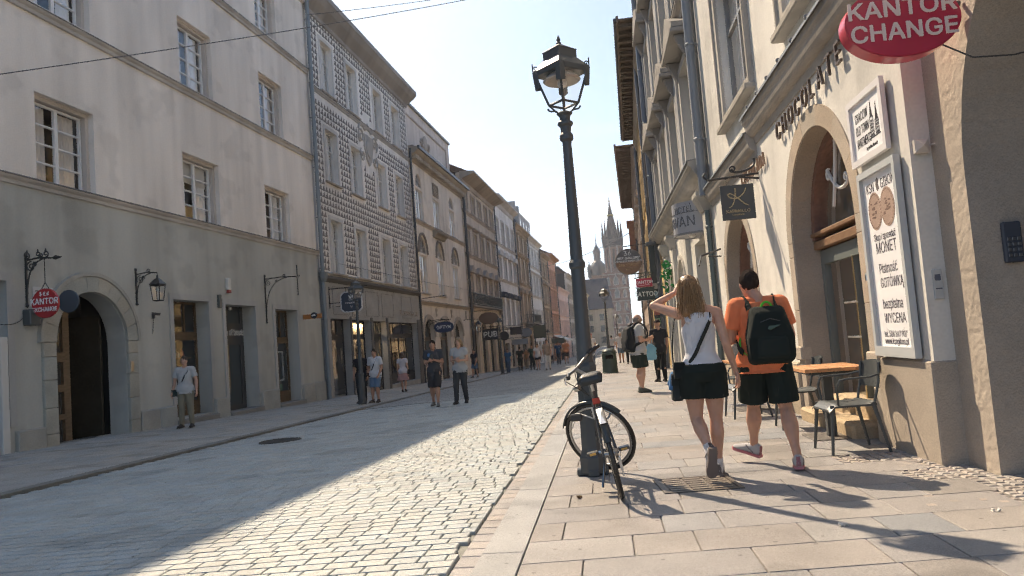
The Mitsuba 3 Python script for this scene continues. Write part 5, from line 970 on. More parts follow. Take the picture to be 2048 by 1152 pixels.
def wheel(c, FX, guard):
    w = put('wheel', torus(WR - .018, .019, .018), 'satin', BLK, True, parent=k, F=lambda v, f: FX(v + c, f))
    put('rim', torus(WR - .045, .011, .014), 'metal', (.45, .46, .47), True, parent=w, F=lambda v, f: FX(v + c, f))
    m = MB()
    for i in range(28):
        a = i * 2 * np.pi / 28; s = 1 if i % 2 else -1; b = a + .35 * (1 if i % 4 < 2 else -1)
        m.tube([[s * .028, .022 * math.cos(b), .022 * math.sin(b)], [0, (WR - .05) * math.cos(a), (WR - .05) * math.sin(a)]], .0013, 4)
    put('spokes', m, 'metal', (.5, .5, .5), parent=w, F=lambda v, f: FX(v + c, f), kind='stuff'); put('hub', tube([[-.045, 0, 0], [.045, 0, 0]], .02, 10), 'metal', (.35, .36, .37), 40, parent=w, F=lambda v, f: FX(v + c, f))
    a0, a1 = guard; t = np.linspace(a0, a1, 28); pr = [(-.026, -.006), (-.02, .008), (0, .014), (.02, .008), (.026, -.006)]; v, f = [], []
    for i in t: v += [[x, (WR + .012 + z) * math.cos(i), (WR + .012 + z) * math.sin(i)] for x, z in pr]
    for i in range(27):
        for j in range(4): q = i * 5 + j; f += [[q, q + 1, q + 6], [q, q + 6, q + 5]]
    put('mudguard', (np.array(v), np.array(f)), 'satin', (.04, .045, .045), True, parent=k, F=lambda v, f: FX(v + c, f))
rc, fc_ = np.array([0, 0, WR]), np.array([0, 1.06, WR])
wheel(rc, BF, (.35, 2.75)); wheel(fc_, FF, (.6, 2.7))
put('mudguard_flap', as_vf(hull([[-.028, -.10, .685], [.028, -.10, .685], [-.03, -.26, .595], [.03, -.26, .595], [-.024, -.12, .695], [.024, -.12, .695], [-.022, -.27, .60], [.022, -.27, .60], [0, -.19, .66]])), 'metal', (.7, .7, .69), parent=k, F=BF)
bb, st, hb, ht = [0, .44, .29], [0, .25, .80], [0, .905, .67], [0, .86, .80]
put('frame', MB().tube([bb, st], .016, 10).tube([[0, .275, .73], ht], .016, 10).tube([bb, hb], .019, 10).tube([hb, ht], .021, 10).tube([[-.03, .44, .29], [-.055, 0, WR]], .011, 8).tube([[.03, .44, .29], [.055, 0, WR]], .011, 8).tube([[-.02, .27, .74], [-.055, 0, WR]], .009, 8).tube([[.02, .27, .74], [.055, 0, WR]], .009, 8).tube([[-.04, .44, .29], [.04, .44, .29]], .024, 10), 'gloss', (.05, .055, .06), 40, parent=k, F=BF)
put('seat_post', tube([st, [0, .225, .90]], .0135, 10), 'metal', (.55, .55, .55), 40, parent=k, F=BF)
sv = []
for y, w, z in ((-.02, .085, .90), (-.0, .095, .925), (.06, .085, .94), (.13, .05, .935), (.22, .028, .93), (.27, .02, .92)): sv += [[-w, y + .07, z], [w, y + .07, z], [-w * .6, y + .07, z + .015], [w * .6, y + .07, z + .015], [-w * .9, y + .07, z - .035], [w * .9, y + .07, z - .035]]
put('saddle', hull(sv), 'satin', (.025, .027, .027), 50, parent=k, F=BF)
put('reflector', bevel(-.03, .03, .185, .205, .70, .745, .005), 'gloss', (.45, .05, .03), parent=k, F=BF)
put('fork', MB().tube([[0, .872, .76], [0, .90, .66]], .016, 8).tube(bez([-.045, .905, .66], [-.055, .95, .55], [-.055, 1.0, .45], [-.055, 1.06, WR]), .011, 8).tube(bez([.045, .905, .66], [.055, .95, .55], [.055, 1.0, .45], [.055, 1.06, WR]), .011, 8).tube([[-.05, .905, .66], [.05, .905, .66]], .014, 8), 'gloss', (.05, .055, .06), 40, parent=k, F=FF)
put('stem', MB().tube([[0, .86, .80], [0, .835, .90]], .015, 8).tube([[0, .835, .9], [0, .9, .985]], .015, 8), 'metal', (.3, .3, .3), 40, parent=k, F=FF)
hbp = [[-.30, .80, 1.02], [-.2, .86, 1.015], [-.06, .9, .99], [.06, .9, .99], [.2, .86, 1.015], [.30, .80, 1.02]]
put('handlebar', tube(hbp, .0115, 8), 'metal', (.3, .3, .31), 40, parent=k, F=FF)
for s in (-1, 1):
    put('grip', tube([[s * .21, .855, 1.017], [s * .33, .785, 1.022]], .018, 10), 'satin', BLK, 40, parent=k, F=FF)
    put('brake_lever', tube(bez([s * .19, .88, 1.0], [s * .22, .92, .98], [s * .26, .9, .97], [s * .31, .85, .97]), .006, 6), 'metal', CHR, 40, parent=k, F=FF)
    put('brake_cable', tube(bez([s * .18, .89, 1.0], [s * .12, 1.05, .98], [s * .03, 1.0, .9], [0, .93, .72]), .004, 5), 'satin', BLK, parent=k, F=FF)
v, f = torus(.085, .004, .008, 30, 6); put('chainring', MB().add((v + [.05, .44, .29], f)).add(tube([[.05, .44, .21], [.05, .44, .37]], .006)).add(tube([[.05, .36, .29], [.05, .52, .29]], .006)), 'metal', (.25, .25, .26), 40, parent=k, F=BF)
put('chain', MB().tube([[.05, .44, .375], [.045, .0, WR + .035]], .005, 5).tube([[.05, .44, .205], [.045, .05, .27], [.045, 0, WR - .035]], .005, 5), 'satin', (.06, .055, .05), parent=k, F=BF); put('sprocket', lathe([(.03, -.012), (.04, -.012), (.03, .012)], 14), 'metal', (.3, .3, .3), parent=k, F=lambda v, f: BF(v[:, [2, 0, 1]] + [.045, 0, WR], f))
put('derailleur', MB().box(.045, .065, -.02, .02, .20, .30).box(.05, .06, -.03, .0, .16, .22), 'metal', (.45, .45, .45), parent=k, F=BF)
for s, an in ((1, -.2), (-1, math.pi - .2)):
    e = [s * .075, .44 + .17 * math.cos(an), .29 + .17 * math.sin(an)]; c = put('crank', tube([[s * .06, .44, .29], e], .011, 8), 'metal', (.4, .4, .41), 40, parent=k, F=BF)
    put('pedal', bevel(*sorted((e[0] + s * .01, e[0] + s * .10)), e[1] - .045, e[1] + .045, e[2] - .014, e[2] + .014, .006), 'satin', (.06, .06, .06), parent=c, F=BF); put('pedal_reflector', bevel(*sorted((e[0] + s * .03, e[0] + s * .08)), e[1] - .05, e[1] - .045, e[2] - .008, e[2] + .008, .001), 'gloss', (.6, .35, .08), parent=c, F=BF)
put('kickstand', tube([[-.04, .38, .27], [-.12, .28, .05]], .01), 'metal', (.3, .3, .3), parent=k, F=BF); put('side_reflector', bevel(-.055, -.04, .02, .06, .62, .70, .004), 'metal', CHR, parent=k, F=BF)
put('front_lamp', tube([[0, .97, .82], [0, 1.02, .82]], .028, 12), 'metal', (.4, .4, .4), 40, parent=k, F=FF)
k = thing('cable_lock', 'thin looped cable lock tying the bicycle to the foreground lamp post', 'lock'); lp = []
for t in np.linspace(0, 6.2, 22): lp.append([-.16 + .155 * math.cos(t), 6.55 + .30 * math.sin(t), .52 + .03 * math.sin(2 * t)])
put('cable', tube(lp, .008, 6), 'satin', (.3, .31, .3), parent=k); put('lock_body', bevel(-.34, -.24, 6.24, 6.29, .5, .56, .01), 'satin', (.03, .03, .03), parent=k)
# ------------------------------------------------------------------ cafe tables and chairs
CH_ = (.06, .068, .07)
def chair(x, y, rz, label):
    k = thing('cafe_chair', label, 'chair', 'dark metal chairs by the shop wall'); F = place(x, y, rz)       # faces local +y
    v, f = [], []; us = np.linspace(-1, 1, 9); vs = np.linspace(0, 1, 9)
    for b in vs:
        for a in us: v.append([a * (.215 + .02 * b), -.2 + .43 * b, .455 - .018 * (1 - a * a) * math.sin(math.pi * min(b * 1.2, 1)) - (.05 * max(0, (b - .85) / .15) ** 2) - .02 * max(0, abs(a) - .8) * 5])
    for i in range(8):
        for j in range(8): q = i * 9 + j; f += [[q, q + 1, q + 10], [q, q + 10, q + 9]]
    v = np.array(v); n = len(v); vv = np.vstack([v, v - [0, 0, .018]]); ff = np.vstack([np.array(f), np.array(f)[:, ::-1] + n]); ed = [(i, i + 1) for i in range(8)] + [(72 + i + 1, 72 + i) for i in range(8)] + [(9 * (i + 1), 9 * i) for i in range(8)] + [(9 * i + 8, 9 * i + 17) for i in range(8)]
    ff = np.vstack([ff, [[b, a, a + n] for a, b in ed], [[b, a + n, b + n] for a, b in ed]])
    put('seat', (vv, ff), 'satin', CH_, 40, parent=k, F=F)
    for sx in (-1, 1):
        put('leg', tube([[sx * .20, .19, .44], [sx * .235, .24, .0]], [.021, .013], 8), 'satin', CH_, 40, parent=k, F=F)
        put('leg', tube([[sx * .20, -.17, .45], [sx * .235, -.27, .0]], [.021, .013], 8), 'satin', CH_, 40, parent=k, F=F)
        put('arm', tube([[sx * .21, .14, .44], [sx * .245, .15, .6], [sx * .25, .12, .665], [sx * .25, .06, .675], [sx * .245, -.15, .68], [sx * .22, -.24, .70]], .011, 8), 'satin', CH_, 40, parent=k, F=F)
        put('back_post', tube([[sx * .19, -.19, .45], [sx * .205, -.235, .62], [sx * .2, -.255, .8]], .013, 8), 'satin', CH_, 40, parent=k, F=F)
    v, f = [], []
    for b in np.linspace(0, 1, 5):
        for a in np.linspace(-1, 1, 13): v.append([a * (.20 + .02 * b), -.225 - .03 * b - .045 * (1 - a * a), .57 + .25 * b - .03 * abs(a) ** 3 * b])
    for i in range(4):
        for j in range(12): q = i * 13 + j; f += [[q, q + 1, q + 14], [q, q + 14, q + 13]]
    v = np.array(v); f = np.array(f); n = len(v); put('backrest', (np.vstack([v, v - [0, .012, 0]]), np.vstack([f, f[:, ::-1] + n])), 'satin', CH_, 40, parent=k, F=F)
    put('stretcher', MB().tube([[-.2, .19, .425], [.2, .19, .425]], .011, 6).tube([[-.2, -.17, .43], [.2, -.17, .43]], .011, 6), 'satin', CH_, parent=k, F=F)
def table(x, y, rz, label, lx=.62, ly=.78):
    k = thing('cafe_table', label, 'table'); F = place(x, y, rz); n = 5
    for i in range(n): w = lx / n; put('top_board', bevel(-lx / 2 + i * w + .0015, -lx / 2 + (i + 1) * w - .0015, -ly / 2, ly / 2, .705, .742 + rng.uniform(0, .001), .004), 'wood', tone((.50, .25, .115), .08), parent=k, F=F)
    put('apron', box(-lx / 2 + .05, lx / 2 - .05, -ly / 2 + .05, ly / 2 - .05, .68, .704), 'satin', (.04, .045, .045), parent=k, F=F); put('column', bevel(-.045, .045, -.045, .045, .012, .69, .006), 'satin', (.05, .056, .058), parent=k, F=F); put('foot', bevel(-.25, .25, -.25, .25, 0, .014, .004), 'satin', (.13, .12, .11), parent=k, F=F)
H = math.pi / 2
table(2.28, 8.2, .0, 'wooden topped cafe table behind the nearest dark metal chair'); table(2.12, 11.6, .05, 'wooden topped cafe table mostly hidden behind the man in orange')
chair(2.17, 7.28, H + .06, 'nearest dark metal armchair, in front of the wooden cafe table'); chair(2.20, 9.15, H - .05, 'dark metal armchair on the far side of the nearer cafe table')
chair(1.86, 10.6, H + .1, 'dark metal chair whose legs show between the woman and the man in orange'); chair(2.0, 12.6, H, 'farthest dark metal chair, mostly hidden behind the walking couple')
# ------------------------------------------------------------------ hanging signs at the end of the hotel house
k = thing('sign_post', 'dark narrow display rack and post standing at the end of the hotel house', 'post'); Fs = place(2.05, 28.55)
put('post', bevel(-.11, .11, -.1, .1, 0, 4.75, .01), 'satin', (.035, .045, .045), parent=k, F=Fs)
for i in range(9): put('card', bevel(-.10, .10, -.125, -.1, .4 + i * .33, .62 + i * .33, .004), 'satin', GO[i % 5], parent=k, F=Fs)
put('cap', bevel(-.2, .2, -.2, .2, 4.7, 4.85, .03), 'satin', (.09, .10, .11), parent=k, F=Fs)
k = thing('gallery_sign', 'round grey and brown sign numbered 36 hanging over the right pavement', 'sign'); cx, cz, y0, r = 1.16, 3.83, 28.45, .50
def flat(poly, y, t): v, f = extr(poly, y - t, y + t); return v[:, [0, 2, 1]], f
cp = lambda a, b, n=40, rr=1: [(cx + rr * r * math.cos(t), cz + rr * r * math.sin(t)) for t in np.linspace(a, b, n)]
put('upper_half', flat([cp(.06, math.pi + .02)], y0, .025), 'satin', (.105, .10, .11), parent=k); put('lower_half', flat([cp(math.pi + .02, 2 * math.pi + .06)], y0, .025), 'satin', (.21, .12, .07), parent=k); put('rim', flat([cp(0, 6.2832, 60)[:-1], cp(0, 6.2832, 60, .965)[:-1]], y0, .032), 'satin', (.16, .13, .10), parent=k)
def sign_text(s, h, x, y, z, k, col=(.8, .8, .8), sq=1.0, bold=False): put('lettering', lettering(s, h, (x, y, z), (1, 0, 0), (0, 0, 1), .006, bold, sq, True), 'matte', col, parent=k)
sign_text('36', .17, cx - .03, y0 - .027, cz + .24, k); sign_text('ART GALLERY', .085, cx, y0 - .027, cz + .10, k, bold=True, sq=1.1); sign_text('OPRAWA OBRAZ\u00d3W', .07, cx, y0 - .027, cz - .01, k, sq=1.05); sign_text('MASSAGE', .10, cx, y0 - .027, cz - .17, k, (.45, .30, .18), 1.1); sign_text('studio', .07, cx, y0 - .027, cz - .30, k, (.38, .26, .16))
put('bracket', MB().tube([[2.05, 28.5, 4.5], [.95, 28.45, 4.42]], .018).tube([[.98, 28.45, 4.42], [.98, 28.45, 4.28]], .008).tube([[1.34, 28.45, 4.44], [1.34, 28.45, 4.28]], .008), 'satin', (.03, .03, .03), parent=k)
k = thing('exchange_sign', 'small red rectangular exchange sign above the black tattoo sign', 'sign')
put('panel', bevel(1.36, 1.96, 28.30, 28.36, 2.82, 3.14, .01), 'gloss', (.45, .03, .06), parent=k); sign_text('KANTOR', .12, 1.66, 28.296, 2.94, k, sq=.95, bold=True); put('line', box(1.42, 1.9, 28.293, 28.299, 2.88, 2.892), 'matte', (.75, .72, .72), parent=k)
put('frame', MB().tube([[1.3, 28.33, 3.16], [2.0, 28.4, 3.3]], .015), 'satin', (.03, .03, .03), parent=k)
k = thing('lattice_sign', 'dark latticed iron sign frame between the round sign and the red exchange sign', 'sign frame'); m = MB().tube([[1.2, 28.33, 3.34], [2.05, 28.4, 3.36]], .02)
for i in range(7): m.tube([[1.34 + i * .1, 28.33, 3.16], [1.36 + i * .1, 28.33, 3.34]], .012, 5)
put('bars', m, 'satin', (.06, .075, .06), parent=k)
k = thing('tattoo_sign', 'black sign lettered TATTOO hanging under the red exchange sign', 'sign')
put('panel', bevel(1.36, 2.02, 28.30, 28.36, 2.30, 2.78, .01), 'satin', (.03, .045, .042), parent=k); sign_text('TATTOO', .17, 1.69, 28.296, 2.46, k, (.72, .72, .66), .9, True); put('edge', box(1.36, 2.02, 28.295, 28.30, 2.30, 2.315), 'matte', (.4, .4, .38), parent=k); put('bracket', tube([[1.3, 28.33, 2.8], [2.05, 28.4, 2.8]], .014), 'satin', (.03, .03, .03), parent=k)
# ------------------------------------------------------------------ hanging signs on the far left houses
def board(label, F, u, w0, w1, z0, z1, col, txt=None, tc=(.75, .75, .72), rnd=False, h=.2):
    k = thing('projecting_sign', label, 'sign'); c, d = (w0 + w1) / 2, (w1 - w0) / 2
    pl = [(c + d * math.cos(t), (z0 + z1) / 2 + (z1 - z0) / 2 * math.sin(t)) for t in np.linspace(0, 6.283, 25)[:-1]] if rnd else rect(w0, w1, z0, z1)
    put('panel', vplate(F, u, [pl], .05), 'satin', col, parent=k); put('rim', vplate(F, u, [[((a - c) * 1.06 + c, (b - (z0 + z1) / 2) * 1.06 + (z0 + z1) / 2) for a, b in pl], pl], .055), 'satin', tuple(np.array(col) * .5 + .02), parent=k)
    put('bracket', MB().tube([F.pt(u, 0, z1 + .18), F.pt(u, w1 + .2, z1 + .18)], .025).tube([F.pt(u, w0 + .1, z1 + .18), F.pt(u, w0 + .1, z1)], .015).tube([F.pt(u, w1 - .1, z1 + .18), F.pt(u, w1 - .1, z1)], .015), 'satin', (.04, .04, .045), parent=k)
    if txt: face_text(txt, h, u - .06, c, (z0 + z1) / 2 - h / 2, k, F, tc)
    return k
board('brown carved sign above the black PUB sign', FL, 58.0, .5, 2.0, 2.6, 3.5, (.14, .09, .06), None, rnd=True)
board('black sign lettered PUB beyond the cream house', FL, 58.6, .6, 1.8, 1.35, 2.2, (.03, .032, .035), 'PUB', h=.42)
board('round dark wrought sign on the arched shop of the dark eaved house', FL, 66.0, .6, 1.4, 1.2, 2.0, (.05, .05, .05), None, rnd=True)
board('dark square sign on the ornate pale grey house', FL, 72.0, .6, 1.7, 1.7, 2.4, (.07, .06, .06))
board('round blue grey sign with a dark rim on the ornate pale grey house', FL, 77.0, .8, 2.0, 1.4, 2.3, (.20, .22, .24), None, rnd=True)
board('low wide white lettered sign on the ornate pale grey house', FL, 72.6, .6, 2.1, .7, 1.2, (.30, .32, .33), None)
board('large green brown hanging board below the corner balcony', FL, 86.0, 1.0, 2.4, 1.2, 2.6, (.10, .11, .075))
board('small dark sign by the salmon pink house', FL, 106.0, .8, 2.6, .2, .9, (.06, .07, .06))
k = thing('awning', 'pale shop awning at the foot of the salmon pink house', 'awning'); v, f = as_vf(hull([[115, 0, 1.3], [126, 0, 1.3], [115, 0, 1.4], [126, 0, 1.4], [115, 2.2, .55], [126, 2.2, .55], [115, 2.2, .35], [126, 2.2, .35]])); put('cloth', FL(v, f), 'cloth', (.55, .53, .46), parent=k); put('arms', MB().tube([FL.pt(115.2, 0, .2), FL.pt(115.2, 2.1, .5)], .03).tube([FL.pt(125.8, 0, .2), FL.pt(125.8, 2.1, .5)], .03), 'satin', (.1, .1, .1), parent=k)
# ------------------------------------------------------------------ people
M3 = m3.Manifold
def sph(c, r, n=12):
    r = np.broadcast_to(np.asarray(r, float), (3,)); return M3.sphere(1.0, n).scale(r.tolist()).translate(np.asarray(c, float).tolist())
def bone(a, b, ra, rb, n=12): return M3.batch_hull([sph(a, ra, n), sph(b, rb, n)])
def chain(pts, rs, n=12): return [bone(pts[i], pts[i + 1], rs[i], rs[i + 1], n) for i in range(len(pts) - 1)]
def loft(rings, n=20):
    """closed stack of ellipses (z, rx, ry, cx, cy)."""
    v, f = [], []; a = np.arange(n) * 2 * np.pi / n
    for z, rx, ry, cx, cy in rings: v += [[cx + rx * math.cos(t), cy + ry * math.copysign(abs(math.sin(t)) ** .85, math.sin(t)), z] for t in a]
    for i in range(len(rings) - 1):
        for j in range(n): p, q = i * n + j, i * n + (j + 1) % n; f += [[p, q, q + n], [p, q + n, p + n]]
    k = len(v); v += [[rings[0][3], rings[0][4], rings[0][0]], [rings[-1][3], rings[-1][4], rings[-1][0]]]; e = (len(rings) - 1) * n
    for j in range(n): f += [[k, (j + 1) % n, j], [k + 1, e + j, e + (j + 1) % n]]
    return M3(m3.Mesh(np.array(v, np.float32), np.array(f, np.uint32)))
def blend(parts, ln, it=8, lam=.5):
    m = M3.batch_boolean(parts, m3.OpType.Add).refine_to_length(ln); v, f = as_vf(m); t = trimesh.Trimesh(v, f, process=False)
    trimesh.smoothing.filter_taubin(t, lamb=lam, nu=lam + .02, iterations=it); return np.asarray(t.vertices), np.asarray(t.faces)
def unit(v): v = np.asarray(v, float); return v / (np.linalg.norm(v) + 1e-12)
def hand(w, d, nrm, side, curl=.5, n=8):
    """palm and five fingers; d points to the fingers, nrm out of the palm, fingers curl towards nrm."""
    d = unit(d); nrm = unit(np.asarray(nrm, float) - d * np.dot(nrm, d)); s = np.cross(d, nrm) * side; out = []     # s: towards the thumb
    w = np.asarray(w, float); out.append(M3.batch_hull([sph(w, .0135, n), sph(w + d * .05 + s * .016, .0085, n), sph(w + d * .05 - s * .018, .0085, n), sph(w + d * .02 + s * .014, .01, n)]))
    for i, (o, L) in enumerate(((.017, .040), (.006, .046), (-.006, .043), (-.017, .034))):
        p, a, pts = w + d * .05 + s * o, curl * (.25 + .08 * i), []
        pts.append(p)
        for l in (.42, .33, .27): p = p + (d * math.cos(a) + nrm * math.sin(a)) * L * l; a += curl * .75; pts.append(p)
        out += chain(pts, [.0058, .0054, .005, .0044], n)
    b = w + d * .018 + s * .014; q = b + d * .018 + s * .016 + nrm * .008; out += chain([b, q, q + d * .02 + s * .004 + nrm * .008], [.0085, .0065, .0052], n); return out
SKIN = (.50, .30, .215); TAN = (.42, .235, .16)
def person(label, x, y, rz, H, J=None, female=False, skin=SKIN, hair=(.05, .03, .02), hair_kind='short', top=('tee', (.5, .5, .5)), bottom=('shorts', (.05, .05, .06)), shoes=(.3, .3, .3), sole=None, res=.03, lean=0.0, group=None, curl=(.5, .5), hn=None, socks=None, build=1.0, dz=0.0):
    k = thing('person', label, 'person', group)
    j = dict(sl=(-.105, -.005, .812), sr=(.105, -.005, .812), el=(-.135, -.02, .645), er=(.135, -.02, .645), wl=(-.135, .04, .51), wr=(.135, .04, .51), hl=(-.048, 0, .52), hr=(.048, 0, .52), kl=(-.056, .02, .285), kr=(.056, .02, .285), al=(-.058, -.01, .052), ar=(.058, -.01, .052), head=(0, 0, 0), fl=(0, 0), fr=(0, 0))
    if female: j.update(sl=(-.094, -.005, .81), sr=(.094, -.005, .81), el=(-.12, -.02, .645), er=(.12, -.02, .645))
    j.update(J or {}); c, s_ = math.cos(rz), math.sin(rz); z0 = float(gz(x, y)) + dz
    def F(v, f):
        v = np.asarray(v, float) * H; v = v.copy(); v[:, 1] += lean * v[:, 2]
        return np.column_stack([x + c * v[:, 0] - s_ * v[:, 1], y + s_ * v[:, 0] + c * v[:, 1], z0 + v[:, 2]]), f
    r = res / H; B = build; n = 14 if res < .02 else 10
    tor = [(.49, .080, .058, 0, -.004), (.525, .094, .068, 0, -.008), (.56, .090, .062, 0, -.004), (.61, .073, .052, 0, 0), (.66, .075, .053, 0, .002), (.72, .088, .062, 0, .004), (.77, .094, .058, 0, 0), (.805, .088, .05, 0, -.006), (.83, .05, .04, 0, -.01)] if not female else \
          [(.49, .084, .060, 0, -.006), (.525, .100, .070, 0, -.012), (.56, .093, .062, 0, -.006), (.615, .066, .047, 0, 0), (.66, .068, .05, 0, .004), (.725, .078, .066, 0, .012), (.765, .080, .056, 0, .003), (.80, .078, .045, 0, -.006), (.828, .042, .034, 0, -.01)]
    tor = [(z, a * B, b * B, p, q) for z, a, b, p, q in tor]
    hx, hy, hz = j['head'][:3]; hc = np.array([hx, hy + .005, .932 + hz]); turn = j['head'][3] if len(j['head']) > 3 else 0
    ct, st = math.cos(turn), math.sin(turn); hd = lambda p: hc + np.array([ct * p[0] - st * p[1], st * p[0] + ct * p[1], p[2]])
    P = [loft(tor)] + chain([(0, -.012, .80), (0, -.006, .85), hd((0, -.008, -.03))], [.036, .031, .031], n)
    P += [sph(hd((0, 0, .006)), (.046, .056, .06), n + 6).rotate([0, 0, 0]), M3.batch_hull([sph(hd((0, .02, -.045)), (.028, .026, .024), n), sph(hd((0, .012, -.01)), (.041, .042, .04), n)]), M3.batch_hull([sph(hd((0, .056, .008)), .005, 8), sph(hd((0, .066, -.016)), .007, 8), sph(hd((0, .05, -.016)), .009, 8)])]
    for q in (-1, 1): P.append(sph(hd((q * .046, -.004, -.004)), (.006, .010, .015), 8))
    tk = 1.0 if not female else .88
    for a, b, w in (('sl', 'el', 'wl'), ('sr', 'er', 'wr')):
        mid = np.array(j[b]) * .65 + np.array(j[w]) * .35
        P += chain([j[a], np.array(j[a]) * .55 + np.array(j[b]) * .45, j[b], mid, j[w]], [.033 * tk * B, .029 * tk * B, .0235 * tk, .0235 * tk, .0145 * tk], n); P += chain([(np.sign(j[a][0]) * .03, -.008, .825), j[a]], [.032, .032 * tk * B], n)
    for a, b, w in (('hl', 'kl', 'al'), ('hr', 'kr', 'ar')):
        kn, an = np.array(j[b]), np.array(j[w]); cf = kn * .68 + an * .32 + np.array([0, -.010, 0])
        P += chain([j[a], np.array(j[a]) * .5 + kn * .5, kn, cf, kn * .3 + an * .7, an], [.056 * B, .048 * B, .031, .0345 * B, .023, .0195], n)
    for i, (b, w) in enumerate((('el', 'wl'), ('er', 'wr'))):
        d = unit(np.array(j[w]) - np.array(j[b])); nr = (hn[i] if hn else None) or ((1 if i == 0 else -1), 0, 0)
        P += hand(np.array(j[w]) + d * .004, d, nr, (1 if i == 0 else -1), curl[i], 8 if res < .02 else 6)
    bv, bf = blend(P, r, 6 if res > .02 else 9); sc_ = np.array(skin) * (1 + .22 * (meshkit.fbm(bv * 26, 3, 5) - .5))[:, None] * (1 + np.array([.0, -.10, -.12]) * np.clip(meshkit.noise(bv * 14, 9) - .45, 0, 1)[:, None]); put('body', (bv, bf), 'skin', sc_, True, parent=k, F=F)
    # face
    for q in (-1, 1):
        e = put('eye', ellipsoid(hd((q * .019, .0495, .004)), (.0065, .005, .004), 1), 'gloss', (.62, .6, .58), True, parent=k, F=F); put('iris', ellipsoid(hd((q * .019, .0525, .004)), (.0033, .003, .0033), 1), 'gloss', (.04, .025, .02), True, parent=e, F=F)
        put('eyebrow', tube([hd((q * .030, .049, .016)), hd((q * .02, .054, .019)), hd((q * .010, .055, .016))], .0022, 5), 'matte', tuple(np.array(hair) * .8), parent=k, F=F)
    put('mouth', ellipsoid(hd((0, .0445, -.043)), (.014, .005, .0042), 1), 'skin', (.36, .14, .12), True, parent=k, F=F)
    # hair
    if hair_kind == 'short': hm = [sph(hd((0, -.007, .016)), (.0487, .0577, .0612), 20).trim_by_plane((-st * -.55, ct * -.55, .55), float(np.dot(hd((0, .028, .012)), (-st * -.55, ct * -.55, .55))))]
    elif hair_kind == 'bald': hm = [sph(hd((0, -.006, .0)), (.0485, .0575, .055), 18).trim_by_plane((0, 0, -1.), -(hc[2] + .02)).trim_by_plane((st * .8, -ct * .8, .3), float(np.dot(hd((0, .0, -.02)), (st * .8, -ct * .8, .3))))]
    elif hair_kind == 'cap': hm = [sph(hd((0, -.004, .02)), (.051, .061, .056), 20).trim_by_plane((0, 0, 1.), hc[2] + .022)]
    else:
        hm = [sph(hd((0, -.008, .014)), (.053, .061, .063), 20).trim_by_plane((st * .75, -ct * .75, .5), float(np.dot(hd((0, .022, .012)), (st * .75, -ct * .75, .5))))]
        L = .115 if hair_kind == 'long' else .055
        hm.append(M3.batch_hull([sph(hd((-.040, -.018, 0)), (.022, .036, .03), 12), sph(hd((.040, -.018, 0)), (.022, .036, .03), 12), sph(hd((-.046, -.036, -L)), (.024, .02, .02), 12), sph(hd((.044, -.036, -L)), (.024, .02, .02), 12)]))
        if hair_kind == 'long': hm += [bone(hd((q * .04, -.036, -.06)), hd((q * .03, -.042, -.15 + .015 * (q > 0))), .022, .010) for q in (-1, -.4, .2, .8)]
    v, f = blend(hm, min(r, .012), 4); nn = meshkit.noise(v * np.array([190, 190, 28]), 3) - .5; v = v + (v - hc) / (np.linalg.norm(v - hc, axis=1, keepdims=True) + 1e-9) * nn[:, None] * .007
    hcs = np.array(hair)[None] * (1 + .55 * (meshkit.noise(v * np.array([230, 230, 22]), 8) - .5))[:, None]
    if hair_kind == 'long': hcs = hcs * (1 + 1.1 * np.clip((hc[2] - .03 - v[:, 2]) / .12, 0, 1))[:, None] * np.where((hc[2] - v[:, 2] > .03)[:, None], (1.0, .93, .82), (1, 1, 1))
    if hair_kind == 'cap': put('cap', (v, f), 'cloth', hcs, True, parent=k, F=F)
    else: put('hair', (v, f), 'satin' if hair_kind != 'short' else 'matte', hcs, True, parent=k, F=F)
    # clothes
    kind, colr = top; g = .0075
    lo = {'tee': .475, 'tank': .545, 'shirt': .47, 'dress': .40}[kind]
    rings = [(z, a + g, b + g, p, q) for z, a, b, p, q in tor if z > lo + .005]; base = np.interp(max(lo, .5), [t[0] for t in tor], [t[1] for t in tor]), np.interp(max(lo, .5), [t[0] for t in tor], [t[2] for t in tor])
    fl = .012 if kind != 'tank' else .0055
    if kind == 'tee' and not female: rings = [(z, max(a, .088 * B), max(b, .064 * B), p, q) if z < .7 else (z, a, b, p, q) for z, a, b, p, q in rings]
    if kind in ('tee', 'shirt'): fl = .026; rings = [(z, a + .014, b + .014, p, q) if z < .575 else (z, a, b, p, q) for z, a, b, p, q in rings]
    rings = [(lo, base[0] + fl, base[1] + fl, 0, -.006)] + rings
    if kind == 'tank':
        tp = M3.batch_boolean([loft([q for q in rings if q[0] < .74] + [(.765, .074, .066, 0, .002), (.79, .062, .056, 0, -.004), (.815, .058, .048, 0, -.010)])] + chain([(-.052, .036, .77), (-.056, .0, .836), (-.05, -.046, .775)], [.016, .015, .016], 8) + chain([(.052, .036, .77), (.056, .0, .836), (.05, -.046, .775)], [.016, .015, .016], 8), m3.OpType.Add); parts = [tp]
    else:
        parts = [loft(rings)]
        for a, b in (('sl', 'el'), ('sr', 'er')):
            A_, E_ = np.array(j[a]), np.array(j[b]); d = E_ - A_; e = A_ + d * (.66 if not female else .5); sl = M3.batch_hull([sph(A_, .042 * B, n), sph(A_ + d * .95, .043 * B, n)]); u_ = unit(-d)
            parts.append(sl.trim_by_plane(u_.tolist(), float(np.dot(e, u_)))); parts += chain([(np.sign(A_[0]) * .035, -.008, .822), A_], [.037, .041 * B], n)
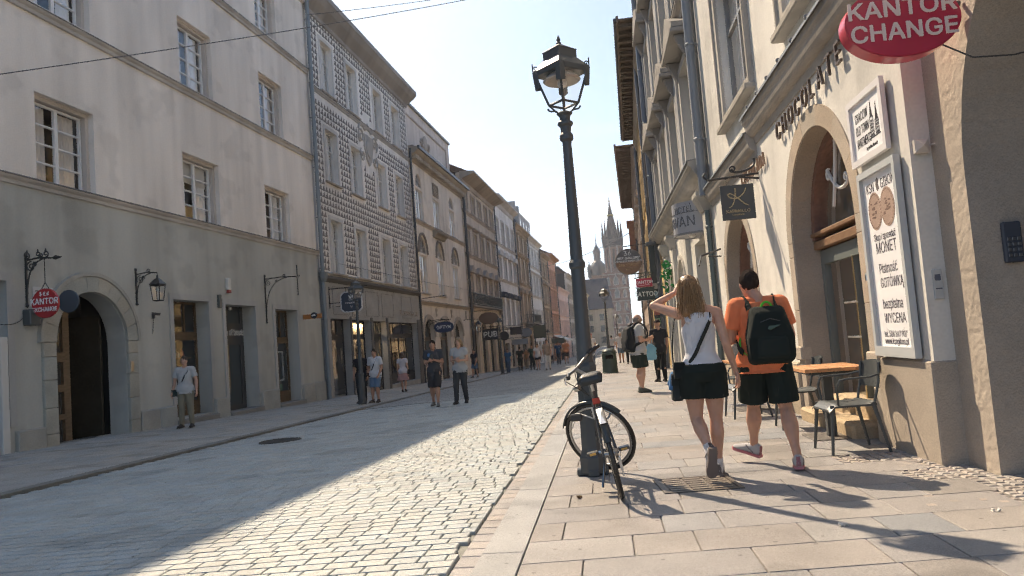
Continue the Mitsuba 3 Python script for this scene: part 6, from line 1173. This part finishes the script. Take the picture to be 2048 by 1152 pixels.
    v, f = blend(parts, min(r, .02), 4); wv = (meshkit.fbm(v * np.array([22, 22, 9]), 3, 4) - .5) * (.020 if kind != 'tank' else .006) * np.clip((.80 - v[:, 2]) * 6, .2, 1); v = v + np.column_stack([v[:, 0], v[:, 1], v[:, 0] * 0]) / (np.linalg.norm(v[:, :2], axis=1, keepdims=True) + 1e-6) * wv[:, None]
    colr = np.array(colr) * (1 + .16 * (meshkit.fbm(v * 30, 3, 6) - .5))[:, None]; put({'tee': 'shirt', 'tank': 'tank_top', 'shirt': 'shirt', 'dress': 'long_shirt'}[kind], (v, f), 'cloth', colr, True, parent=k, F=F)
    kind, colr = bottom; wst = .565 if kind != 'skirt' else .60
    if kind == 'skirt': parts = [loft([(.30, .15, .11, 0, -.005), (.40, .125, .095, 0, -.005), (.50, .104, .078, 0, -.005), (.56, .092, .066, 0, 0), (.60, .074, .056, 0, 0)])]
    else:
        wx = .0125 if top[0] == 'tank' else .006; pel = [(.475, .088, .066, 0, -.006)] + [(z, a + wx, b + wx, p, q) for z, a, b, p, q in tor if .48 < z < wst] + [(wst, np.interp(wst, [t[0] for t in tor], [t[1] for t in tor]) + wx, np.interp(wst, [t[0] for t in tor], [t[2] for t in tor]) + wx, 0, 0)]
        parts = [loft(pel)]; cutf = {'shorts': .86, 'short_shorts': .52, 'trousers': 9, 'long_shorts': 1.0}[kind]
        for a, b, w in (('hl', 'kl', 'al'), ('hr', 'kr', 'ar')):
            A_, K_, W_k = np.array(j[a]), np.array(j[b]), np.array(j[w]); wd = {'shorts': (.066, .062), 'short_shorts': (.070, .072), 'trousers': (.064, .046), 'long_shorts': (.062, .048)}[kind]
            if cutf > 1.5:
                parts += chain([A_, K_, K_ * .5 + W_k * .5, W_k + [0, 0, .0]], [wd[0] * B, wd[1], .040, .034], n)
            else:
                d = K_ - A_; e = A_ + d * cutf; u_ = unit(-d * [1, 1, 1.4]); parts.append(M3.batch_hull([sph(A_ + [0, -.006, 0], wd[0] * B, n), sph(A_ + d * (cutf + .2), wd[1] * B, n)]).trim_by_plane(u_.tolist(), float(np.dot(e, u_))))
    v, f = blend(parts, min(r, .02), 4); nz = (meshkit.fbm(v * np.array([20, 20, 8]), 3, 9) - .5) * .018; v = v + np.column_stack([np.where(v[:, 0] > 0, 1, -1) * nz * .6, np.sign(v[:, 1]) * nz * .6, nz * 0])
    if kind == 'skirt': a_ = np.arctan2(v[:, 1], v[:, 0]); v[:, :2] *= (1 + .05 * np.sin(a_ * 14) * np.clip((.56 - v[:, 2]) * 4, 0, 1))[:, None]
    colr = np.array(colr) * (1 + .3 * (meshkit.fbm(v * np.array([24, 24, 12]), 3, 7) - .5))[:, None]; put({'skirt': 'skirt', 'trousers': 'trousers'}.get(kind, 'shorts'), (v, f), 'cloth', colr, True, parent=k, F=F)
    # shoes: pitch lifts the heel, yaw turns the toe
    for w, ft, q in (('al', 'fl', -1), ('ar', 'fr', 1)):
        pit, yaw = j[ft][0], j[ft][1] + q * -.12; cy_, sy_ = math.cos(yaw), math.sin(yaw); cp_, sp_ = math.cos(pit), math.sin(pit); an = np.array(j[w])
        Rz = np.array([[cy_, -sy_, 0], [sy_, cy_, 0], [0, 0, 1]]); Rx = np.array([[1, 0, 0], [0, cp_, sp_], [0, -sp_, cp_]]); X = lambda v, f: F(np.asarray(v) @ (Rz @ Rx).T + an, f)
        up = blend([M3.batch_hull([sph((0, -.022, -.022), (.020, .022, .022), 10), sph((0, -.016, .008), (.021, .022, .012), 10), sph((0, .04, -.02), (.024, .03, .02), 10)]), M3.batch_hull([sph((0, .03, -.018), (.024, .03, .024), 10), sph((.002 * q, .085, -.032), (.026, .032, .013), 10)])], max(.006, r * .4), 4)
        sh = put('shoe', up, 'cloth', shoes, True, parent=k, F=X)
        so = [(x_, y_) for x_, y_ in ((-.019, -.046), (.019, -.046), (.022, -.02), (.021, .03), (.029, .075), (.024, .105), (.008, .119), (-.008, .119), (-.024, .105), (-.029, .075), (-.021, .03), (-.022, -.02))]
        put('sole', extr([so], -.050, -.036), 'satin', sole or tuple(np.array(shoes) * .5), parent=sh, F=X)
        if res < .02:
            put('laces', MB().add(tube([[-.014, .028, -.002], [.014, .034, -.004]], .0022, 5)).add(tube([[-.014, .042, -.008], [.014, .047, -.010]], .0022, 5)).add(tube([[-.013, .055, -.013], [.013, .06, -.015]], .0022, 5)), 'cloth', (.6, .6, .6), parent=sh, F=X)
            put('heel_tab', hull([[-.009, -.044, -.034], [.009, -.044, -.034], [-.008, -.0415, .008], [.008, -.0415, .008], [-.008, -.036, .01], [.008, -.036, .01], [-.012, -.040, -.034], [.012, -.040, -.034]]), 'satin', tuple(np.array(sole or shoes) * .6), parent=sh, F=X)
            for e_ in (-1, 1): put('side_stripe', tube([[e_ * .0225, -.01, -.03], [e_ * .0255, .02, -.012], [e_ * .0235, .035, .0]], .003, 5), 'satin', (.18, .17, .18), parent=sh, F=X)
        if socks: put('sock', chain([an + [0, 0, -.01], an + (np.array(j['k' + w[1]]) - an) * .13], [.0245, .0235], 10)[0], 'cloth', socks, True, parent=k, F=F)
    return k, F, j
def strap(k, F, pts, w, col, name='strap', t=.004):
    """flat strap: pts with outward normals given by the body axis."""
    p = np.array(pts, float); tg = np.gradient(p, axis=0); tg /= np.linalg.norm(tg, axis=1, keepdims=True); nr = np.column_stack([p[:, 0], p[:, 1], p[:, 0] * 0]); nr /= np.linalg.norm(nr, axis=1, keepdims=True) + 1e-9; sd = np.cross(tg, nr); v, f = [], []
    for i in range(len(p)): v += [p[i] - sd[i] * w, p[i] + sd[i] * w, p[i] + sd[i] * w + nr[i] * t, p[i] - sd[i] * w + nr[i] * t]
    for i in range(len(p) - 1):
        for a in range(4): q = i * 4 + a; b = i * 4 + (a + 1) % 4; f += [[q, b, b + 4], [q, b + 4, q + 4]]
    return put(name, (np.array(v), np.array(f)), 'cloth', col, parent=k, F=F)
def cross_strap(k, F, col, side=1, fem=False, low=.53, r=(.098, .074), w=.009):
    """strap from one shoulder to the other hip, closed around the body."""
    t = np.linspace(0, 2 * np.pi, 40); z = .68 + (.155) * np.cos(t); wd = np.interp(z, [.5, .56, .62, .72, .78, .835], [.106, .1, .082 if not fem else .074, .098 if not fem else .087, .102 if not fem else .088, .055]); dp = np.interp(z, [.5, .62, .72, .8, .835], [.078, .064, .076, .062, .035])
    return strap(k, F, np.column_stack([side * np.cos(t) * wd * .97, np.sin(t) * dp, z]), w, col)
def shoulder_bag(label, F, c, size, col, cat='shoulder bag', name='shoulder_bag'):
    k = thing(name, label, cat); x, y, z = c; a, b, h = size; put('body', blend([hull([[x - a, y - b, z - h], [x + a, y - b, z - h], [x - a, y + b, z - h], [x + a, y + b, z - h], [x - a * .8, y - b * .7, z + h], [x + a * .8, y - b * .7, z + h], [x - a * .8, y + b * .7, z + h], [x + a * .8, y + b * .7, z + h]])], .012, 5), 'cloth', col, True, parent=k, F=F)
    put('flap', hull([[x - a * 1.06, y - b * 1.1, z + h * .2], [x + a * 1.06, y - b * 1.1, z + h * .2], [x - a * .85, y - b, z + h * 1.05], [x + a * .85, y - b, z + h * 1.05], [x - a * .85, y + b, z + h * 1.05], [x + a * .85, y + b, z + h * 1.05]]), 'cloth', tuple(np.array(col) * .8), parent=k, F=F); return k
def backpack(label, F, s=1.0, col=(.02, .024, .025), cord=None, cx=0.0, logo=False, fit=1.0):
    k = thing('backpack', label, 'backpack'); hw, z0, z1 = .088 * s, .52, .52 + .30 * s; y0 = -.074
    put('body', blend([M3.batch_hull([sph((cx + q * hw * a, y0 - d * s, z), (.03 * s, .03 * s, .035 * s), 12) for q in (-1, 1) for a, d, z in ((1, .02, z0 + .03), (1, .065, z0 + .04), (1.04, .02, z0 + .15 * s), (1.0, .075, z0 + .14 * s), (.72, .02, z1 - .03), (.6, .05, z1 - .05))])], .012, 6), 'cloth', col, True, parent=k, F=F)
    put('front_pocket', blend([M3.batch_hull([sph((cx + q * hw * .75, y0 - .085 * s, z), (.02 * s, .024 * s, .025 * s), 10) for q in (-1, 1) for z in (z0 + .05, z0 + .13 * s)])], .012, 5), 'cloth', tuple(np.array(col) * 1.25), True, parent=k, F=F)
    for q in (-1, 1):
        sp = np.array(bez((q * .055 + cx * .3, -.064, .775), (q * .062, -.02, .875), (q * .068, .07, .84), (q * .078, .082, .70), 14).tolist() + bez((q * .078, .082, .70), (q * .09, .075, .63), (q * .108, .0, .60), (q * .09, -.07, .56), 10)[1:].tolist()) * [fit, fit, 1] + [0, 0, (fit - 1) * .12]; strap(k, F, sp, .017 * s, col)
    put('handle', tube(bez((cx - .028, y0 - .02, z1 - .012), (cx - .02, y0 - .03, z1 + .035), (cx + .02, y0 - .03, z1 + .035), (cx + .028, y0 - .02, z1 - .012), 10), .006, 6), 'cloth', cord or col, parent=k, F=F)
    put('zip', tube([[cx - hw * .9, y0 - .082 * s, z0 + .17 * s], [cx - hw * .55, y0 - .085 * s, z1 - .075], [cx, y0 - .086 * s, z1 - .06], [cx + hw * .55, y0 - .085 * s, z1 - .075], [cx + hw * .9, y0 - .082 * s, z0 + .17 * s]], .0025, 5), 'satin', (.06, .065, .065), parent=k, F=F)
    if cord:
        for q in ((-.05, -.02), (-.062, -.06)): put('cord', tube(bez((-.095, .0, .67), (-.12, q[1], .62), (-.105 + q[0] * .2, q[1], .58), (-.07, -.075, .56), 10), .0032, 5), 'cloth', cord, parent=k, F=F)
    if logo: put('emblem', hull(np.array([[cx - .012, 0, .012], [cx - .02, 0, -.002], [cx - .008, 0, -.010], [cx + .045, 0, .016], [cx - .008, -.003, -.004]]) + [0, y0 - .107 * s, z0 + .185 * s]), 'satin', (.045, .08, .06), parent=k, F=F)
    return k
NEAR = .013
k, Fw, _ = person('woman in a white tank top and dark shorts walking away, hand raised to her brow', .77, 6.24, 0.0, 1.655,
    dict(head=(-.035, .008, 0, .55), sl=(-.090, 0, .815), el=(-.205, .07, .868), wl=(-.092, .092, .925), er=(.122, -.02, .66), wr=(.165, .03, .515), kl=(-.046, .03, .29), al=(-.016, -.135, .155), kr=(.050, .035, .285), ar=(.044, .06, .052), fl=(1.15, .0), fr=(.0, .0)),
    True, (.50, .29, .205), (.17, .098, .048), 'long', ('tank', (.56, .55, .56)), ('short_shorts', (.018, .024, .022)), (.52, .50, .50), (.17, .14, .13), NEAR, hn=((0, 1, -.2), (-1, .1, 0)), curl=(.25, .7), socks=(.6, .58, .57))
cross_strap(k, Fw, (.03, .033, .03), 1, True, w=.0085); shoulder_bag('small black bag on a strap at the walking woman\u2019s left hip', Fw, (-.112, .0, .535), (.03, .045, .04), (.022, .025, .024))
put('ring', torus(.0075, .002, .0016, 14, 6), 'metal', (.6, .55, .4), True, parent=k, F=lambda v, f: Fw(v[:, [1, 2, 0]] + [.17, .035, .455], f))
kb = shoulder_bag('dark tote bag with a blue scarf tucked in, beside the walking woman\u2019s left thigh', Fw, (-.128, .05, .45), (.026, .05, .065), (.035, .04, .038), 'tote bag', 'tote_bag'); put('scarf', blend([bone((-.14, .04, .51), (-.156, .02, .45), .017, .013), bone((-.137, .07, .512), (-.158, .06, .47), .017, .012)], .012, 4), 'cloth', (.08, .17, .30), True, parent=kb, F=Fw)
strap(kb, Fw, bez((-.128, .05, .52), (-.135, .03, .62), (-.13, .04, .72), (-.098, .0, .83), 12), .006, (.03, .033, .03))
hs = MB(); r2 = np.random.default_rng(21)
for i in range(110):
    a = r2.uniform(-1, 1); z0_ = r2.uniform(.945, .99); st_ = np.array([-.035 + a * .046, -.045 - .012 * (1 - a * a) + .01 * r2.normal(), z0_]); e_ = np.array([-.03 + a * .062 + r2.normal(0, .006), -.050 + r2.normal(0, .008), r2.uniform(.775, .83)]); hs.tube(bez(st_, st_ + [a * .012, -.016, -.05], e_ + [a * .008, -.010, .06], e_ + [r2.normal(0, .006), 0, 0], 8), [.0016] * 6 + [.0012, .0006], 4)
put('hair_strands', hs, 'satin', (.27, .17, .09), 40, parent='person', F=Fw, kind='stuff')
k, Fm, _ = person('man in an orange shirt and dark shorts walking away with a black backpack', 1.33, 6.6, 0.0, 1.70,
    dict(head=(-.025, .03, -.008, .1), el=(-.15, .01, .645), wl=(-.075, .125, .655), er=(.152, .015, .65), wr=(.06, .135, .65), hl=(-.055, 0, .52), hr=(.06, 0, .52), kl=(-.052, .09, .30), al=(-.055, .16, .085), kr=(.088, .0, .29), ar=(.098, -.105, .056), fl=(-.25, .75), fr=(.12, -.1)),
    False, (.47, .27, .19), (.035, .028, .025), 'short', ('tee', (.68, .205, .095)), ('shorts', (.018, .026, .024)), (.37, .37, .38), (.42, .14, .16), NEAR, curl=(.9, .9), hn=((.4, 0, .8), (-.4, 0, .8)), build=1.17)
backpack('black backpack with a bright green handle and cord on the man in orange', Fm, .94, (.016, .022, .021), (.10, .50, .05), .022, True, 1.17)
k, F3_, _ = person('heavyset bald man in a grey shirt standing side on by the hotel arches', .72, 16.8, -1.25, 1.76, dict(el=(-.14, .0, .65), wl=(-.09, .13, .66), er=(.14, -.01, .65), wr=(.07, .14, .68), al=(-.06, .02, .052), head=(0, .02, -.01)), False, SKIN, (.2, .17, .15), 'bald', ('tee', (.40, .40, .395)), ('shorts', (.025, .035, .032)), (.10, .11, .10), None, .02, build=1.33)
backpack('dark backpack worn by the bald man in the grey shirt', F3_, 1.05, (.022, .026, .03), None, fit=1.3)
k, Fb, _ = person('person in black half hidden behind the bald man, by the sign post', 1.45, 20.5, .3, 1.68, None, False, TAN, (.04, .03, .03), 'cap', ('tee', (.03, .03, .035)), ('trousers', (.02, .022, .025)), (.03, .03, .03), None, .03)
kb = thing('plastic_bag', 'light blue plastic bag held beside the bald man near the sign post', 'bag'); v, f = blend([hull([[-.13, -.06, 0], [.13, -.06, 0], [-.15, .06, .02], [.15, .06, .02], [-.14, -.05, .3], [.14, -.05, .3], [-.05, 0, .42], [.05, 0, .42], [-.13, .05, .3], [.13, .05, .3]])], .04, 4); v = v + (meshkit.noise(v * 22, 2)[:, None] - .5) * .05; pb = place(1.16, 19.6, .2, .42); put('body', (v, f), 'satin', (.20, .42, .52), True, parent=kb, F=pb)
for q in (-1, 1): put('handle', tube(bez((q * .05, 0, .38), (q * .06, 0, .5), (q * .02, 0, .56), (0, 0, .57), 8), .008, 5), 'satin', (.20, .42, .52), parent=kb, F=pb)
PI = math.pi
k, Fl, _ = person('man in a white shirt and khaki trousers standing in shade before the shop window', -10.55, 17.6, PI + .15, 1.78, dict(el=(-.15, -.01, .65), wl=(-.165, .03, .51), er=(.15, -.01, .65), wr=(.17, .03, .51), kl=(-.065, .015, .285), al=(-.075, 0, .052), ar=(.07, 0, .052)), False, SKIN, (.08, .06, .05), 'short', ('tee', (.46, .46, .45)), ('trousers', (.23, .21, .155)), (.06, .055, .05), None, .02, build=1.08, dz=.05)
cross_strap(k, Fl, (.025, .028, .028), -1); shoulder_bag('dark bag on a strap at the hip of the man in khaki trousers', Fl, (.14, .02, .49), (.05, .03, .045), (.04, .055, .05))
k, Fp, _ = person('man in a white short sleeved shirt and blue denim shorts beside the left street lamp', -7.55, 23.7, PI - .2, 1.74, dict(el=(-.14, .0, .64), wl=(-.12, .08, .53), kl=(-.05, .05, .285), al=(-.05, .02, .052), ar=(.055, .05, .052), kr=(.055, .05, .285)), False, TAN, (.05, .04, .03), 'short', ('shirt', (.58, .58, .59)), ('long_shorts', (.14, .21, .31)), (.07, .06, .06), None, .02, build=1.1, dz=.05)
cross_strap(k, Fp, (.03, .02, .02), -1); shoulder_bag('small dark bag at the hip of the man in denim shorts', Fp, (.125, .03, .52), (.04, .03, .035), (.05, .03, .028))
k, Fq, _ = person('person in black mostly hidden behind the left street lamp', -8.1, 23.9, PI, 1.72, None, False, TAN, (.04, .03, .03), 'short', ('tee', (.03, .03, .035)), ('trousers', (.03, .035, .04)), (.05, .05, .05), None, .03, dz=.05)
k, Fs_, _ = person('woman in a white top and long pink skirt walking away on the left pavement', -8.6, 30.8, .15, 1.68, dict(al=(-.04, .06, .052), ar=(.05, -.06, .06), kl=(-.05, .05, .285), kr=(.05, .0, .285)), True, SKIN, (.10, .06, .04), 'bob', ('tee', (.56, .53, .55)), ('skirt', (.42, .25, .24)), (.03, .025, .025), None, .03, dz=.05)
shoulder_bag('black handbag on the arm of the woman in the pink skirt', Fs_, (.16, .0, .50), (.035, .055, .055), (.025, .025, .028), 'handbag', 'handbag')
k, Fc, _ = person('walker in a dark navy shirt and shorts looking at a phone in the shaded road', -4.35, 18.5, PI + .05, 1.68, dict(head=(0, .02, -.008), el=(-.13, .0, .66), wl=(-.03, .12, .70), er=(.13, .0, .66), wr=(.04, .11, .69), al=(-.05, .12, .058), kl=(-.05, .09, .29), ar=(.05, -.07, .06), kr=(.05, .03, .285)), False, TAN, (.04, .03, .025), 'short', ('dress', (.055, .06, .072)), ('long_shorts', (.035, .035, .04)), (.16, .16, .15), None, .02, curl=(.9, .9), build=1.12)
put('phone', bevel(-.022, .022, .155, .165, .70, .79, .003), 'gloss', (.03, .03, .03), parent=k, F=Fc)
put('shirt_print', MB().add(ellipsoid((.05, .074, .775), (.03, .012, .03), 2)), 'cloth', (.08, .17, .32), True, parent=k, F=Fc)
k, Fd, _ = person('woman in a grey t-shirt and dark leggings walking towards us beside the navy walker', -3.7, 18.6, PI - .05, 1.66, dict(el=(-.125, .0, .655), wl=(-.05, .11, .66), er=(.125, .0, .655), wr=(.03, .12, .675), al=(-.06, -.05, .058), ar=(.06, .11, .058), kr=(.06, .08, .29), kl=(-.055, .03, .285)), True, SKIN, (.20, .13, .07), 'bob', ('tee', (.38, .385, .385)), ('trousers', (.05, .055, .06)), (.05, .05, .05), None, .02, curl=(.8, .8), build=1.08)
FAR = 'distant walkers in the shaded part of the street'
far = [('woman in a red top and white shorts just behind the woman in leggings', -5.4, 27.0, PI, 1.68, True, ('tee', (.32, .08, .07)), ('short_shorts', (.5, .5, .5)), (.09, .05, .03), 'bob'),
    ('person in dark shorts close behind the navy walker', -6.2, 26.5, PI, 1.74, False, ('tee', (.04, .045, .055)), ('shorts', (.035, .04, .055)), (.04, .03, .03), 'short'),
    ('man in a dark shirt and blue denim shorts near the black PUB sign', -8.3, 46.5, PI - .4, 1.78, False, ('tee', (.05, .05, .06)), ('shorts', (.10, .16, .25)), (.05, .04, .03), 'short'),
    ('man in a blue shirt and jeans in front of the pale grey house', -7.0, 53.0, PI, 1.76, False, ('shirt', (.05, .12, .22)), ('trousers', (.06, .10, .16)), (.05, .04, .03), 'short'),
    ('person in all dark clothes walking by the low lettered sign', -6.0, 52.0, .1, 1.74, False, ('tee', (.03, .035, .035)), ('trousers', (.03, .035, .035)), (.05, .04, .03), 'short'),
    ('person in an orange brown top behind the one in all dark clothes', -6.4, 60.0, PI, 1.7, True, ('tee', (.28, .16, .09)), ('trousers', (.2, .16, .12)), (.05, .04, .03), 'bob'),
    ('man in dark green walking left of the one in a white blouse', -5.0, 50.5, PI, 1.74, False, ('tee', (.04, .06, .05)), ('trousers', (.04, .045, .05)), (.05, .04, .03), 'short'),
    ('woman in a white blouse and short dark skirt far down the street', -4.3, 47.0, PI, 1.68, True, ('tee', (.55, .54, .53)), ('short_shorts', (.03, .03, .035)), (.12, .08, .05), 'bob'),
    ('man in a tan shirt and white trousers far down the street', -3.4, 43.5, PI, 1.78, False, ('tee', (.33, .25, .19)), ('trousers', (.58, .57, .55)), (.06, .05, .04), 'short'),
    ('person in a dark blue top farther back than the white trousers', -3.6, 57.0, PI, 1.74, False, ('tee', (.04, .08, .15)), ('trousers', (.05, .06, .08)), (.05, .04, .03), 'short'),
    ('man in an orange shirt and dark shorts far off, left of the lamp post', -2.9, 55.0, 0, 1.76, False, ('tee', (.48, .20, .10)), ('shorts', (.04, .04, .05)), (.05, .04, .03), 'short'),
    ('person in a white shirt and red cap far off, right behind the lamp post', -.75, 41.0, PI, 1.72, False, ('tee', (.58, .57, .56)), ('trousers', (.12, .14, .18)), (.34, .06, .05), 'cap'),
    ('person in a white vest and denim shorts walking away beyond the waste bin', .84, 41.0, 0, 1.68, False, ('tee', (.56, .56, .56)), ('shorts', (.10, .15, .22)), (.45, .46, .5), 'cap'),
    ('person in dark clothes right of the white vest beyond the waste bin', 1.18, 38.0, PI, 1.78, False, ('tee', (.03, .035, .04)), ('trousers', (.03, .03, .035)), (.05, .04, .03), 'short'),
    ('person in a pale top by the left shops at the end of the street', -5.2, 72.0, PI, 1.7, True, ('tee', (.45, .42, .40)), ('trousers', (.06, .07, .09)), (.09, .06, .04), 'bob'),
    ('person in a brown top, smallest by the left shops', -4.8, 84.0, 0, 1.74, False, ('tee', (.22, .15, .10)), ('trousers', (.06, .06, .07)), (.05, .04, .03), 'short'),
    ('person in a green shirt, small and distant in mid street', -2.6, 78.0, PI, 1.74, False, ('tee', (.08, .15, .09)), ('shorts', (.08, .08, .09)), (.05, .04, .03), 'short'),
    ('distant person in a white shirt in the sun by the right lamp', .6, 66.0, 0, 1.74, False, ('tee', (.56, .55, .54)), ('trousers', (.08, .10, .14)), (.05, .04, .03), 'short')]
for i, (lab, x, y, rz, Hh, fem, tp, bt, hr, hk) in enumerate(far):
    s = rng.uniform(.05, .13) * (1 if i % 2 else -1)
    person(lab, x, y, rz, Hh, dict(kl=(-.05, .02 + s * .5, .287), kr=(.05, .02 - s * .5, .287), al=(-.052, s, .056), ar=(.052, -s, .056), el=(-.135, -s * .5, .65), er=(.135, s * .5, .65), wl=(-.13, .04 - s, .515), wr=(.13, .04 + s, .515)), fem, SKIN if i % 3 else TAN, hr, hk, tp, bt, (.12, .12, .12), None, .04, dz=.05 if x < -7.2 else 0)
GROUPS = {'street lamp': 'street lamps along the street', 'person': 'people in the street', 'house': 'houses lining the street', 'bracket': 'iron brackets on the house walls', 'wire': 'wires across the street', 'manhole cover': 'round manhole covers', 'table': 'cafe tables by the shop wall', 'lantern': 'wall lanterns on the left houses', 'backpack': 'backpacks being worn', 'shoulder bag': 'bags worn on shoulder straps'}
for lb, x, y, a in (('small scrap of white paper on the sunny slabs at the bottom right', 1.28, 4.55, .4), ('dry curled leaf on the sunny slabs near the granite kerb', -.28, 5.72, 1.2), ('crumpled paper bit on the shaded road side of the granite kerb', -1.3, 7.9, 2.0), ('small white scrap in the dark lamp shadow on the slabs', 2.2, 4.75, 2.7)):
    k = thing('paper_scrap' if 'leaf' not in lb else 'dry_leaf', lb, 'paper scrap' if 'leaf' not in lb else 'dry leaf'); v, f = drape(-.03, .03, 0, .022, .0, amp=.006); v = v[:, [0, 2, 1]]; v[:, 2] += .012; put('scrap', (v, f), 'matte', (.62, .6, .56) if 'leaf' not in lb else (.2, .13, .07), parent=k, F=place(x, y, a))
for d in labels.values():
    if d.get('category') in GROUPS: d.setdefault('group', GROUPS[d['category']])
